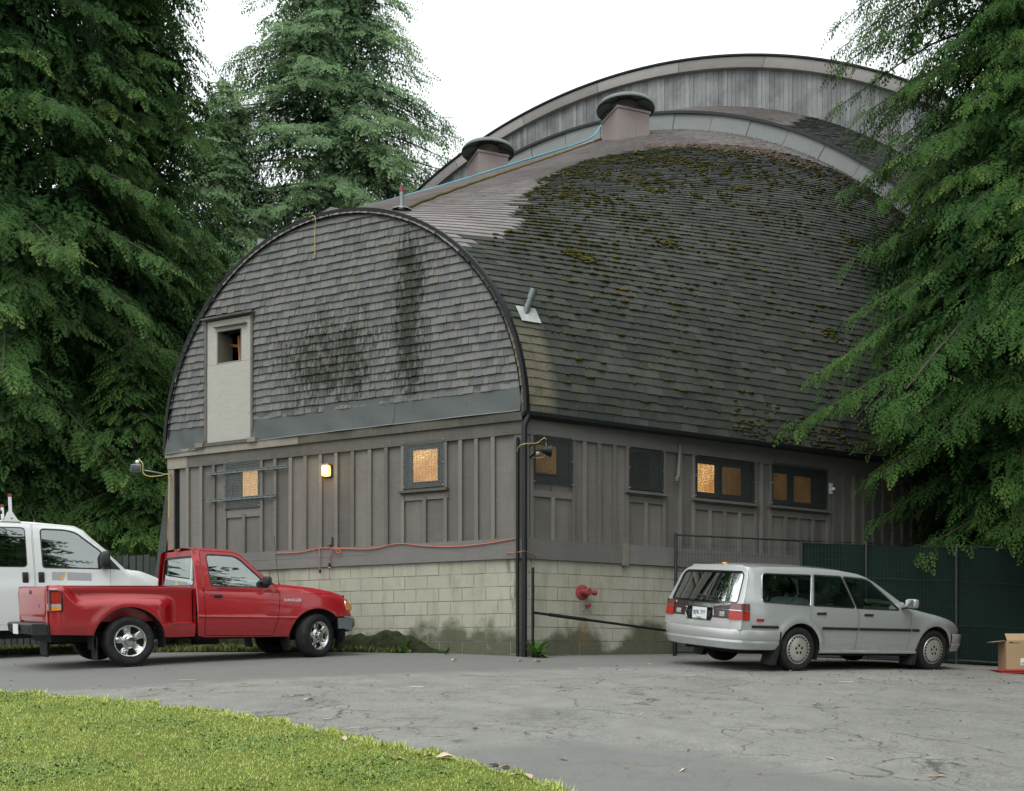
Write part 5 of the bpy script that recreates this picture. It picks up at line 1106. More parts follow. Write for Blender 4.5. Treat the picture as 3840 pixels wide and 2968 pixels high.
    mb = MB(); mb.rbox((-1.02, .0, .975), (.02, .10, .05), .006); mb.build('gate_handle', MT['black_plastic'], tgo, 50); mb = MB(); mb.lathe([(.028, 0), (.026, .008), (0, .01)], 16, (-1.012, -.42, .80), (0, 1, 0), (0, 0, 1), (-1, 0, 0)); mb.build('badge', MT['plate_blue'], tgo)
    for s in (-1, 1):
        mb = MB(); mb.box((-.99, s * .735, .80), (.03, .07, .50)); mb.build('bed_corner', red, T)
    # bumpers
    mb = MB(); P = []
    for y in np.linspace(-.84, .84, 15):
        k = max(0, abs(y) - .55) / .29; x = -1.20 + .17 * k ** 2; up = .0 if abs(y) > .3 else 0
        P.append([(-1.02, y, .575), (x + .02, y, .575), (x, y, .555), (x + .01, y, .47), (x + .05, y, .43), (-1.0, y, .42)])
    mb.grid(P); bp = mb.build('rear_bumper', MT['black_plastic'], T, 40)
    mb = MB(); mb.box((-1.10, -.93 + .12, .50), (.20, .03, .14)); mb.build('bumper_end', MT['black_plastic'], bp)
    mb = MB(); mb.box((-1.215, .0, .50), (.008, .32, .11)); mb.build('plate_recess', MT['under'], bp); mb = MB(); mb.box((-1.222, -.02, .495), (.006, .28, .13)); mb.build('number_plate', MT['plate_white'], T) 
    mb = MB(); P = []
    for y in np.linspace(-.86, .86, 21):
        k = max(0, abs(y) - .45) / .41; x = 3.50 - .20 * k ** 2.2
        P.append([(x - .08, y, .585), (x - .01, y, .58), (x + .0, y, .55), (x, y, .46), (x - .02, y, .44), (x - .07, y, .375), (x - .20, y, .37)])
    mb.grid(P)
    for s in (-1, 1): mb.grid([[(x, s * .862, z) for z in (.375 + (.0 if x > 3.15 else .05), .46, .585)] for x in (3.06, 3.15, 3.30)])
    fb = mb.build('front_bumper', MT['grey_plastic'], T, 40)
    mb = MB(); P = []
    for y in np.linspace(-.76, .76, 13):
        k = max(0, abs(y) - .45) / .31; x = 3.36 - .14 * k ** 2; P.append([(x, y, .375), (x - .01, y, .30), (x - .08, y, .245)])
    mb.grid(P); mb.build('valance', MT['black_plastic'], fb, 40)
    # chassis, axles, exhaust
    mb = MB(); mb.box((1.1, 0, .38), (4.0, 1.0, .12)); mb.box((1.6, 0, .34), (1.3, 1.3, .06)); mb.box((.0, 0, .30), (.10, 1.3, .10)); mb.lathe([(0, -.12), (.12, -.08), (.14, 0), (.12, .08), (0, .12)], 12, (0, .1, .30), (1, 0, 0), (0, 0, 1), (0, 1, 0)); mb.box((2.74, 0, .28), (.12, 1.3, .08)); mb.tube([(.6, .35, .28), (-.2, .42, .30), (-.75, .62, .28)], .035, 8); mb.box((1.2, -.35, .28), (.35, .18, .10)); mb.build('chassis', MT['under'], T)
    for x, st_ in ((0, 0), (2.735, R(22))):
        for s in (-1, 1): wheel(T, x, s * .735 if x else s * .74, .325, .225, 'spoke', st_, s)
    mb = MB(); mb.box((2.74, 0, .72), (1.05, 1.36, .40)); mb.build('bay_filler', MT['under'], T)  # dark box added to stop light showing through the front wheel arches
    # cabin
    mb = MB(); mb.rbox((1.16, 0, .78), (.42, 1.30, .22), .05); mb.build('seat_base', MT['seat'], T, 50)
    for s in (-1, 1):
        mb = MB(); mb.rbox((1.03, s * .33, 1.02), (.13, .52, .45), .05); mb.build('seat_back', MT['seat'], T, 50); mb = MB(); mb.rbox((1.02, s * .33, 1.30), (.09, .26, .16), .04); mb.build('headrest', MT['seat'], T, 50)
    mb = MB(); mb.rbox((1.93, 0, .98), (.36, 1.36, .20), .06); mb.build('dashboard', MT['dash'], T, 50)
    mb = MB(); c = Vector((1.66, .36, 1.06)); n = Vector((-.75, 0, .5)).normalized(); u = Vector((0, 1, 0)); v = n.cross(u); mb.tube([c + (u * math.cos(a) + v * math.sin(a)) * .185 for a in np.linspace(0, 2 * math.pi, 25)], .014, 6); mb.tube([c - u * .18, c + u * .18], .02, 6); mb.tube([c, c - n * .3], .025, 6); mb.build('steering_wheel', MT['dash'], T, True)
    mb = MB(); mb.box((1.4, 0, .62), (1.0, 1.4, .02)); mb.build('cab_floor', MT['dash'], T)
    mb = MB(); mb.tube([(2.20, -(W(2.2, 1.07) - .05), 1.07), (2.20, -(W(2.2, 1.07) - .05), 1.10)], [.03, .012], 8); mb.tube([(2.20, -(W(2.2, 1.07) - .05), 1.09), (2.14, -(W(2.2, 1.07) - .06), 1.78)], [.005, .0035], 5); mb.build('aerial', MT['black_plastic'], T)
    text('fender_badge', 'RANGER', .058, MT['letter_white'], T, plane_M((2.345, -(W(2.34, .855) + .003), .852), (1, .02, -.03), (0, 0, 1), (0, -1, 0)), .003, 1.25)
    return T
TRUCK = build_truck()
# ================================================================== silver estate car
def build_wagon():
    hw = .825; T = thing('station_wagon', 'silver station wagon parked nose to the green fence', 'car', matrix=pose(13.5, 28.2, 2992.8, 1.307, 1.300, 2.6, 5.5, hw))
    sil = paint('silver_car_paint', (.50, .515, .51), .35, .32); XR = -.99
    ztop = lambda x: lerp(x, [-.80, -.74, -.5, .2, .8, 1.15, 1.30, 1.45, 2.02, 2.1, 2.4, 2.8, 3.1, 3.2], [1.29, 1.325, 1.352, 1.372, 1.36, 1.325, 1.29, 1.225, .895, .875, .83, .765, .70, .66])
    def W(x, z):
        w = hw - .03 * ((.60 - z) / .35) ** 2 if z < .60 else hw - .018 * ((z - .60) / .28) ** 2
        if z > .88: w = hw - .018 - .165 * ((z - .88) / .45) ** 1.1
        zt = ztop(x)
        if z > zt - .05 and x < 1.9: w -= .035 * ((z - zt + .05) / .05) ** 2
        if x > 2.0 and z > zt - .06: w -= .06 * ((z - zt + .06) / .06) ** 2
        if x > 2.6: w -= .13 * ((x - 2.6) / .6) ** 2.2
        if x < -.5: w -= .045 * ((-.5 - x) / .5) ** 2
        for cx_ in (0, 2.58):
            d = math.hypot(x - cx_, z - .29); w += .020 * max(0, 1 - abs(d - .395) / .05)
        return w
    af, ar = arc(2.58, .275, .365, 200, -15, 20), arc(0, .275, .365, 200, -15, 20)
    qw = roundp([(-.655, .905), (.135, .885), (.245, 1.262), (-.585, 1.252)], [.03, .01, .02, .05]); rdw = roundp([(.225, .885), (.945, .872), (.80, 1.262), (.325, 1.265)], [.01, .02, .02, .01]); fdw = roundp([(1.0, .87), (1.80, .862), (1.32, 1.222), (1.23, 1.247), (.855, 1.262)], [.02, .02, .06, .05, .02])
    rdoor = [(.205, .885), (.30, 1.285), (.82, 1.287), (.985, .86), (1.02, .80), (1.03, .70), (1.02, .45), (1.0, .275), (.36, .275), (.385, .42), (.34, .54), (.24, .645), (.16, .69), (.15, .80)][::-1]
    fdoor = [(1.045, .80), (1.0, .86), (.84, 1.287), (1.25, 1.272), (1.36, 1.225), (1.86, .868), (2.05, .84), (2.06, .70), (2.05, .45), (2.02, .27), (1.015, .275), (1.035, .45), (1.045, .70)]
    arr = [p for p in ar if p[1] > .26]; aff = [p for p in af if p[1] > .26]
    body = [(XR + .02, .53), (-.36, .52)] + [p for p in ar[1:-1] if p[1] > .30 or p[0] > 0] + [(.36, .245), (2.21, .245)] + [p for p in af[1:-1] if p[1] > .25] + [(2.93, .52), (3.20, .52)] + [(x, ztop(x)) for x in (3.20, 3.1, 2.8, 2.4, 2.1, 2.02, 1.75, 1.45, 1.30, 1.15, .8, .2, -.5, -.74)] + [(-.80, 1.27), (-.955, .88), (-.985, .70)]
    body = [(XR + .005, .53), (-.345, .52)] + [p for p in ar if p[1] > .38 or (p[0] > 0 and p[1] > .25)] + [(.362, .245), (2.218, .245)] + [p for p in af if p[0] > 2.3 or p[1] > .28][0:] + [(2.935, .52), (3.20, .52)] + [(x, ztop(x)) for x in (3.20, 3.1, 2.8, 2.4, 2.1, 2.02, 1.75, 1.45, 1.30, 1.15, .8, .2, -.5, -.74)] + [(-.80, 1.27), (-.955, .88), (-.985, .70)]
    reg = [('qglass', qw), ('qseal', offset(qw, .016)), ('rglass', rdw), ('rseal', offset(rdw, .020)), ('fglass', fdw), ('fseal', offset(fdw, .020)), ('rdoor', offset(rdoor, -.0035)), ('fdoor', offset(fdoor, -.0035)), (None, rdoor), (None, fdoor), ('body', body)]
    D = cut_panels(reg, [], -1.0, 3.21, .24, 1.38, .05)
    tr = MT['black_plastic']
    for s in (-1, 1):
        bo = link('body_side', side_mesh('body_side', D['body'], W, s, sil), T)
        rd = link('door', side_mesh('door', D['rdoor'], W, s, sil), T); fd = link('door', side_mesh('door', D['fdoor'], W, s, sil), T)
        for k, pa, g in (('q', bo, 'quarter_window'), ('r', rd, 'window'), ('f', fd, 'window')):
            link(g, side_mesh(g, D[k + 'glass'], W, s, MT['glass'], .010), pa); link(g + '_seal', side_mesh(g + '_seal', D[k + 'seal'], W, s, tr, -.001), pa)
        tq = MB(); tq.tube([(x, s * (W(x, z) + .004), z) for x, z in offset(qw, .014) + offset(qw, .014)[:1]], .006, 5); tq.build('window_trim', MT['chrome'], bo, True)
        for pa, x0, x1 in ((bo, -.83, -.395), (rd, .37, 1.02), (fd, 1.045, 2.05), (bo, 2.075, 2.225)):
            mb = MB(); mb.grid([[(x, s * (W(x, z) + o), z) for z, o in ((.560, .0), (.562, .012), (.592, .014), (.598, .0))] for x in np.linspace(x0, x1, 8)]); mb.build('side_moulding', tr, pa, 40)
        mb = MB(); mb.grid([[(x, s * (W(x, z) + o), z) for z, o in ((.245, -.01), (.25, .012), (.275, .012), (.285, .0))] for x in np.linspace(.38, 2.2, 14)]); mb.build('sill_strip', sil, T, 40)
        for pa, x in ((rd, .33), (fd, 1.20)):
            mb = MB(); mb.rbox((x + .02, s * (W(x, .772) + .002), .772), (.17, .02, .034), .006); h_ = mb.build('handle', tr, pa, 50); mb = MB(); mb.rbox((x + .02, s * (W(x, .79) + .006), .788), (.175, .016, .010), .003); mb.build('handle_trim', MT['chrome'], pa, 50)
        mb = MB(); mb.rbox((1.93, s * (W(1.9, .93) + .13), .955), (.10, .17, .125), .03); mr = mb.build('mirror', sil, T, 50)
        mb = MB(); mb.rbox((1.878, s * (W(1.9, .93) + .135), .955), (.012, .14, .10), .004); mb.build('mirror_glass', MT['chrome'], mr); mb = MB(); mb.tube([(1.86, s * W(1.86, .885), .885), (1.94, s * (W(1.9, .9) + .09), .905)], .022, 6); mb.build('mirror_arm', tr, mr)
        mb = MB(); mb.rbox((-.70, s * (W(-.7, .665) + .004), .665), (.12, .012, .035), .004); mb.build('side_marker', MT['red_lens'], T, 50)
        mb = MB(); mb.grid([[(cx_ + .36 * math.cos(a), s * y, .275 + .36 * math.sin(a)) for y in (.80, .50)] for cx_ in (0,) for a in np.linspace(R(-20), R(200), 16)]); mb.build('wheel_well', MT['under'], T, True); mb = MB(); mb.grid([[(2.58 + .36 * math.cos(a), s * y, .275 + .36 * math.sin(a)) for y in (.79, .50)] for a in np.linspace(R(-20), R(200), 16)]); mb.build('wheel_well', MT['under'], T, True)
        for xf in (-.37, 2.22):
            mb = MB(); mb.prism([(.0, .0), (.16, -.02), (.06, -.33), (-.10, -.33)] if False else [(0, 0), (.05, .0), (-.04, -.34), (-.12, -.34)], (xf + .02, s * .82, .43), (1, 0, 0), (0, 0, 1), (0, -s, 0), 0, .22); mb.build('mud_flap', MT['rubber'], T)
        # tail lamp wrapping the corner
    # roof, screen, bonnet, nose
    mb = MB(); top_grid(mb, [(x, W(x, ztop(x)), ztop(x)) for x in np.linspace(-.78, 1.33, 20)], 17, .045); mb.build('roof', sil, T, True)
    mb = MB(); top_grid(mb, [(x, W(x, ztop(x)) - .02, ztop(x)) for x in np.linspace(1.34, 2.0, 9)], 15, .02, .12); mb.build('windscreen', MT['glass'], T, True)
    for s in (-1, 1):
        mb = MB(); mb.grid([[(x, s * (W(x, ztop(x)) - d), ztop(x) + d * .2) for d in (0, .015, .035)] for x in np.linspace(1.32, 2.04, 10)]); mb.build('pillar', sil, T, True)
    mb = MB(); top_grid(mb, [(x, W(x, ztop(x)), ztop(x)) for x in (2.0, 2.04, 2.10, 2.2, 2.4, 2.6, 2.8, 2.95, 3.1, 3.2)], 15, .025, .05); mb.build('bonnet', sil, T, True)
    mb = MB(); top_grid(mb, [(x, W(3.2, .6), z) for x, z in ((3.20, .66), (3.215, .60), (3.20, .52))], 13, 0, .06); mb.build('nose_panel', MT['black_plastic'], T, True)
    for s in (-1, 1):
        mb = MB(); mb.rbox((3.18, s * .635, .605), (.06, .10, .075), .02); mb.build('corner_lamp', MT['red_lens'], T, 50)
    # tailgate: glass above, dark lamp panel, plate recess, silver lower part
    def gx(y, z):
        k = lerp(z, [.53, .70, .88, 1.27, 1.33], [-.992, -.985, -.955, -.80, -.745]); return k - .05 * (1 - min(1, abs(y) / .80) ** 3)
    gw = roundp([(-.665, .885), (.665, .885), (.60, 1.255), (-.60, 1.255)], [.03, .03, .07, .07]); rec = [(-.29, .69), (-.24, .625), (.24, .625), (.29, .69), (.26, .80), (-.26, .80)]
    gate = [(-.60, .535), (.60, .535), (.62, .66), (.72, .875), (.71, .93), (.66, 1.20), (.60, 1.285), (.5, 1.325), (-.5, 1.325), (-.60, 1.285), (-.66, 1.20), (-.71, .93), (-.72, .875), (-.62, .66)]
    reg = [('glass', gw), ('seal', offset(gw, .028)), ('recess', rec), ('garnish', [(-.60, .665), (.60, .665), (.60, .862), (-.60, .862)]), ('gate', gate), ('rest', [(-.80, .53), (.80, .53), (.80, .66), (.775, .88), (.70, 1.20), (.62, 1.30), (.5, 1.36), (-.5, 1.36), (-.62, 1.30), (-.70, 1.20), (-.775, .88), (-.80, .66)])]
    for s in (-1, 1):
        lm = MB()
        for z0, z1, m in ((.655, .772, 0), (.772, .782, 3), (.782, .865, 1)):
            lm.grid([[(x, s * (W(x, z) + .010), z) for z in (z0, z1)] for x in np.linspace(gx(.79, .76) - .012, -.865, 6)], m)
            lm.grid([[(gx(y, z) - .012, s * y, z) for z in (z0, z1)] for y in np.linspace(.585, W(-.985, .76) + .010, 7)], m)
        lm.build('tail_lamp', [MT['red_lens'], MT['smoke_lens'], MT['clear_lens'], MT['chrome']], T, 40)
        ys_ = lambda z: lerp(z, [.53, .66, .88, 1.20, 1.30, 1.36], [.80, .80, .775, .70, .62, .5]); xs_ = lambda z: lerp(z, [.53, .70, .88, 1.27, 1.325], [-.985, -.985, -.955, -.80, -.74])
        mb = MB(); P = []
        for z in np.linspace(.53, 1.345, 24):
            yb, xb = ys_(z), xs_(z); p0 = Vector((gx(yb, z) + .002, yb - .01, z)); p1 = Vector((xb + .012, W(xb, min(z, 1.32)), min(z, 1.33))); mid = (p0 + p1) / 2 + Vector((-.012, .012, 0)); P.append([(p0.x, s * p0.y, p0.z), (mid.x, s * mid.y, mid.z), (p1.x, s * p1.y, p1.z)])
        mb.grid(P); mb.build('rear_pillar', sil, T, True)
    DG = cut_panels(reg, [offset(gate, .004)], -.81, .81, .525, 1.37, .05)
    go = None
    for nm, on, mt, ins in (('gate', 'tailgate', sil, .0), ('rest', 'rear_quarter', sil, .002), ('garnish', 'lamp_panel', MT['smoke_dark'], -.004), ('recess', 'plate_recess', MT['under'], .03), ('glass', 'rear_window', MT['glass'], .008), ('seal', 'window_border', MT['black_gloss'], -.002)):
        P, Fc = DG[nm]; me = bpy.data.meshes.new(on); me.from_pydata([(gx(y, z) + ins, y, z) for y, z in P], [], Fc); me.materials.append(mt); smooth_me(me, 50); o_ = link(on, me, T if nm in ('gate', 'rest') else go)
        if nm == 'gate': go = o_
    mb = MB(); mb.tube([(gx(y, .776) - .008, y, .776) for y in np.linspace(-.60, -.27, 8)], .005, 5); mb.tube([(gx(y, .776) - .008, y, .776) for y in np.linspace(.27, .60, 8)], .005, 5); mb.build('chrome_strip', MT['chrome'], go, True)
    mb = MB(); mb.grid([[(gx(y, z) - .012, y, z) for z in (.792, .815, .84)] for y in np.linspace(-.27, .27, 9)]); mb.build('gate_grip', MT['chrome'], go, True)
    mb = MB(); mb.tube([(gx(y, z) - .004, y, z) for y, z in offset(rec, .004) + offset(rec, .004)[:1]], .006, 5); mb.build('recess_trim', MT['chrome'], go)
    for s in (-1, 1):
        mb = MB(); mb.rbox((gx(.46 * s, .72) - .006, s * .455, .718), (.012, .10, .065), .003); mb.build('reversing_lamp', MT['clear_lens'], go, 50)
        mb = MB(); mb.rbox((gx(.2 * s, .71) + .01, s * .20 - .0, .70), (.03, .06, .08), .006); mb.build('bumper_stop', MT['rubber'], go, 50)
    px_ = gx(0, .70) + .012; mb = MB(); mb.box((px_, .01, .71), (.006, .30, .15)); pt_ = mb.build('number_plate', MT['plate_white'], go)
    text('plate_number', 'RFK\u00b7399', .088, MT['plate_blue'], pt_, plane_M((px_ - .0045, .01, .712), (0, -1, 0), (-.05, 0, 1), (-1, 0, 0)), .0015, .82); mb = MB(); mb.box((px_ - .005, .01, .648), (.004, .03, .018)); mb.build('plate_sticker', MT['plate_blue'], pt_); mb = MB(); mb.box((px_ - .005, .055, .648), (.004, .025, .018)); mb.box((px_ - .005, -.035, .648), (.004, .025, .018)); mb.build('plate_sticker', MT['yellow_cord'], pt_)
    text('gate_lettering', 'TOYOTA CAMRY', .036, MT['letter_white'], go, plane_M((gx(-.43, .845) - .008, -.43, .838), (.10, -1, 0), (-.1, 0, 1), (-1, 0, 0)), .001, 1.1); text('trim_lettering', 'LE', .036, MT['letter_white'], go, plane_M((gx(.55, .845) - .008, .55, .838), (-.14, -1, 0), (-.1, 0, 1), (-1, 0, 0)), .001, 1.1)
    for y0, y1, zz in ((.20, -.28, .915), (-.02, -.12, .90)):
        mb = MB(); mb.tube([(gx(y0, .865) - .018, y0, .868), (gx((y0 + y1) / 2, .92) - .03, (y0 + y1) / 2, .925)], .009, 6); mb.tube([(gx(y0 - .07, .95) - .02, y0 - .05, .955), (gx(y1, .94) - .02, y1, zz + .015)], .008, 5); mb.build('wiper', tr, go)
    # bumpers
    def bump_prof(): return ((.0, .535), (.035, .53), (.045, .505), (.04, .42), (.03, .40), (.035, .37), (.0, .285), (-.06, .27))
    mb = MB(); P = []; path = [(-.375, -.80), (-.55, -.81), (-.80, -.80), (-.93, -.76), (-1.02, -.66), (-1.06, -.5), (-1.085, -.25), (-1.09, 0)]; path += [(x, -y) for x, y in path[::-1][1:]]
    for i, (x, y) in enumerate(path):
        a = Vector(path[min(i + 1, len(path) - 1)]) - Vector(path[max(i - 1, 0)]); n = Vector((a.y, -a.x)).normalized(); n = n if n.dot(Vector((x + .3, y))) > 0 or (x > -.6 and n.y * y > 0) else -n
        P.append([(x + n.x * o, y + n.y * o, z) for o, z in bump_prof()])
    mb.grid(P); rb = mb.build('rear_bumper', sil, T, 30)
    mb = MB(); P = []; path = [(2.94, -.77), (3.05, -.77), (3.18, -.72), (3.27, -.6), (3.31, -.4), (3.33, 0)]; path += [(x, -y) for x, y in path[::-1][1:]]
    for i, (x, y) in enumerate(path):
        a = Vector(path[min(i + 1, len(path) - 1)]) - Vector(path[max(i - 1, 0)]); n = Vector((a.y, -a.x)).normalized(); P.append([(x + n.x * o, y + n.y * o, z) for o, z in bump_prof()])
    mb.grid(P); mb.build('front_bumper', sil, T, 30)
    mb = MB(); mb.box((1.2, 0, .27), (3.9, 1.2, .10)); mb.box((1.3, 0, .23), (1.7, 1.5, .04)); mb.box((-.6, -.2, .27), (.3, .5, .12)); mb.tube([(-.4, .35, .24), (-.92, .38, .25)], .03, 8); mb.box((0, 0, .26), (.08, 1.2, .07)); mb.build('underbody', MT['under'], T)
    for x in (0, 2.58):
        for s in (-1, 1): wheel(T, x, s * .715, .293, .19, 'cap', 0, s)
    # cabin
    mb = MB(); mb.box((.7, 0, .40), (3.2, 1.4, .02)); mb.build('cabin_floor', MT['dash'], T)
    for x, z in ((.62, .80), (1.42, .80)):
        for s in (-1, 1):
            mb = MB(); mb.rbox((x - .12, s * .36, z), (.15, .48, .50), .05); mb.build('seat_back', MT['seat'], T, 50); mb = MB(); mb.rbox((x + .12, s * .36, .55), (.45, .50, .18), .05); mb.build('seat_base', MT['seat'], T, 50); mb = MB(); mb.rbox((x - .15, s * .36, 1.13), (.09, .26, .15), .03); mb.build('headrest', MT['seat'], T, 50)
    mb = MB(); mb.rbox((.28, -.28, .82), (.40, .5, .30), .10); mb.build('bundle', MT['cloth_white'], T, 60); mb = MB(); mb.rbox((-.52, .12, .82), (.45, .9, .22), .08); mb.build('rear_cover', MT['cloth_white'], T, 60)
    mb = MB(); mb.rbox((1.95, 0, .80), (.35, 1.3, .16), .05); mb.build('dashboard', MT['dash'], T, 50)
    mb = MB(); c = Vector((1.70, .36, .86)); n = Vector((-.75, 0, .5)).normalized(); u = Vector((0, 1, 0)); v = n.cross(u); mb.tube([c + (u * math.cos(a) + v * math.sin(a)) * .18 for a in np.linspace(0, 2 * math.pi, 25)], .013, 6); mb.tube([c - u * .18, c + u * .18], .018, 6); mb.tube([c, c - n * .25], .022, 6); mb.build('steering_wheel', MT['dash'], T, True)
    mb = MB(); mb.tube([(.02, -.64, 1.22), (.06, -.66, 1.02), (-.05, -.67, .92)], .018, 5); mb.build('seat_belt', MT['seat_pale'], T)
    mb = MB(); mb.lathe([(.045, 0), (.04, .012), (.02, .02), (0, .022)], 14, (-.66, 0, ztop(-.66) + .043)); mb.build('roof_beacon', MT['amber'], T, True)
    return T
m_ = NM('smoked_lamp_panel'); m_.set(col=(.035, .022, .022), rough=.3, coat=.3); MT['smoke_dark'] = m_.mat; m_ = NM('black_glass_border'); m_.set(col=(.01, .012, .012), rough=.08, coat=1.0); MT['black_gloss'] = m_.mat
WAGON = build_wagon()
# ================================================================== white van
def build_van():
    hw = .97; Y = 15.5; X = (128 - CX_) / F_ * Y; T = thing('white_van', 'white van with a roof rack behind the red pickup truck', 'van', matrix=pose(15.5, 30, 128, GZ(X, Y), GZ(X + 1.732, Y + 1), 2, 1.5, hw))
    wh = paint('white_van_paint', (.66, .68, .68), 0, .4); XR = -3.0
    ztop = lambda x: lerp(x, [-3.0, -2.9, -.4, .10, .66, .79, 1.37, 1.45, 1.6, 1.84, 2.05, 2.2], [2.0, 2.06, 2.075, 2.05, 2.0, 1.935, 1.33, 1.315, 1.295, 1.20, 1.08, .80])
    def W(x, z):
        w = hw - .02 * ((1.07 - z) / .6) ** 2 if z < 1.07 else hw - .02 * sstep(1.07, 1.16, z) - .11 * max(0, (z - 1.16) / .85) ** 1.5
        zt = ztop(x)
        if z > zt - .09: w -= .05 * ((z - zt + .09) / .09) ** 2
        if x > 1.3: w -= .15 * ((x - 1.3) / .9) ** 2
        return w
    fw_ = roundp([(.195, 1.365), (1.00, 1.345), (1.012, 1.60), (.66, 1.892), (.50, 1.925), (.185, 1.935)], [.03, .01, .02, .10, .05, .05]); tri = [(1.03, 1.335), (1.30, 1.318), (1.145, 1.50), (1.04, 1.60)]
    rw = roundp([(-1.15, 1.385), (-.04, 1.372), (-.045, 1.955), (-1.15, 1.97)], .05)
    fdoor = [(.08, .50), (1.06, .50), (1.14, .60), (1.148, 1.61), (.72, 1.965), (.60, 1.995), (.065, 2.02)]; sdoor = [(-1.25, .50), (.066, .50), (.052, 2.025), (-1.25, 2.05)]
    af = arc(1.62, .38, .46, 190, -10, 18); ar = arc(-1.9, .38, .46, 190, -10, 18)
    body = [(XR, .42), (-2.36, .42)] + [p for p in ar if p[1] > .43] + [(-1.44, .42), (1.16, .42)] + [p for p in af if p[1] > .43] + [(2.08, .45), (2.2, .50), (2.2, .80), (2.05, 1.08), (1.84, 1.20), (1.6, 1.295), (1.45, 1.315), (1.37, 1.33), (1.1, 1.61), (.79, 1.935), (.66, 2.0), (.1, 2.05), (-.4, 2.075), (-2.9, 2.06), (XR, 2.0)]
    D = cut_panels([('fg', fw_), ('fs', offset(fw_, .02)), ('tri', tri), ('rg', rw), ('rs', offset(rw, .012)), ('fdoor', offset(fdoor, -.004)), ('sdoor', offset(sdoor, -.004)), (None, fdoor), (None, sdoor), ('body', body)], [], -3.01, 2.21, .40, 2.09, .07)
    for s in (-1, 1):
        bo = link('body_side', side_mesh('body_side', D['body'], W, s, wh), T); fd = link('door', side_mesh('door', D['fdoor'], W, s, wh), T); sd = link('sliding_door', side_mesh('sliding_door', D['sdoor'], W, s, wh), T)
        link('window', side_mesh('window', D['fg'], W, s, MT['glass_van'], .01), fd); link('window_seal', side_mesh('window_seal', D['fs'], W, s, MT['black_plastic'], -.002), fd); link('mirror_base', side_mesh('mirror_base', D['tri'], W, s, MT['black_plastic'], -.003), fd)
        link('window', side_mesh('window', D['rg'], W, s, MT['glass_van'], .006), sd); link('window_seal', side_mesh('window_seal', D['rs'], W, s, MT['black_plastic'], -.002), sd)
        for pa, x in ((sd, -.065), (fd, .155)):
            mb = MB(); mb.rbox((x, s * (W(x, 1.2) + .001), 1.205), (.085, .03, .165), .012); h_ = mb.build('handle', MT['black_plastic'], pa, 50); mb = MB(); mb.rbox((x, s * (W(x, 1.2) + .012), 1.225), (.05, .02, .10), .008); mb.build('handle_grip', MT['rubber'], pa, 50)
        mb = MB(); mb.rbox((1.06, s * (hw + .06), 1.47), (.14, .20, .26), .05); mr = mb.build('mirror', MT['black_plastic'], T, 50); mb = MB(); mb.tube([(1.12, s * W(1.12, 1.36), 1.37), (1.07, s * (hw + .04), 1.40)], .04, 8); mb.build('mirror_arm', MT['black_plastic'], mr)
        # sign panel: two grey fields and a yellow wedge
        for poly, mt, nm in (([(.303, 1.29), (.505, 1.285), (.435, 1.155), (.30, 1.16)], 'sign_grey', 'sign_panel'), ([(.44, 1.16), (.505, 1.285), (.47, 1.155), (.43, 1.15)], 'sign_grey', None), ([(.415, 1.20), (.505, 1.287), (.452, 1.15), (.430, 1.165)], 'sign_yellow', 'sign_wedge'), ([(.517, 1.285), (.863, 1.268), (.863, 1.138), (.517, 1.152)], 'sign_grey', 'sign_panel')):
            if nm is None: continue
            o_ = .003 if mt == 'sign_grey' else .0045; P = [(x, s * (W(x, z) + o_), z) for x, z in poly]; mb = MB(); mb.add(P, [tuple(range(len(P)))]); mb.build(nm, MT[mt], fd)
        mb = MB(); mb.grid([[(cx_ + .45 * math.cos(a), s * y, .38 + .45 * math.sin(a)) for y in (.94, .6)] for cx_ in (1.62,) for a in np.linspace(R(-10), R(190), 14)]); mb.build('wheel_well', MT['under'], T, True); mb = MB(); mb.grid([[(-1.9 + .45 * math.cos(a), s * y, .38 + .45 * math.sin(a)) for y in (.94, .6)] for a in np.linspace(R(-10), R(190), 14)]); mb.build('wheel_well', MT['under'], T)
        for x in (-1.9, 1.62): wheel(T, x, s * .83, .35, .23, 'cap', 0, s)
    mb = MB(); top_grid(mb, [(x, W(x, ztop(x)), ztop(x)) for x in np.linspace(-3.0, .80, 20)], 15, .05); mb.build('roof', wh, T, True)
    mb = MB(); top_grid(mb, [(x, W(x, ztop(x)) - .03, ztop(x)) for x in np.linspace(.82, 1.36, 8)], 15, .02, .14); mb.build('windscreen', MT['glass_van'], T, True)
    for s in (-1, 1):
        mb = MB(); mb.grid([[(x, s * (W(x, ztop(x)) - d), ztop(x) + d * .25) for d in (0, .03, .05)] for x in np.linspace(.78, 1.40, 8)]); mb.build('pillar', wh, T, True)
    mb = MB(); top_grid(mb, [(x, W(x, ztop(x)), ztop(x)) for x in (1.37, 1.42, 1.5)], 15, .02, .12); mb.build('cowl', MT['black_plastic'], T, True)
    mb = MB(); top_grid(mb, [(x, W(x, ztop(x)), ztop(x)) for x in (1.48, 1.6, 1.72, 1.84, 1.95, 2.05, 2.13, 2.2)], 15, .03, .10); mb.build('bonnet', wh, T, True)
    mb = MB(); top_grid(mb, [(x, W(2.2, .7), z) for x, z in ((2.2, .80), (2.22, .65), (2.20, .50))], 13, 0, .12); mb.build('grille', MT['black_plastic'], T)
    mb = MB(); mb.grid([[(XR, y, z) for z in (.42, 1.2, 2.0, 2.04)] for y in np.linspace(-.85, .85, 5)]); mb.build('rear_doors', wh, T)
    mb = MB(); mb.tube([(1.42, -.5, 1.36), (1.25, -.3, 1.50), (1.2, .1, 1.47)], .010, 5); mb.tube([(1.40, -.62, 1.345), (1.48, -.45, 1.385), (1.36, -.3, 1.40)], .014, 5); mb.build('wiper', MT['black_plastic'], T)
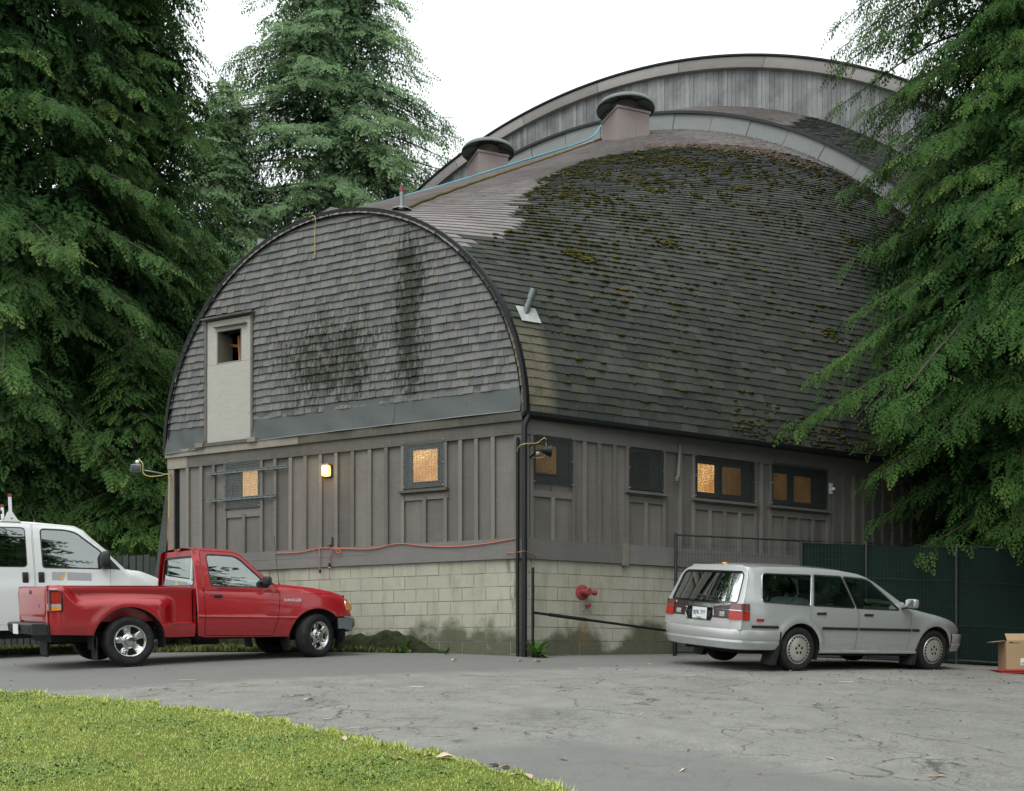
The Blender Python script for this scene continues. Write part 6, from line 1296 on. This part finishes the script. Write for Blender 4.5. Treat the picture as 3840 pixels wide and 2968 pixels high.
    mb = MB(); mb.box((-.4, 0, .36), (4.6, 1.5, .14)); mb.box((-.4, 0, .46), (4.2, 1.8, .02)); mb.build('underbody', MT['under'], T)
    for s in (-1, 1):
        mb = MB(); mb.rbox((.25, s * .42, 1.18), (.14, .5, .62), .05); mb.build('seat_back', MT['seat'], T, 50); mb = MB(); mb.rbox((.25, s * .42, 1.55), (.10, .28, .18), .03); mb.build('headrest', MT['seat'], T, 50)
    mb = MB(); mb.rbox((1.25, 0, 1.20), (.40, 1.6, .22), .06); mb.build('dashboard', MT['dash'], T, 50); mb = MB(); mb.box((-1.2, 0, 1.2), (.03, 1.7, 1.5)); mb.build('bulkhead', MT['dash'], T)
    # roof rack with folded ladder stop
    for s in (-1, 1):
        mb = MB(); mb.prism([(-.36, 2.055), (-.08, 2.05), (-.12, 2.08), (-.19, 2.20), (-.205, 2.22), (-.235, 2.22), (-.26, 2.19), (-.31, 2.08)], (0, s * .80, 0), (1, 0, 0), (0, 0, 1), (0, 1, 0), -.02, .02); br_ = mb.build('rack_bracket', MT['white_plastic'], T)
        mb = MB(); mb.box((-.215, s * .80, 2.32), (.045, .03, .22)); mb.build('rack_upright', MT['white_plastic'], br_); mb = MB(); mb.box((-.215, s * .80, 2.445), (.048, .034, .045)); mb.build('red_tip', MT['red_paint'], br_)
        mb = MB(); mb.lathe([(.012, .021), (0, .022)], 10, (-.20, s * .80, 2.10), (1, 0, 0), (0, 0, 1), (0, s, 0)); mb.build('bracket_hole', MT['under'], br_)
    mb = MB(); mb.tube([(-.22, -.80, 2.18), (-.22, .80, 2.18)], .025, 8); mb.tube([(-.32, -.70, 2.20), (-2.6, -.70, 2.20)], .03, 6); mb.tube([(-.32, -.35, 2.20), (-2.6, -.35, 2.20)], .03, 6); mb.build('rack_bar', MT['black_metal'], T)
    return T
MT['sign_grey'] = plain('sign_grey', (.36, .355, .37), .5, .03, 3); MT['sign_yellow'] = plain('sign_yellow', (.70, .42, .08), .5, .05, 3)
VAN = build_van()
# ------------------------------------------------------------------ conifers
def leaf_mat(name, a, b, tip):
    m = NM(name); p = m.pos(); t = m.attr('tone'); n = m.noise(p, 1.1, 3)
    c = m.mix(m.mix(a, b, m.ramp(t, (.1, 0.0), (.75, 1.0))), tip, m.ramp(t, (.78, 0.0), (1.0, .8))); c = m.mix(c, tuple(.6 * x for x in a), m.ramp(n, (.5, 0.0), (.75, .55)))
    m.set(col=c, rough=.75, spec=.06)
    tl = m.n.new('ShaderNodeBsdfTranslucent'); m.l(m.mix(c, (.5, .8, .2), .3, 'MULTIPLY'), tl.inputs[0]); ad = m.n.new('ShaderNodeMixShader'); ad.inputs[0].default_value = .22; m.l(m.b.outputs[0], ad.inputs[1]); m.l(tl.outputs[0], ad.inputs[2]); m.l(ad.outputs[0], m.out.inputs[0]); return m.mat
MT['cedar'] = leaf_mat('cedar_foliage', (.028, .070, .026), (.078, .146, .042), (.235, .280, .085))
MT['cedar_r'] = leaf_mat('near_cedar_foliage', (.022, .062, .020), (.066, .134, .032), (.19, .235, .060))
MT['cedar_far'] = leaf_mat('hazed_fir_foliage', (.115, .20, .100), (.19, .29, .14), (.27, .36, .17))  # pale base colour stands in for haze in front of the far trees
MT['bark'] = board_mat('cedar_bark', (.05, .042, .035), (.11, .09, .075), .5, .0)
def frond(n, sub, wid=.030):
    """flat drooping spray along +x, length 1: one triangle per scale-leaf twig"""
    Q = []
    def leaf(p, d, l, w):
        d = d / np.linalg.norm(d); s = np.array([-d[1], d[0], 0]); s = s / max(1e-6, np.linalg.norm(s)); Q.append([p + d * l * .25 + s * w, p + d * l, p + d * l * .25 - s * w] if RNG.random() < .5 else [p, p + d * l * .55 + s * w * 1.1, p + d * l * 1.0 - s * w * .4])
    for i in range(n):
        u = .04 + .92 * i / (n - 1); c = np.array([u, 0, -.16 * u * u]); L = .36 * (1 - u) ** .6 + .08
        for sgn in (-1, 1):
            a = math.radians(50 - 18 * u + RNG.uniform(-8, 8)); d = np.array([math.cos(a), sgn * math.sin(a), -.30 + RNG.uniform(-.2, .15)]); leaf(c, d, L, wid)
            for k in range(sub):
                v = (k + 1) / (sub + 1) + RNG.uniform(-.1, .1); q = c + d / np.linalg.norm(d) * L * v; leaf(q, np.array([math.cos(a * .2), sgn * math.sin(a * .2), -.45 + RNG.uniform(-.2, .2)]), L * .5 * (1 - v * .4), wid * .85); leaf(q, np.array([math.cos(a * 1.7), sgn * math.sin(a * 1.7), -.4]), L * .36 * (1 - v * .4), wid * .8)
    leaf(np.array([.9, 0, -.13]), np.array([1., 0, -.4]), .2, wid); return np.array(Q)
FR_HI = [frond(6, 1, .046) for _ in range(5)]; FR_MID = [frond(4, 1, .062) for _ in range(4)]; FR_DIST = [frond(5, 1, .046) for _ in range(5)]; FR_FINE = [frond(5, 1, .044) for _ in range(5)]; FR_LO = [frond(5, 0, .10) for _ in range(3)]
def norm(v): return v / np.maximum(1e-9, np.linalg.norm(v, axis=-1, keepdims=True))
def conifer(name, label, base, H, trunk_r, prof, n_br, seed, frl, flen, mat, face, droop=.5, z_lo=2.0, spacing=.42, hang=.75, group=None, backdrop=.25, upturn=.25, cull=None, cat='tree', zvis=99., core=0, wide=1.25, dens=1.0):
    """prof: [(z above base, crown radius)]"""
    rg = np.random.default_rng(seed); base = np.array(base, float); zs = [p[0] for p in prof]; rs = [p[1] for p in prof]
    o = thing(name, label, cat, tuple(base), group)
    mb = MB(); sway = rg.normal(0, .12, 2)
    tp = lambda z: base + np.array([sway[0] * z / H * 2, sway[1] * z / H * 2, z])
    mb.tube([tuple(tp(z) - (0, 0, .4 if z == 0 else 0)) for z in (0, .5, 2, H * .3, H * .6, H)], [trunk_r * 1.5, trunk_r * 1.15, trunk_r, trunk_r * .75, trunk_r * .45, .03], 14); mb.build('trunk', MT['bark'], o, True)
    br = MB(); X_, N_, P_, S_, T_ = [], [], [], [], []; up = np.array([0, 0, 1.]); fa = math.atan2(face[1], face[0])
    for i in range(n_br):
        z = z_lo + (H - z_lo) * (i + rg.random()) / n_br; Rr = np.interp(z, zs, rs)
        if Rr < .15 or (z > zvis and rg.random() < .75): continue
        az = rg.uniform(-wide, wide) * 1.35 + fa if rg.random() > backdrop else rg.uniform(0, 2 * math.pi)
        d = np.array([math.cos(az), math.sin(az), 0]); side = np.array([-d[1], d[0], 0])
        L = Rr * rg.uniform(.70, 1.14); p0 = tp(z); rise = rg.uniform(-.02, .25); bend = rg.normal(0, .12); tone0 = rg.normal(0, .10)
        def path(u): u = np.asarray(u, float)[..., None]; return p0 + d * L * u + side * bend * L * u * u + up * (L * (rise * u - (droop + .15) * u * u + upturn * np.maximum(0, u - .72) ** 1.5 * 2.2))
        us = np.linspace(0, 1, 7); pp_ = path(us)
        if cull is not None: nk = int(np.argmax(cull(pp_))) if cull(pp_).any() else 7; us, pp_ = us[:max(2, nk)], pp_[:max(2, nk)]
        br.tube([tuple(q) for q in pp_], [max(.006, .028 * L / 3 * (1 - u) + .006) for u in us], 4, cap=False)
        nU = max(3, int(L * .85 / spacing)); u = .15 + .85 * (np.arange(nU) + rg.random(nU) * .6) / nU
        for sg in (-1, 1, 0):
            if sg == 0: c = path(u); sd = np.tile(d, (nU, 1)); ls = np.full(nU, .05); nf = 1
            else: c = path(np.minimum(u, 1)); ls = (.30 * L * (1 - u) + .30) * rg.uniform(.7, 1.25, nU); sd = norm(d * rg.uniform(.5, 1.0, (nU, 1)) + side * sg * .8); nf = max(1, int(round(dens * ls.mean() / (flen * .50))))
            v = (np.arange(nf)[None] + rg.random((nU, nf)) * .8) / nf
            pos = c[:, None] + sd[:, None] * (ls[:, None] * v)[..., None] - up * (.40 * ls[:, None] * v * v)[..., None] + rg.normal(0, .035, (nU, nf, 3))
            fd = sd[:, None] * rg.uniform(.35, 1, (nU, nf, 1)) + side * rg.normal(0, .3, (nU, nf, 1)) + d * rg.uniform(0, .5, (nU, nf, 1)) - up * (hang * rg.uniform(.45, 1.35, (nU, nf, 1)))
            nn = up + rg.normal(0, .38, (nU, nf, 3)) + d * .45
            X_.append(norm(fd).reshape(-1, 3)); N_.append(nn.reshape(-1, 3)); P_.append(pos.reshape(-1, 3)); S_.append(flen * rg.uniform(.6, 1.3, nU * nf)); T_.append(np.clip(.20 + .50 * np.repeat(u, nf) + tone0 + rg.normal(0, .16, nU * nf), 0, 1))
    if core:                        # inner sprays close to the trunk, interior shade put into their dark tone
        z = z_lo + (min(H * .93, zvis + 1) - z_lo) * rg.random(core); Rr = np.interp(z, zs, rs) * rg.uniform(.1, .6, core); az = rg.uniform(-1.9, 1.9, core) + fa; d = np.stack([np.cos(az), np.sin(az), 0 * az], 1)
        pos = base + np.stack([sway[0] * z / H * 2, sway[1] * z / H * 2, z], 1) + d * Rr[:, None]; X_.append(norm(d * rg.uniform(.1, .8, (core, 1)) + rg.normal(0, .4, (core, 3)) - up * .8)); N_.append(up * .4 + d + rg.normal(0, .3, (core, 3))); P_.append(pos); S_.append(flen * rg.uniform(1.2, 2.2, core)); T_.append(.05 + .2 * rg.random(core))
    tag(br.build('limbs', MT['bark'], o), None, None, None, 'stuff')
    XF, NF, PF, SF, TF = map(np.concatenate, (X_, N_, P_, S_, T_))
    if cull is not None: k = ~cull(PF); XF, NF, PF, SF, TF = XF[k], NF[k], PF[k], SF[k], TF[k]
    YF = norm(np.cross(NF, XF)); ZF = np.cross(XF, YF); Vs, As = [], []; pick = rg.integers(0, len(frl), len(PF))
    for t, tmpl in enumerate(frl):
        s = pick == t; m = int(s.sum())
        if not m: continue
        q = tmpl.reshape(-1, 3); P = (q[None, :, 0:1] * XF[s][:, None] + q[None, :, 1:2] * YF[s][:, None] + q[None, :, 2:3] * ZF[s][:, None]) * SF[s][:, None, None] + PF[s][:, None]
        Vs.append(P.reshape(-1, 3)); As.append(np.repeat(TF[s], len(q)) * .75 + .25 * np.tile(q[:, 0], m))
    Vs = np.concatenate(Vs); link('crown', tri_mesh('crown', Vs, np.arange(len(Vs)).reshape(-1, 3), mat, attrs={'tone': np.concatenate(As)}), o)
    STAT.append((name, len(PF), len(Vs) // 3)); return o
STAT = []; DBG = False
def G3(x, y): return (x, y, GZ(x, y))
cam_dir = lambda x, y: (-x / math.hypot(x, y), -y / math.hypot(x, y))
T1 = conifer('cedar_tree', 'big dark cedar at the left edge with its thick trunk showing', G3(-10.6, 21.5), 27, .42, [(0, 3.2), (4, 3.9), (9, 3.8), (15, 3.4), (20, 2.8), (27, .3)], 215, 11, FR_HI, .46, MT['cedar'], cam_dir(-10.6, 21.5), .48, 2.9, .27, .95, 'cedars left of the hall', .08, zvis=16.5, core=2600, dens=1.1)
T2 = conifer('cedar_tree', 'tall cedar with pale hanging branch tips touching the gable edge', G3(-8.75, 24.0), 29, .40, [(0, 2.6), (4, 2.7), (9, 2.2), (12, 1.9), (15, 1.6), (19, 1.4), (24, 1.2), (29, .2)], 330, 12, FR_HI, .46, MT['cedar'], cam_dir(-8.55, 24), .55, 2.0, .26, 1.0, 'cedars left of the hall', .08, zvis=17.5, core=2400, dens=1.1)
T2b = conifer('cedar_tree', 'shadowed cedar filling the gap behind the two left cedars', G3(-12.6, 29.0), 30, .42, [(0, 4.2), (10, 4.0), (20, 2.9), (30, .3)], 190, 13, FR_MID, .70, MT['cedar'], cam_dir(-12.6, 29), .5, 1.5, .5, .8, 'cedars left of the hall', .1, zvis=20, core=1200)
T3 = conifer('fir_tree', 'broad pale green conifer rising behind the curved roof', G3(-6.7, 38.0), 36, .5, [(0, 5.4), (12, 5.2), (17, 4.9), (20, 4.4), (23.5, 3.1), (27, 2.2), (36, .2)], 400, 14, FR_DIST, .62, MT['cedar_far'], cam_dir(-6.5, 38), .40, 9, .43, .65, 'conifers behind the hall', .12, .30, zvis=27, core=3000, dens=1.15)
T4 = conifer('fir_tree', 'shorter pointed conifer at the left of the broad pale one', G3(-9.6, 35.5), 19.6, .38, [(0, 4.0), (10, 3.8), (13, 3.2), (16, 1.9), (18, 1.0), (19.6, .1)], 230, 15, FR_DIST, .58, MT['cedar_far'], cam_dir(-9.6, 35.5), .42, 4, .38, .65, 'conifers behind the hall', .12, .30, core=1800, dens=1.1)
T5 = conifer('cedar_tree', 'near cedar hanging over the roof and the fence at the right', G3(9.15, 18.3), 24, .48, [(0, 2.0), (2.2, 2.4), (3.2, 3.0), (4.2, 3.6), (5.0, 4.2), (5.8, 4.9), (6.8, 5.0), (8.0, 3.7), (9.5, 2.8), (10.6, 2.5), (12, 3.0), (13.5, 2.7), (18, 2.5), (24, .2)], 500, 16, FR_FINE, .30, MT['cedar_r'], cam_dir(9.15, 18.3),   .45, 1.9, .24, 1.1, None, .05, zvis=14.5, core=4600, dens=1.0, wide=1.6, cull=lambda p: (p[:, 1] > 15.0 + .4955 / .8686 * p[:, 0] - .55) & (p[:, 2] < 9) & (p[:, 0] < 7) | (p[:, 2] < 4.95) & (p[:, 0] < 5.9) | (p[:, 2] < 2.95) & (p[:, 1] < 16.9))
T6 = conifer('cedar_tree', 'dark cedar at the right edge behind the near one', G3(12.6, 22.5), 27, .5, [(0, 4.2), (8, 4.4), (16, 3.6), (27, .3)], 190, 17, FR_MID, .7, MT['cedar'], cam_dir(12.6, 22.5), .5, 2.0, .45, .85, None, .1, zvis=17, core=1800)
for k, (x, y, h, lab) in enumerate(((-13, -16, 22, 'conifer far behind the viewpoint at the left'), (-3, -24, 24, 'conifer far behind the viewpoint'), (10, -13, 22, 'conifer behind the viewpoint at the right'), (16, -20, 25, 'conifer farthest behind the viewpoint at the right'))):
    conifer('fir_tree', lab, G3(x, y), h, .4, [(0, 5), (h * .5, 4), (h, .3)], 90, 60 + k, FR_LO, 1.5, MT['cedar'], (0, 1), .4, 1.2, 1.1, .6, None, .2, core=300)
conifer('cedar_tree', 'unseen cedar added outside the right edge to shade the right side', G3(13.6, 12.5), 20, .45, [(0, 3.6), (5, 4.0), (12, 3.2), (20, .3)], 300, 51, FR_LO, .9, MT['cedar'], (-1, .2), .5, 1.2, .5, .8, None, .3, core=2500)  # unseen tree, dense crown added to darken the right side and wagon reflections
conifer('cedar_tree', 'unseen cedar added beyond the fence to darken the right wall', G3(14.8, 17.5), 22, .45, [(0, 4.0), (6, 4.2), (14, 3.2), (22, .3)], 220, 53, FR_LO, .9, MT['cedar'], (-1, -.3), .5, 1.2, .5, .8, None, .3, core=2000)  # unseen tree added to deepen the shade on the right wall and fence
conifer('cedar_tree', 'unseen cedar added at the right behind the viewpoint for shade', G3(12.5, 2.5), 22, .45, [(0, 4.2), (5, 4.4), (12, 3.4), (22, .3)], 150, 52, FR_LO, .9, MT['cedar'], (-.9, .4), .5, 1.2, .6, .8, None, .3, core=500)  # unseen tree added as a shade caster and dark reflection for the right side
for k, (x, y, h, lab) in enumerate(((-19, 36, 20, 'distant conifer at the far left behind the van'), (-26, 48, 24, 'most distant conifer beyond the left cedars'), (-15.5, 44, 18, 'distant conifer seen low between the left cedars'))):
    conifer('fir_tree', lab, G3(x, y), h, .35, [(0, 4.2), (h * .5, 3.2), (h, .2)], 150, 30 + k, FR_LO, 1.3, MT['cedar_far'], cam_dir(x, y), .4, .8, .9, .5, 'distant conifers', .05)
# low cedar shoots behind the board fence
T7 = conifer('cedar_sapling', 'bright green cedar shoots above the dark board fence', G3(-7.4, 20.6), 6.2, .10, [(0, 1.5), (1.2, 2.0), (2.6, 1.7), (4.5, 1.1), (6.2, .1)], 90, 41, FR_HI, .36, MT['cedar_r'], cam_dir(-7.4, 20.6), .45, .7, .25, .7, None, .3, cat='tree')
# ------------------------------------------------------------------ board fence and leaning boards at the left
F0 = Vector((-6.15, 18.55, 0)); F1 = Vector((-11.5, 20.3, 0)); fd_ = (F1 - F0).normalized(); fn = Vector((fd_.y, -fd_.x, 0)); fn = fn if fn.y < 0 else -fn
FEN = thing('board_fence', 'dark vertical board fence behind the van and pickup', 'fence', tuple(F0 + UP * GZ(F0.x, F0.y)))
t = 0
while t < (F1 - F0).length:
    p = F0 + fd_ * t; w = .125; z = GZ(p.x, p.y); j = RNG.uniform(-.012, .012); h = 1.72 + RNG.uniform(-.03, .03) 
    mb = MB(); mb.obox(p + UP * (z - .05) + fn * (.02 + j), fd_ * w, fn * .022, UP * h); mb.build('slat', MT['dark_wood'], FEN); t += .150
for h in (.45, 1.45):
    mb = MB(); mb.obox(F0 + UP * (GZ(F0.x, F0.y) + h) - fn * .03, F1 - F0 + UP * (GZ(F1.x, F1.y) - GZ(F0.x, F0.y)), fn * .045, UP * .09); mb.build('rail', MT['dark_wood'], FEN)
for k in range(3):
    p = F0 + fd_ * (1.9 * k + .05); mb = MB(); mb.obox(p + UP * (GZ(p.x, p.y) - .2) - fn * .13, fd_ * .09, fn * .09, UP * 1.85); mb.build('post', MT['dark_wood'] if k else MT['pale_wood'], FEN)
LB = thing('leaning_boards', 'black boards leaning against the left corner of the hall', 'boards', (-6.5, 18.2, GZ(-6.5, 18.2)))
for k, (x0, x1, w_) in enumerate(((570, 622, .15), (592, 632, .17), (612, 636, .12))):
    a, b = Pt(x0, 2050, 18.35 + .05 * k), Pt(x1, 1840, 18.45 + .05 * k); a.z = GZ(a.x, a.y); a.x -= .12; mb = MB(); dr_ = (b - a); mb.obox(a, Vector((w_, -.03, 0)), Vector((0, .03, 0)), dr_); mb.build('board', MT['dark_wood'], LB)
# ------------------------------------------------------------------ wire fence with green screen cloth
def fence_run(pts, cloth, T):
    for (x0, y0), (x1, y1), cl in zip(pts[:-1], pts[1:], cloth):
        a = Vector((x0, y0, GZ(x0, y0) + .06)); b = Vector((x1, y1, GZ(x1, y1) + .06)); h = UP * 1.86
        mb = MB(); mb.tube([a, a + h, b + h, b, a], .021, 8, cap=False); n = int((b - a).length / .055); pn = mb.build('panel_frame', MT['fence_metal'], T, 50)
        mb = MB()
        for i in range(1, n): p = a.lerp(b, i / n); mb.obox(p + Vector((-.0018, -.0018, 0)), Vector((.0036, 0, 0)), Vector((0, .0036, 0)), h)
        for j in range(1, 13): p = a + h * (j / 13); q = b + h * (j / 13); mb.tube([p - UP * .002 + Vector((0, -.004, 0)), q + Vector((0, -.004, 0))], .0022 if j not in (4, 9) else .006, 4)
        tag(mb.build('wire_mesh', MT['fence_metal'], pn), None, None, None, 'stuff')
        if cl:
            P = []; nn = 26; d = (b - a).normalized(); nr = Vector((-d.y, d.x, 0))
            for i in range(nn + 1):
                u = i / nn; row = []
                for j in range(14):
                    v = j / 13; p = a.lerp(b, u) + h * (v * .985) + nr * (.02 + .012 * math.sin(u * 11 + 3 * v) + .014 * math.sin(v * 9 + u * 5 + x0)); row.append(p)
                P.append(row)
            mb = MB(); mb.grid(P); mb.build('screen_cloth', MT['cloth_green'], pn, True)
        mb = MB(); mb.tube([a - UP * .12, a + h + UP * .03], .026, 8); mb.build('post', MT['fence_metal'], T, 50)
MT['fence_metal'] = plain('dark_fence_wire', (.020, .026, .028), .5, .2, 12)
m_ = NM('green_screen_cloth'); p_ = m_.pos(); w_ = m_.noise(m_.scale(p_, 6, 6, 1.0), 2, 4); m_.set(col=m_.mix((.004, .012, .010), (.006, .024, .018), w_), rough=.8, spec=.2); m_.bump(m_.noise(m_.scale(p_, 40, 40, 6), 2, 3), .4, .006); MT['cloth_green'] = m_.mat
WF = thing('wire_fence', 'black wire fence panels with dark green screen cloth behind the wagon', 'fence', (2.62, 16.42, GZ(2.62, 16.42)))
fence_run([(2.62, 16.42), (4.78, 16.95), (5.85, 16.95), (7.25, 16.75), (9.4, 16.3), (11.6, 15.9)], [0, 1, 1, 1, 1], WF)
# ------------------------------------------------------------------ cardboard box on a red tray
m_ = NM('cardboard'); p_ = m_.obj(); m_.set(col=m_.mix((.30, .20, .115), (.40, .28, .17), m_.noise(p_, 4, 5)), rough=.85, spec=.2); MT['card'] = m_.mat
bz = GZ(7.15, 14.75); B0 = Vector((7.13, 14.72, bz)); BX = thing('cardboard_box', 'open brown cardboard box at the right edge by the fence', 'box', tuple(B0))
ux = Vector((.93, -.36, 0)).normalized(); ux = Vector((.97, -.2, 0)).normalized(); uy = Vector((-ux.y, ux.x, 0)); w_, d_, h_ = .60, .40, .41
o0 = B0 - ux * .05 + UP * .055
for nm, o, a, b, c in (('box_front', o0, ux * w_, uy * .008, UP * h_), ('box_side', o0, uy * d_, ux * .008, UP * h_), ('box_back', o0 + uy * d_, ux * w_, uy * .008, UP * h_), ('box_end', o0 + ux * w_, uy * d_, ux * .008, UP * h_)):
    mb = MB(); mb.obox(o, a, b, c); mb.build(nm, MT['card'], BX)
mb = MB(); mb.obox(o0 + UP * h_, uy * d_, ux * -.16 + UP * -.02, UP * .006 + ux * .001); mb.build('box_flap', MT['card'], BX); mb = MB(); mb.obox(o0 + UP * h_ + ux * .02, ux * (w_ - .04), uy * .12 + UP * .10, UP * .007); mb.build('box_flap', MT['card'], BX)
mb = MB(); mb.obox(o0 + ux * .20 + UP * .06 - uy * .003, ux * .16, uy * .002, UP * .10); lb = mb.build('paper_label', MT['plate_white'], BX); mb = MB()
for k in range(7): mb.obox(o0 + ux * (.215 + .012 * k) + UP * .07 - uy * .0045, ux * (.004 + .003 * (k % 2)), uy * .001, UP * .035)
mb.build('barcode', MT['rubber'], lb)
mb = MB()
for k in range(5): mb.obox(o0 + ux * (.05 + .028 * k) + UP * .375 - uy * .002, ux * .022, uy * .001, UP * (.022 if k < 2 else .010))
mb.build('print_marks', MT['rubber'], BX)
tr = MB(); tr.obox(B0 - ux * .12 - uy * .05, ux * .85, uy * .55, UP * .035); tr.obox(B0 - ux * .14 - uy * .07 + UP * .035, ux * .89, uy * .59, UP * .012); tag(tr.build('red_tray', MT['red_bright'] if 'red_bright' in MT else plain('red_plastic', (.42, .03, .035), .45, .1, 5)), 'flat red plastic tray under the cardboard box', 'tray')
# ------------------------------------------------------------------ fallen leaves, weeds at the wall
def leaf_scatter(name, label, pts, r0, r1, mat):
    V, T = [], []
    for (x, y) in pts:
        z = GZ(x, y) + (.045 if y < lawn_y(x) else .006); a = RNG.uniform(0, 6.28); r = RNG.uniform(r0, r1); el = RNG.uniform(.4, .8); c = np.array([math.cos(a), math.sin(a), RNG.uniform(-.1, .3)]); s = np.array([-math.sin(a), math.cos(a), RNG.uniform(-.1, .3)]) * el; up = np.array([0, 0, 1.]); p = np.array([x, y, z]); b = len(V)
        cu = RNG.uniform(.15, .5)
        V += [p - c * r, p - c * r * .2 + s * r * .7 + up * r * cu, p + c * r * .5 + s * r * .5 + up * r * cu * .6, p + c * r + up * r * cu * .5, p + c * r * .4 - s * r * .6 + up * r * cu, p - c * r * .3 - s * r * .6 + up * r * .2, p + up * r * .05]
        T += [(b + 6, b + i, b + (i + 1) % 6) for i in range(6)]
    return tag(link(name, tri_mesh(name, V, T, mat)), label, None, None, 'stuff')
m_ = NM('dead_leaf'); m_.set(col=m_.ramp(m_.rnd(), (0, (.36, .15, .04)), (.35, (.42, .26, .12)), (.7, (.30, .20, .11)), (1, (.50, .40, .27))), rough=.8, spec=.2); MT['dead_leaf'] = m_.mat
pts = [(RNG.uniform(-.5, .62) * y, y) for y in RNG.uniform(6.3, 14.5, 95)]; pts = [p for p in pts if p[1] > lawn_y(p[0]) + .02 and not (-6 < p[0] < -2 and p[1] > 13.4)] + [(x, float(lawn_y(x)) - abs(RNG.normal(0, .12))) for x in RNG.uniform(-2.6, .5, 26)] + [(RNG.normal(4.9, 1.3), RNG.normal(12.7, .5)) for _ in range(90)] + [(RNG.normal(5.2, 1.0), RNG.normal(14.2, .5)) for _ in range(40)] + [(RNG.uniform(-4, -.3), RNG.uniform(6.2, 8)) for _ in range(16)] + [(RNG.uniform(2, 5.5), RNG.uniform(15, 16.2)) for _ in range(26)]
leaf_scatter('fallen_leaves', 'scattered orange and tan dead leaves on the asphalt and lawn edge', pts, .013, .032, MT['dead_leaf'])
m_ = NM('torn_bark'); m_.set(col=m_.ramp(m_.rnd(), (0, (.42, .33, .24)), (1, (.58, .50, .40))), rough=.85, spec=.2); MT['bark_scrap'] = m_.mat
leaf_scatter('bark_scraps', 'pale scraps of bark and paper along the lawn edge', [(-.62, 6.78), (-.55, 6.74), (-.44, 6.72), (-.30, 6.76), (-.22, 6.72), (-.12, 6.66), (-.75, 6.70), (.10, 6.2), (.02, 6.22), (-1.2, 7.35), (-.9, 6.5), (-.05, 6.6), (2.2, 7.1), (1.1, 6.6), (.35, 6.9), (3.6, 8.1), (-1.9, 9.6), (-3.1, 9.9), (2.9, 9.8), (.1, 14.2), (.5, 14.5), (-.8, 14.1), (.35, 14.0)], .03, .065, MT['bark_scrap'])
mb = MB()
for _ in range(16):
    y = RNG.uniform(7, 14.3); x = RNG.uniform(-.35, .55) * y
    if y < lawn_y(x): continue
    a = RNG.uniform(-1.3, 1.3); l = RNG.uniform(.05, .22); mb.tube([(x, y, GZ(x, y) + .008), (x + l * math.cos(a), y + l * math.sin(a), GZ(x, y) + .010)], .004, 4)
tag(mb.build('fallen_twigs', MT['bark_scrap']), 'thin straw-coloured twigs and needles on the asphalt', None, None, 'stuff')
MT['weed'] = leaf_mat('weed_leaf', (.07, .15, .03), (.13, .24, .06), (.22, .32, .09))
def weed(name, label, x, y, n, l, up_):
    T = thing(name, label, 'plant', (x, y, GZ(x, y)), 'weeds at the foot of the wall'); 
    for k in range(n):
        a = RNG.uniform(0, 6.28); e = RNG.uniform(.2, 1) * up_; L = l * RNG.uniform(.6, 1.1); d = Vector((math.cos(a), math.sin(a), 0)); s = Vector((-d.y, d.x, 0)); mb = MB(); P = []
        for u in np.linspace(0, 1, 6):
            c = Vector((x, y, GZ(x, y))) + d * (L * u * .8) + UP * (L * (e * u - .55 * u * u)); w = L * .20 * math.sin(min(1, u * 1.05) * 2.9) ** .8 + .004; P.append([c - s * w + UP * w * .4, c, c + s * w + UP * w * .4])
        mb.grid(P); mb.build('leaf', MT['weed'], T, True)
weed('weed', 'broad-leaved weed at the foot of the corner post', .36, 15.02, 16, .26, 1.4)
weed('weed', 'small climbing weed on the mossy footing right of the truck', -1.72, 15.78, 12, .16, 1.9); weed('weed', 'lowest tiny weed between the truck and the corner', -1.0, 15.5, 8, .11, 1.6); weed('weed', 'tall thin weed against the mossy footing', -1.66, 15.86, 9, .13, 3.2)
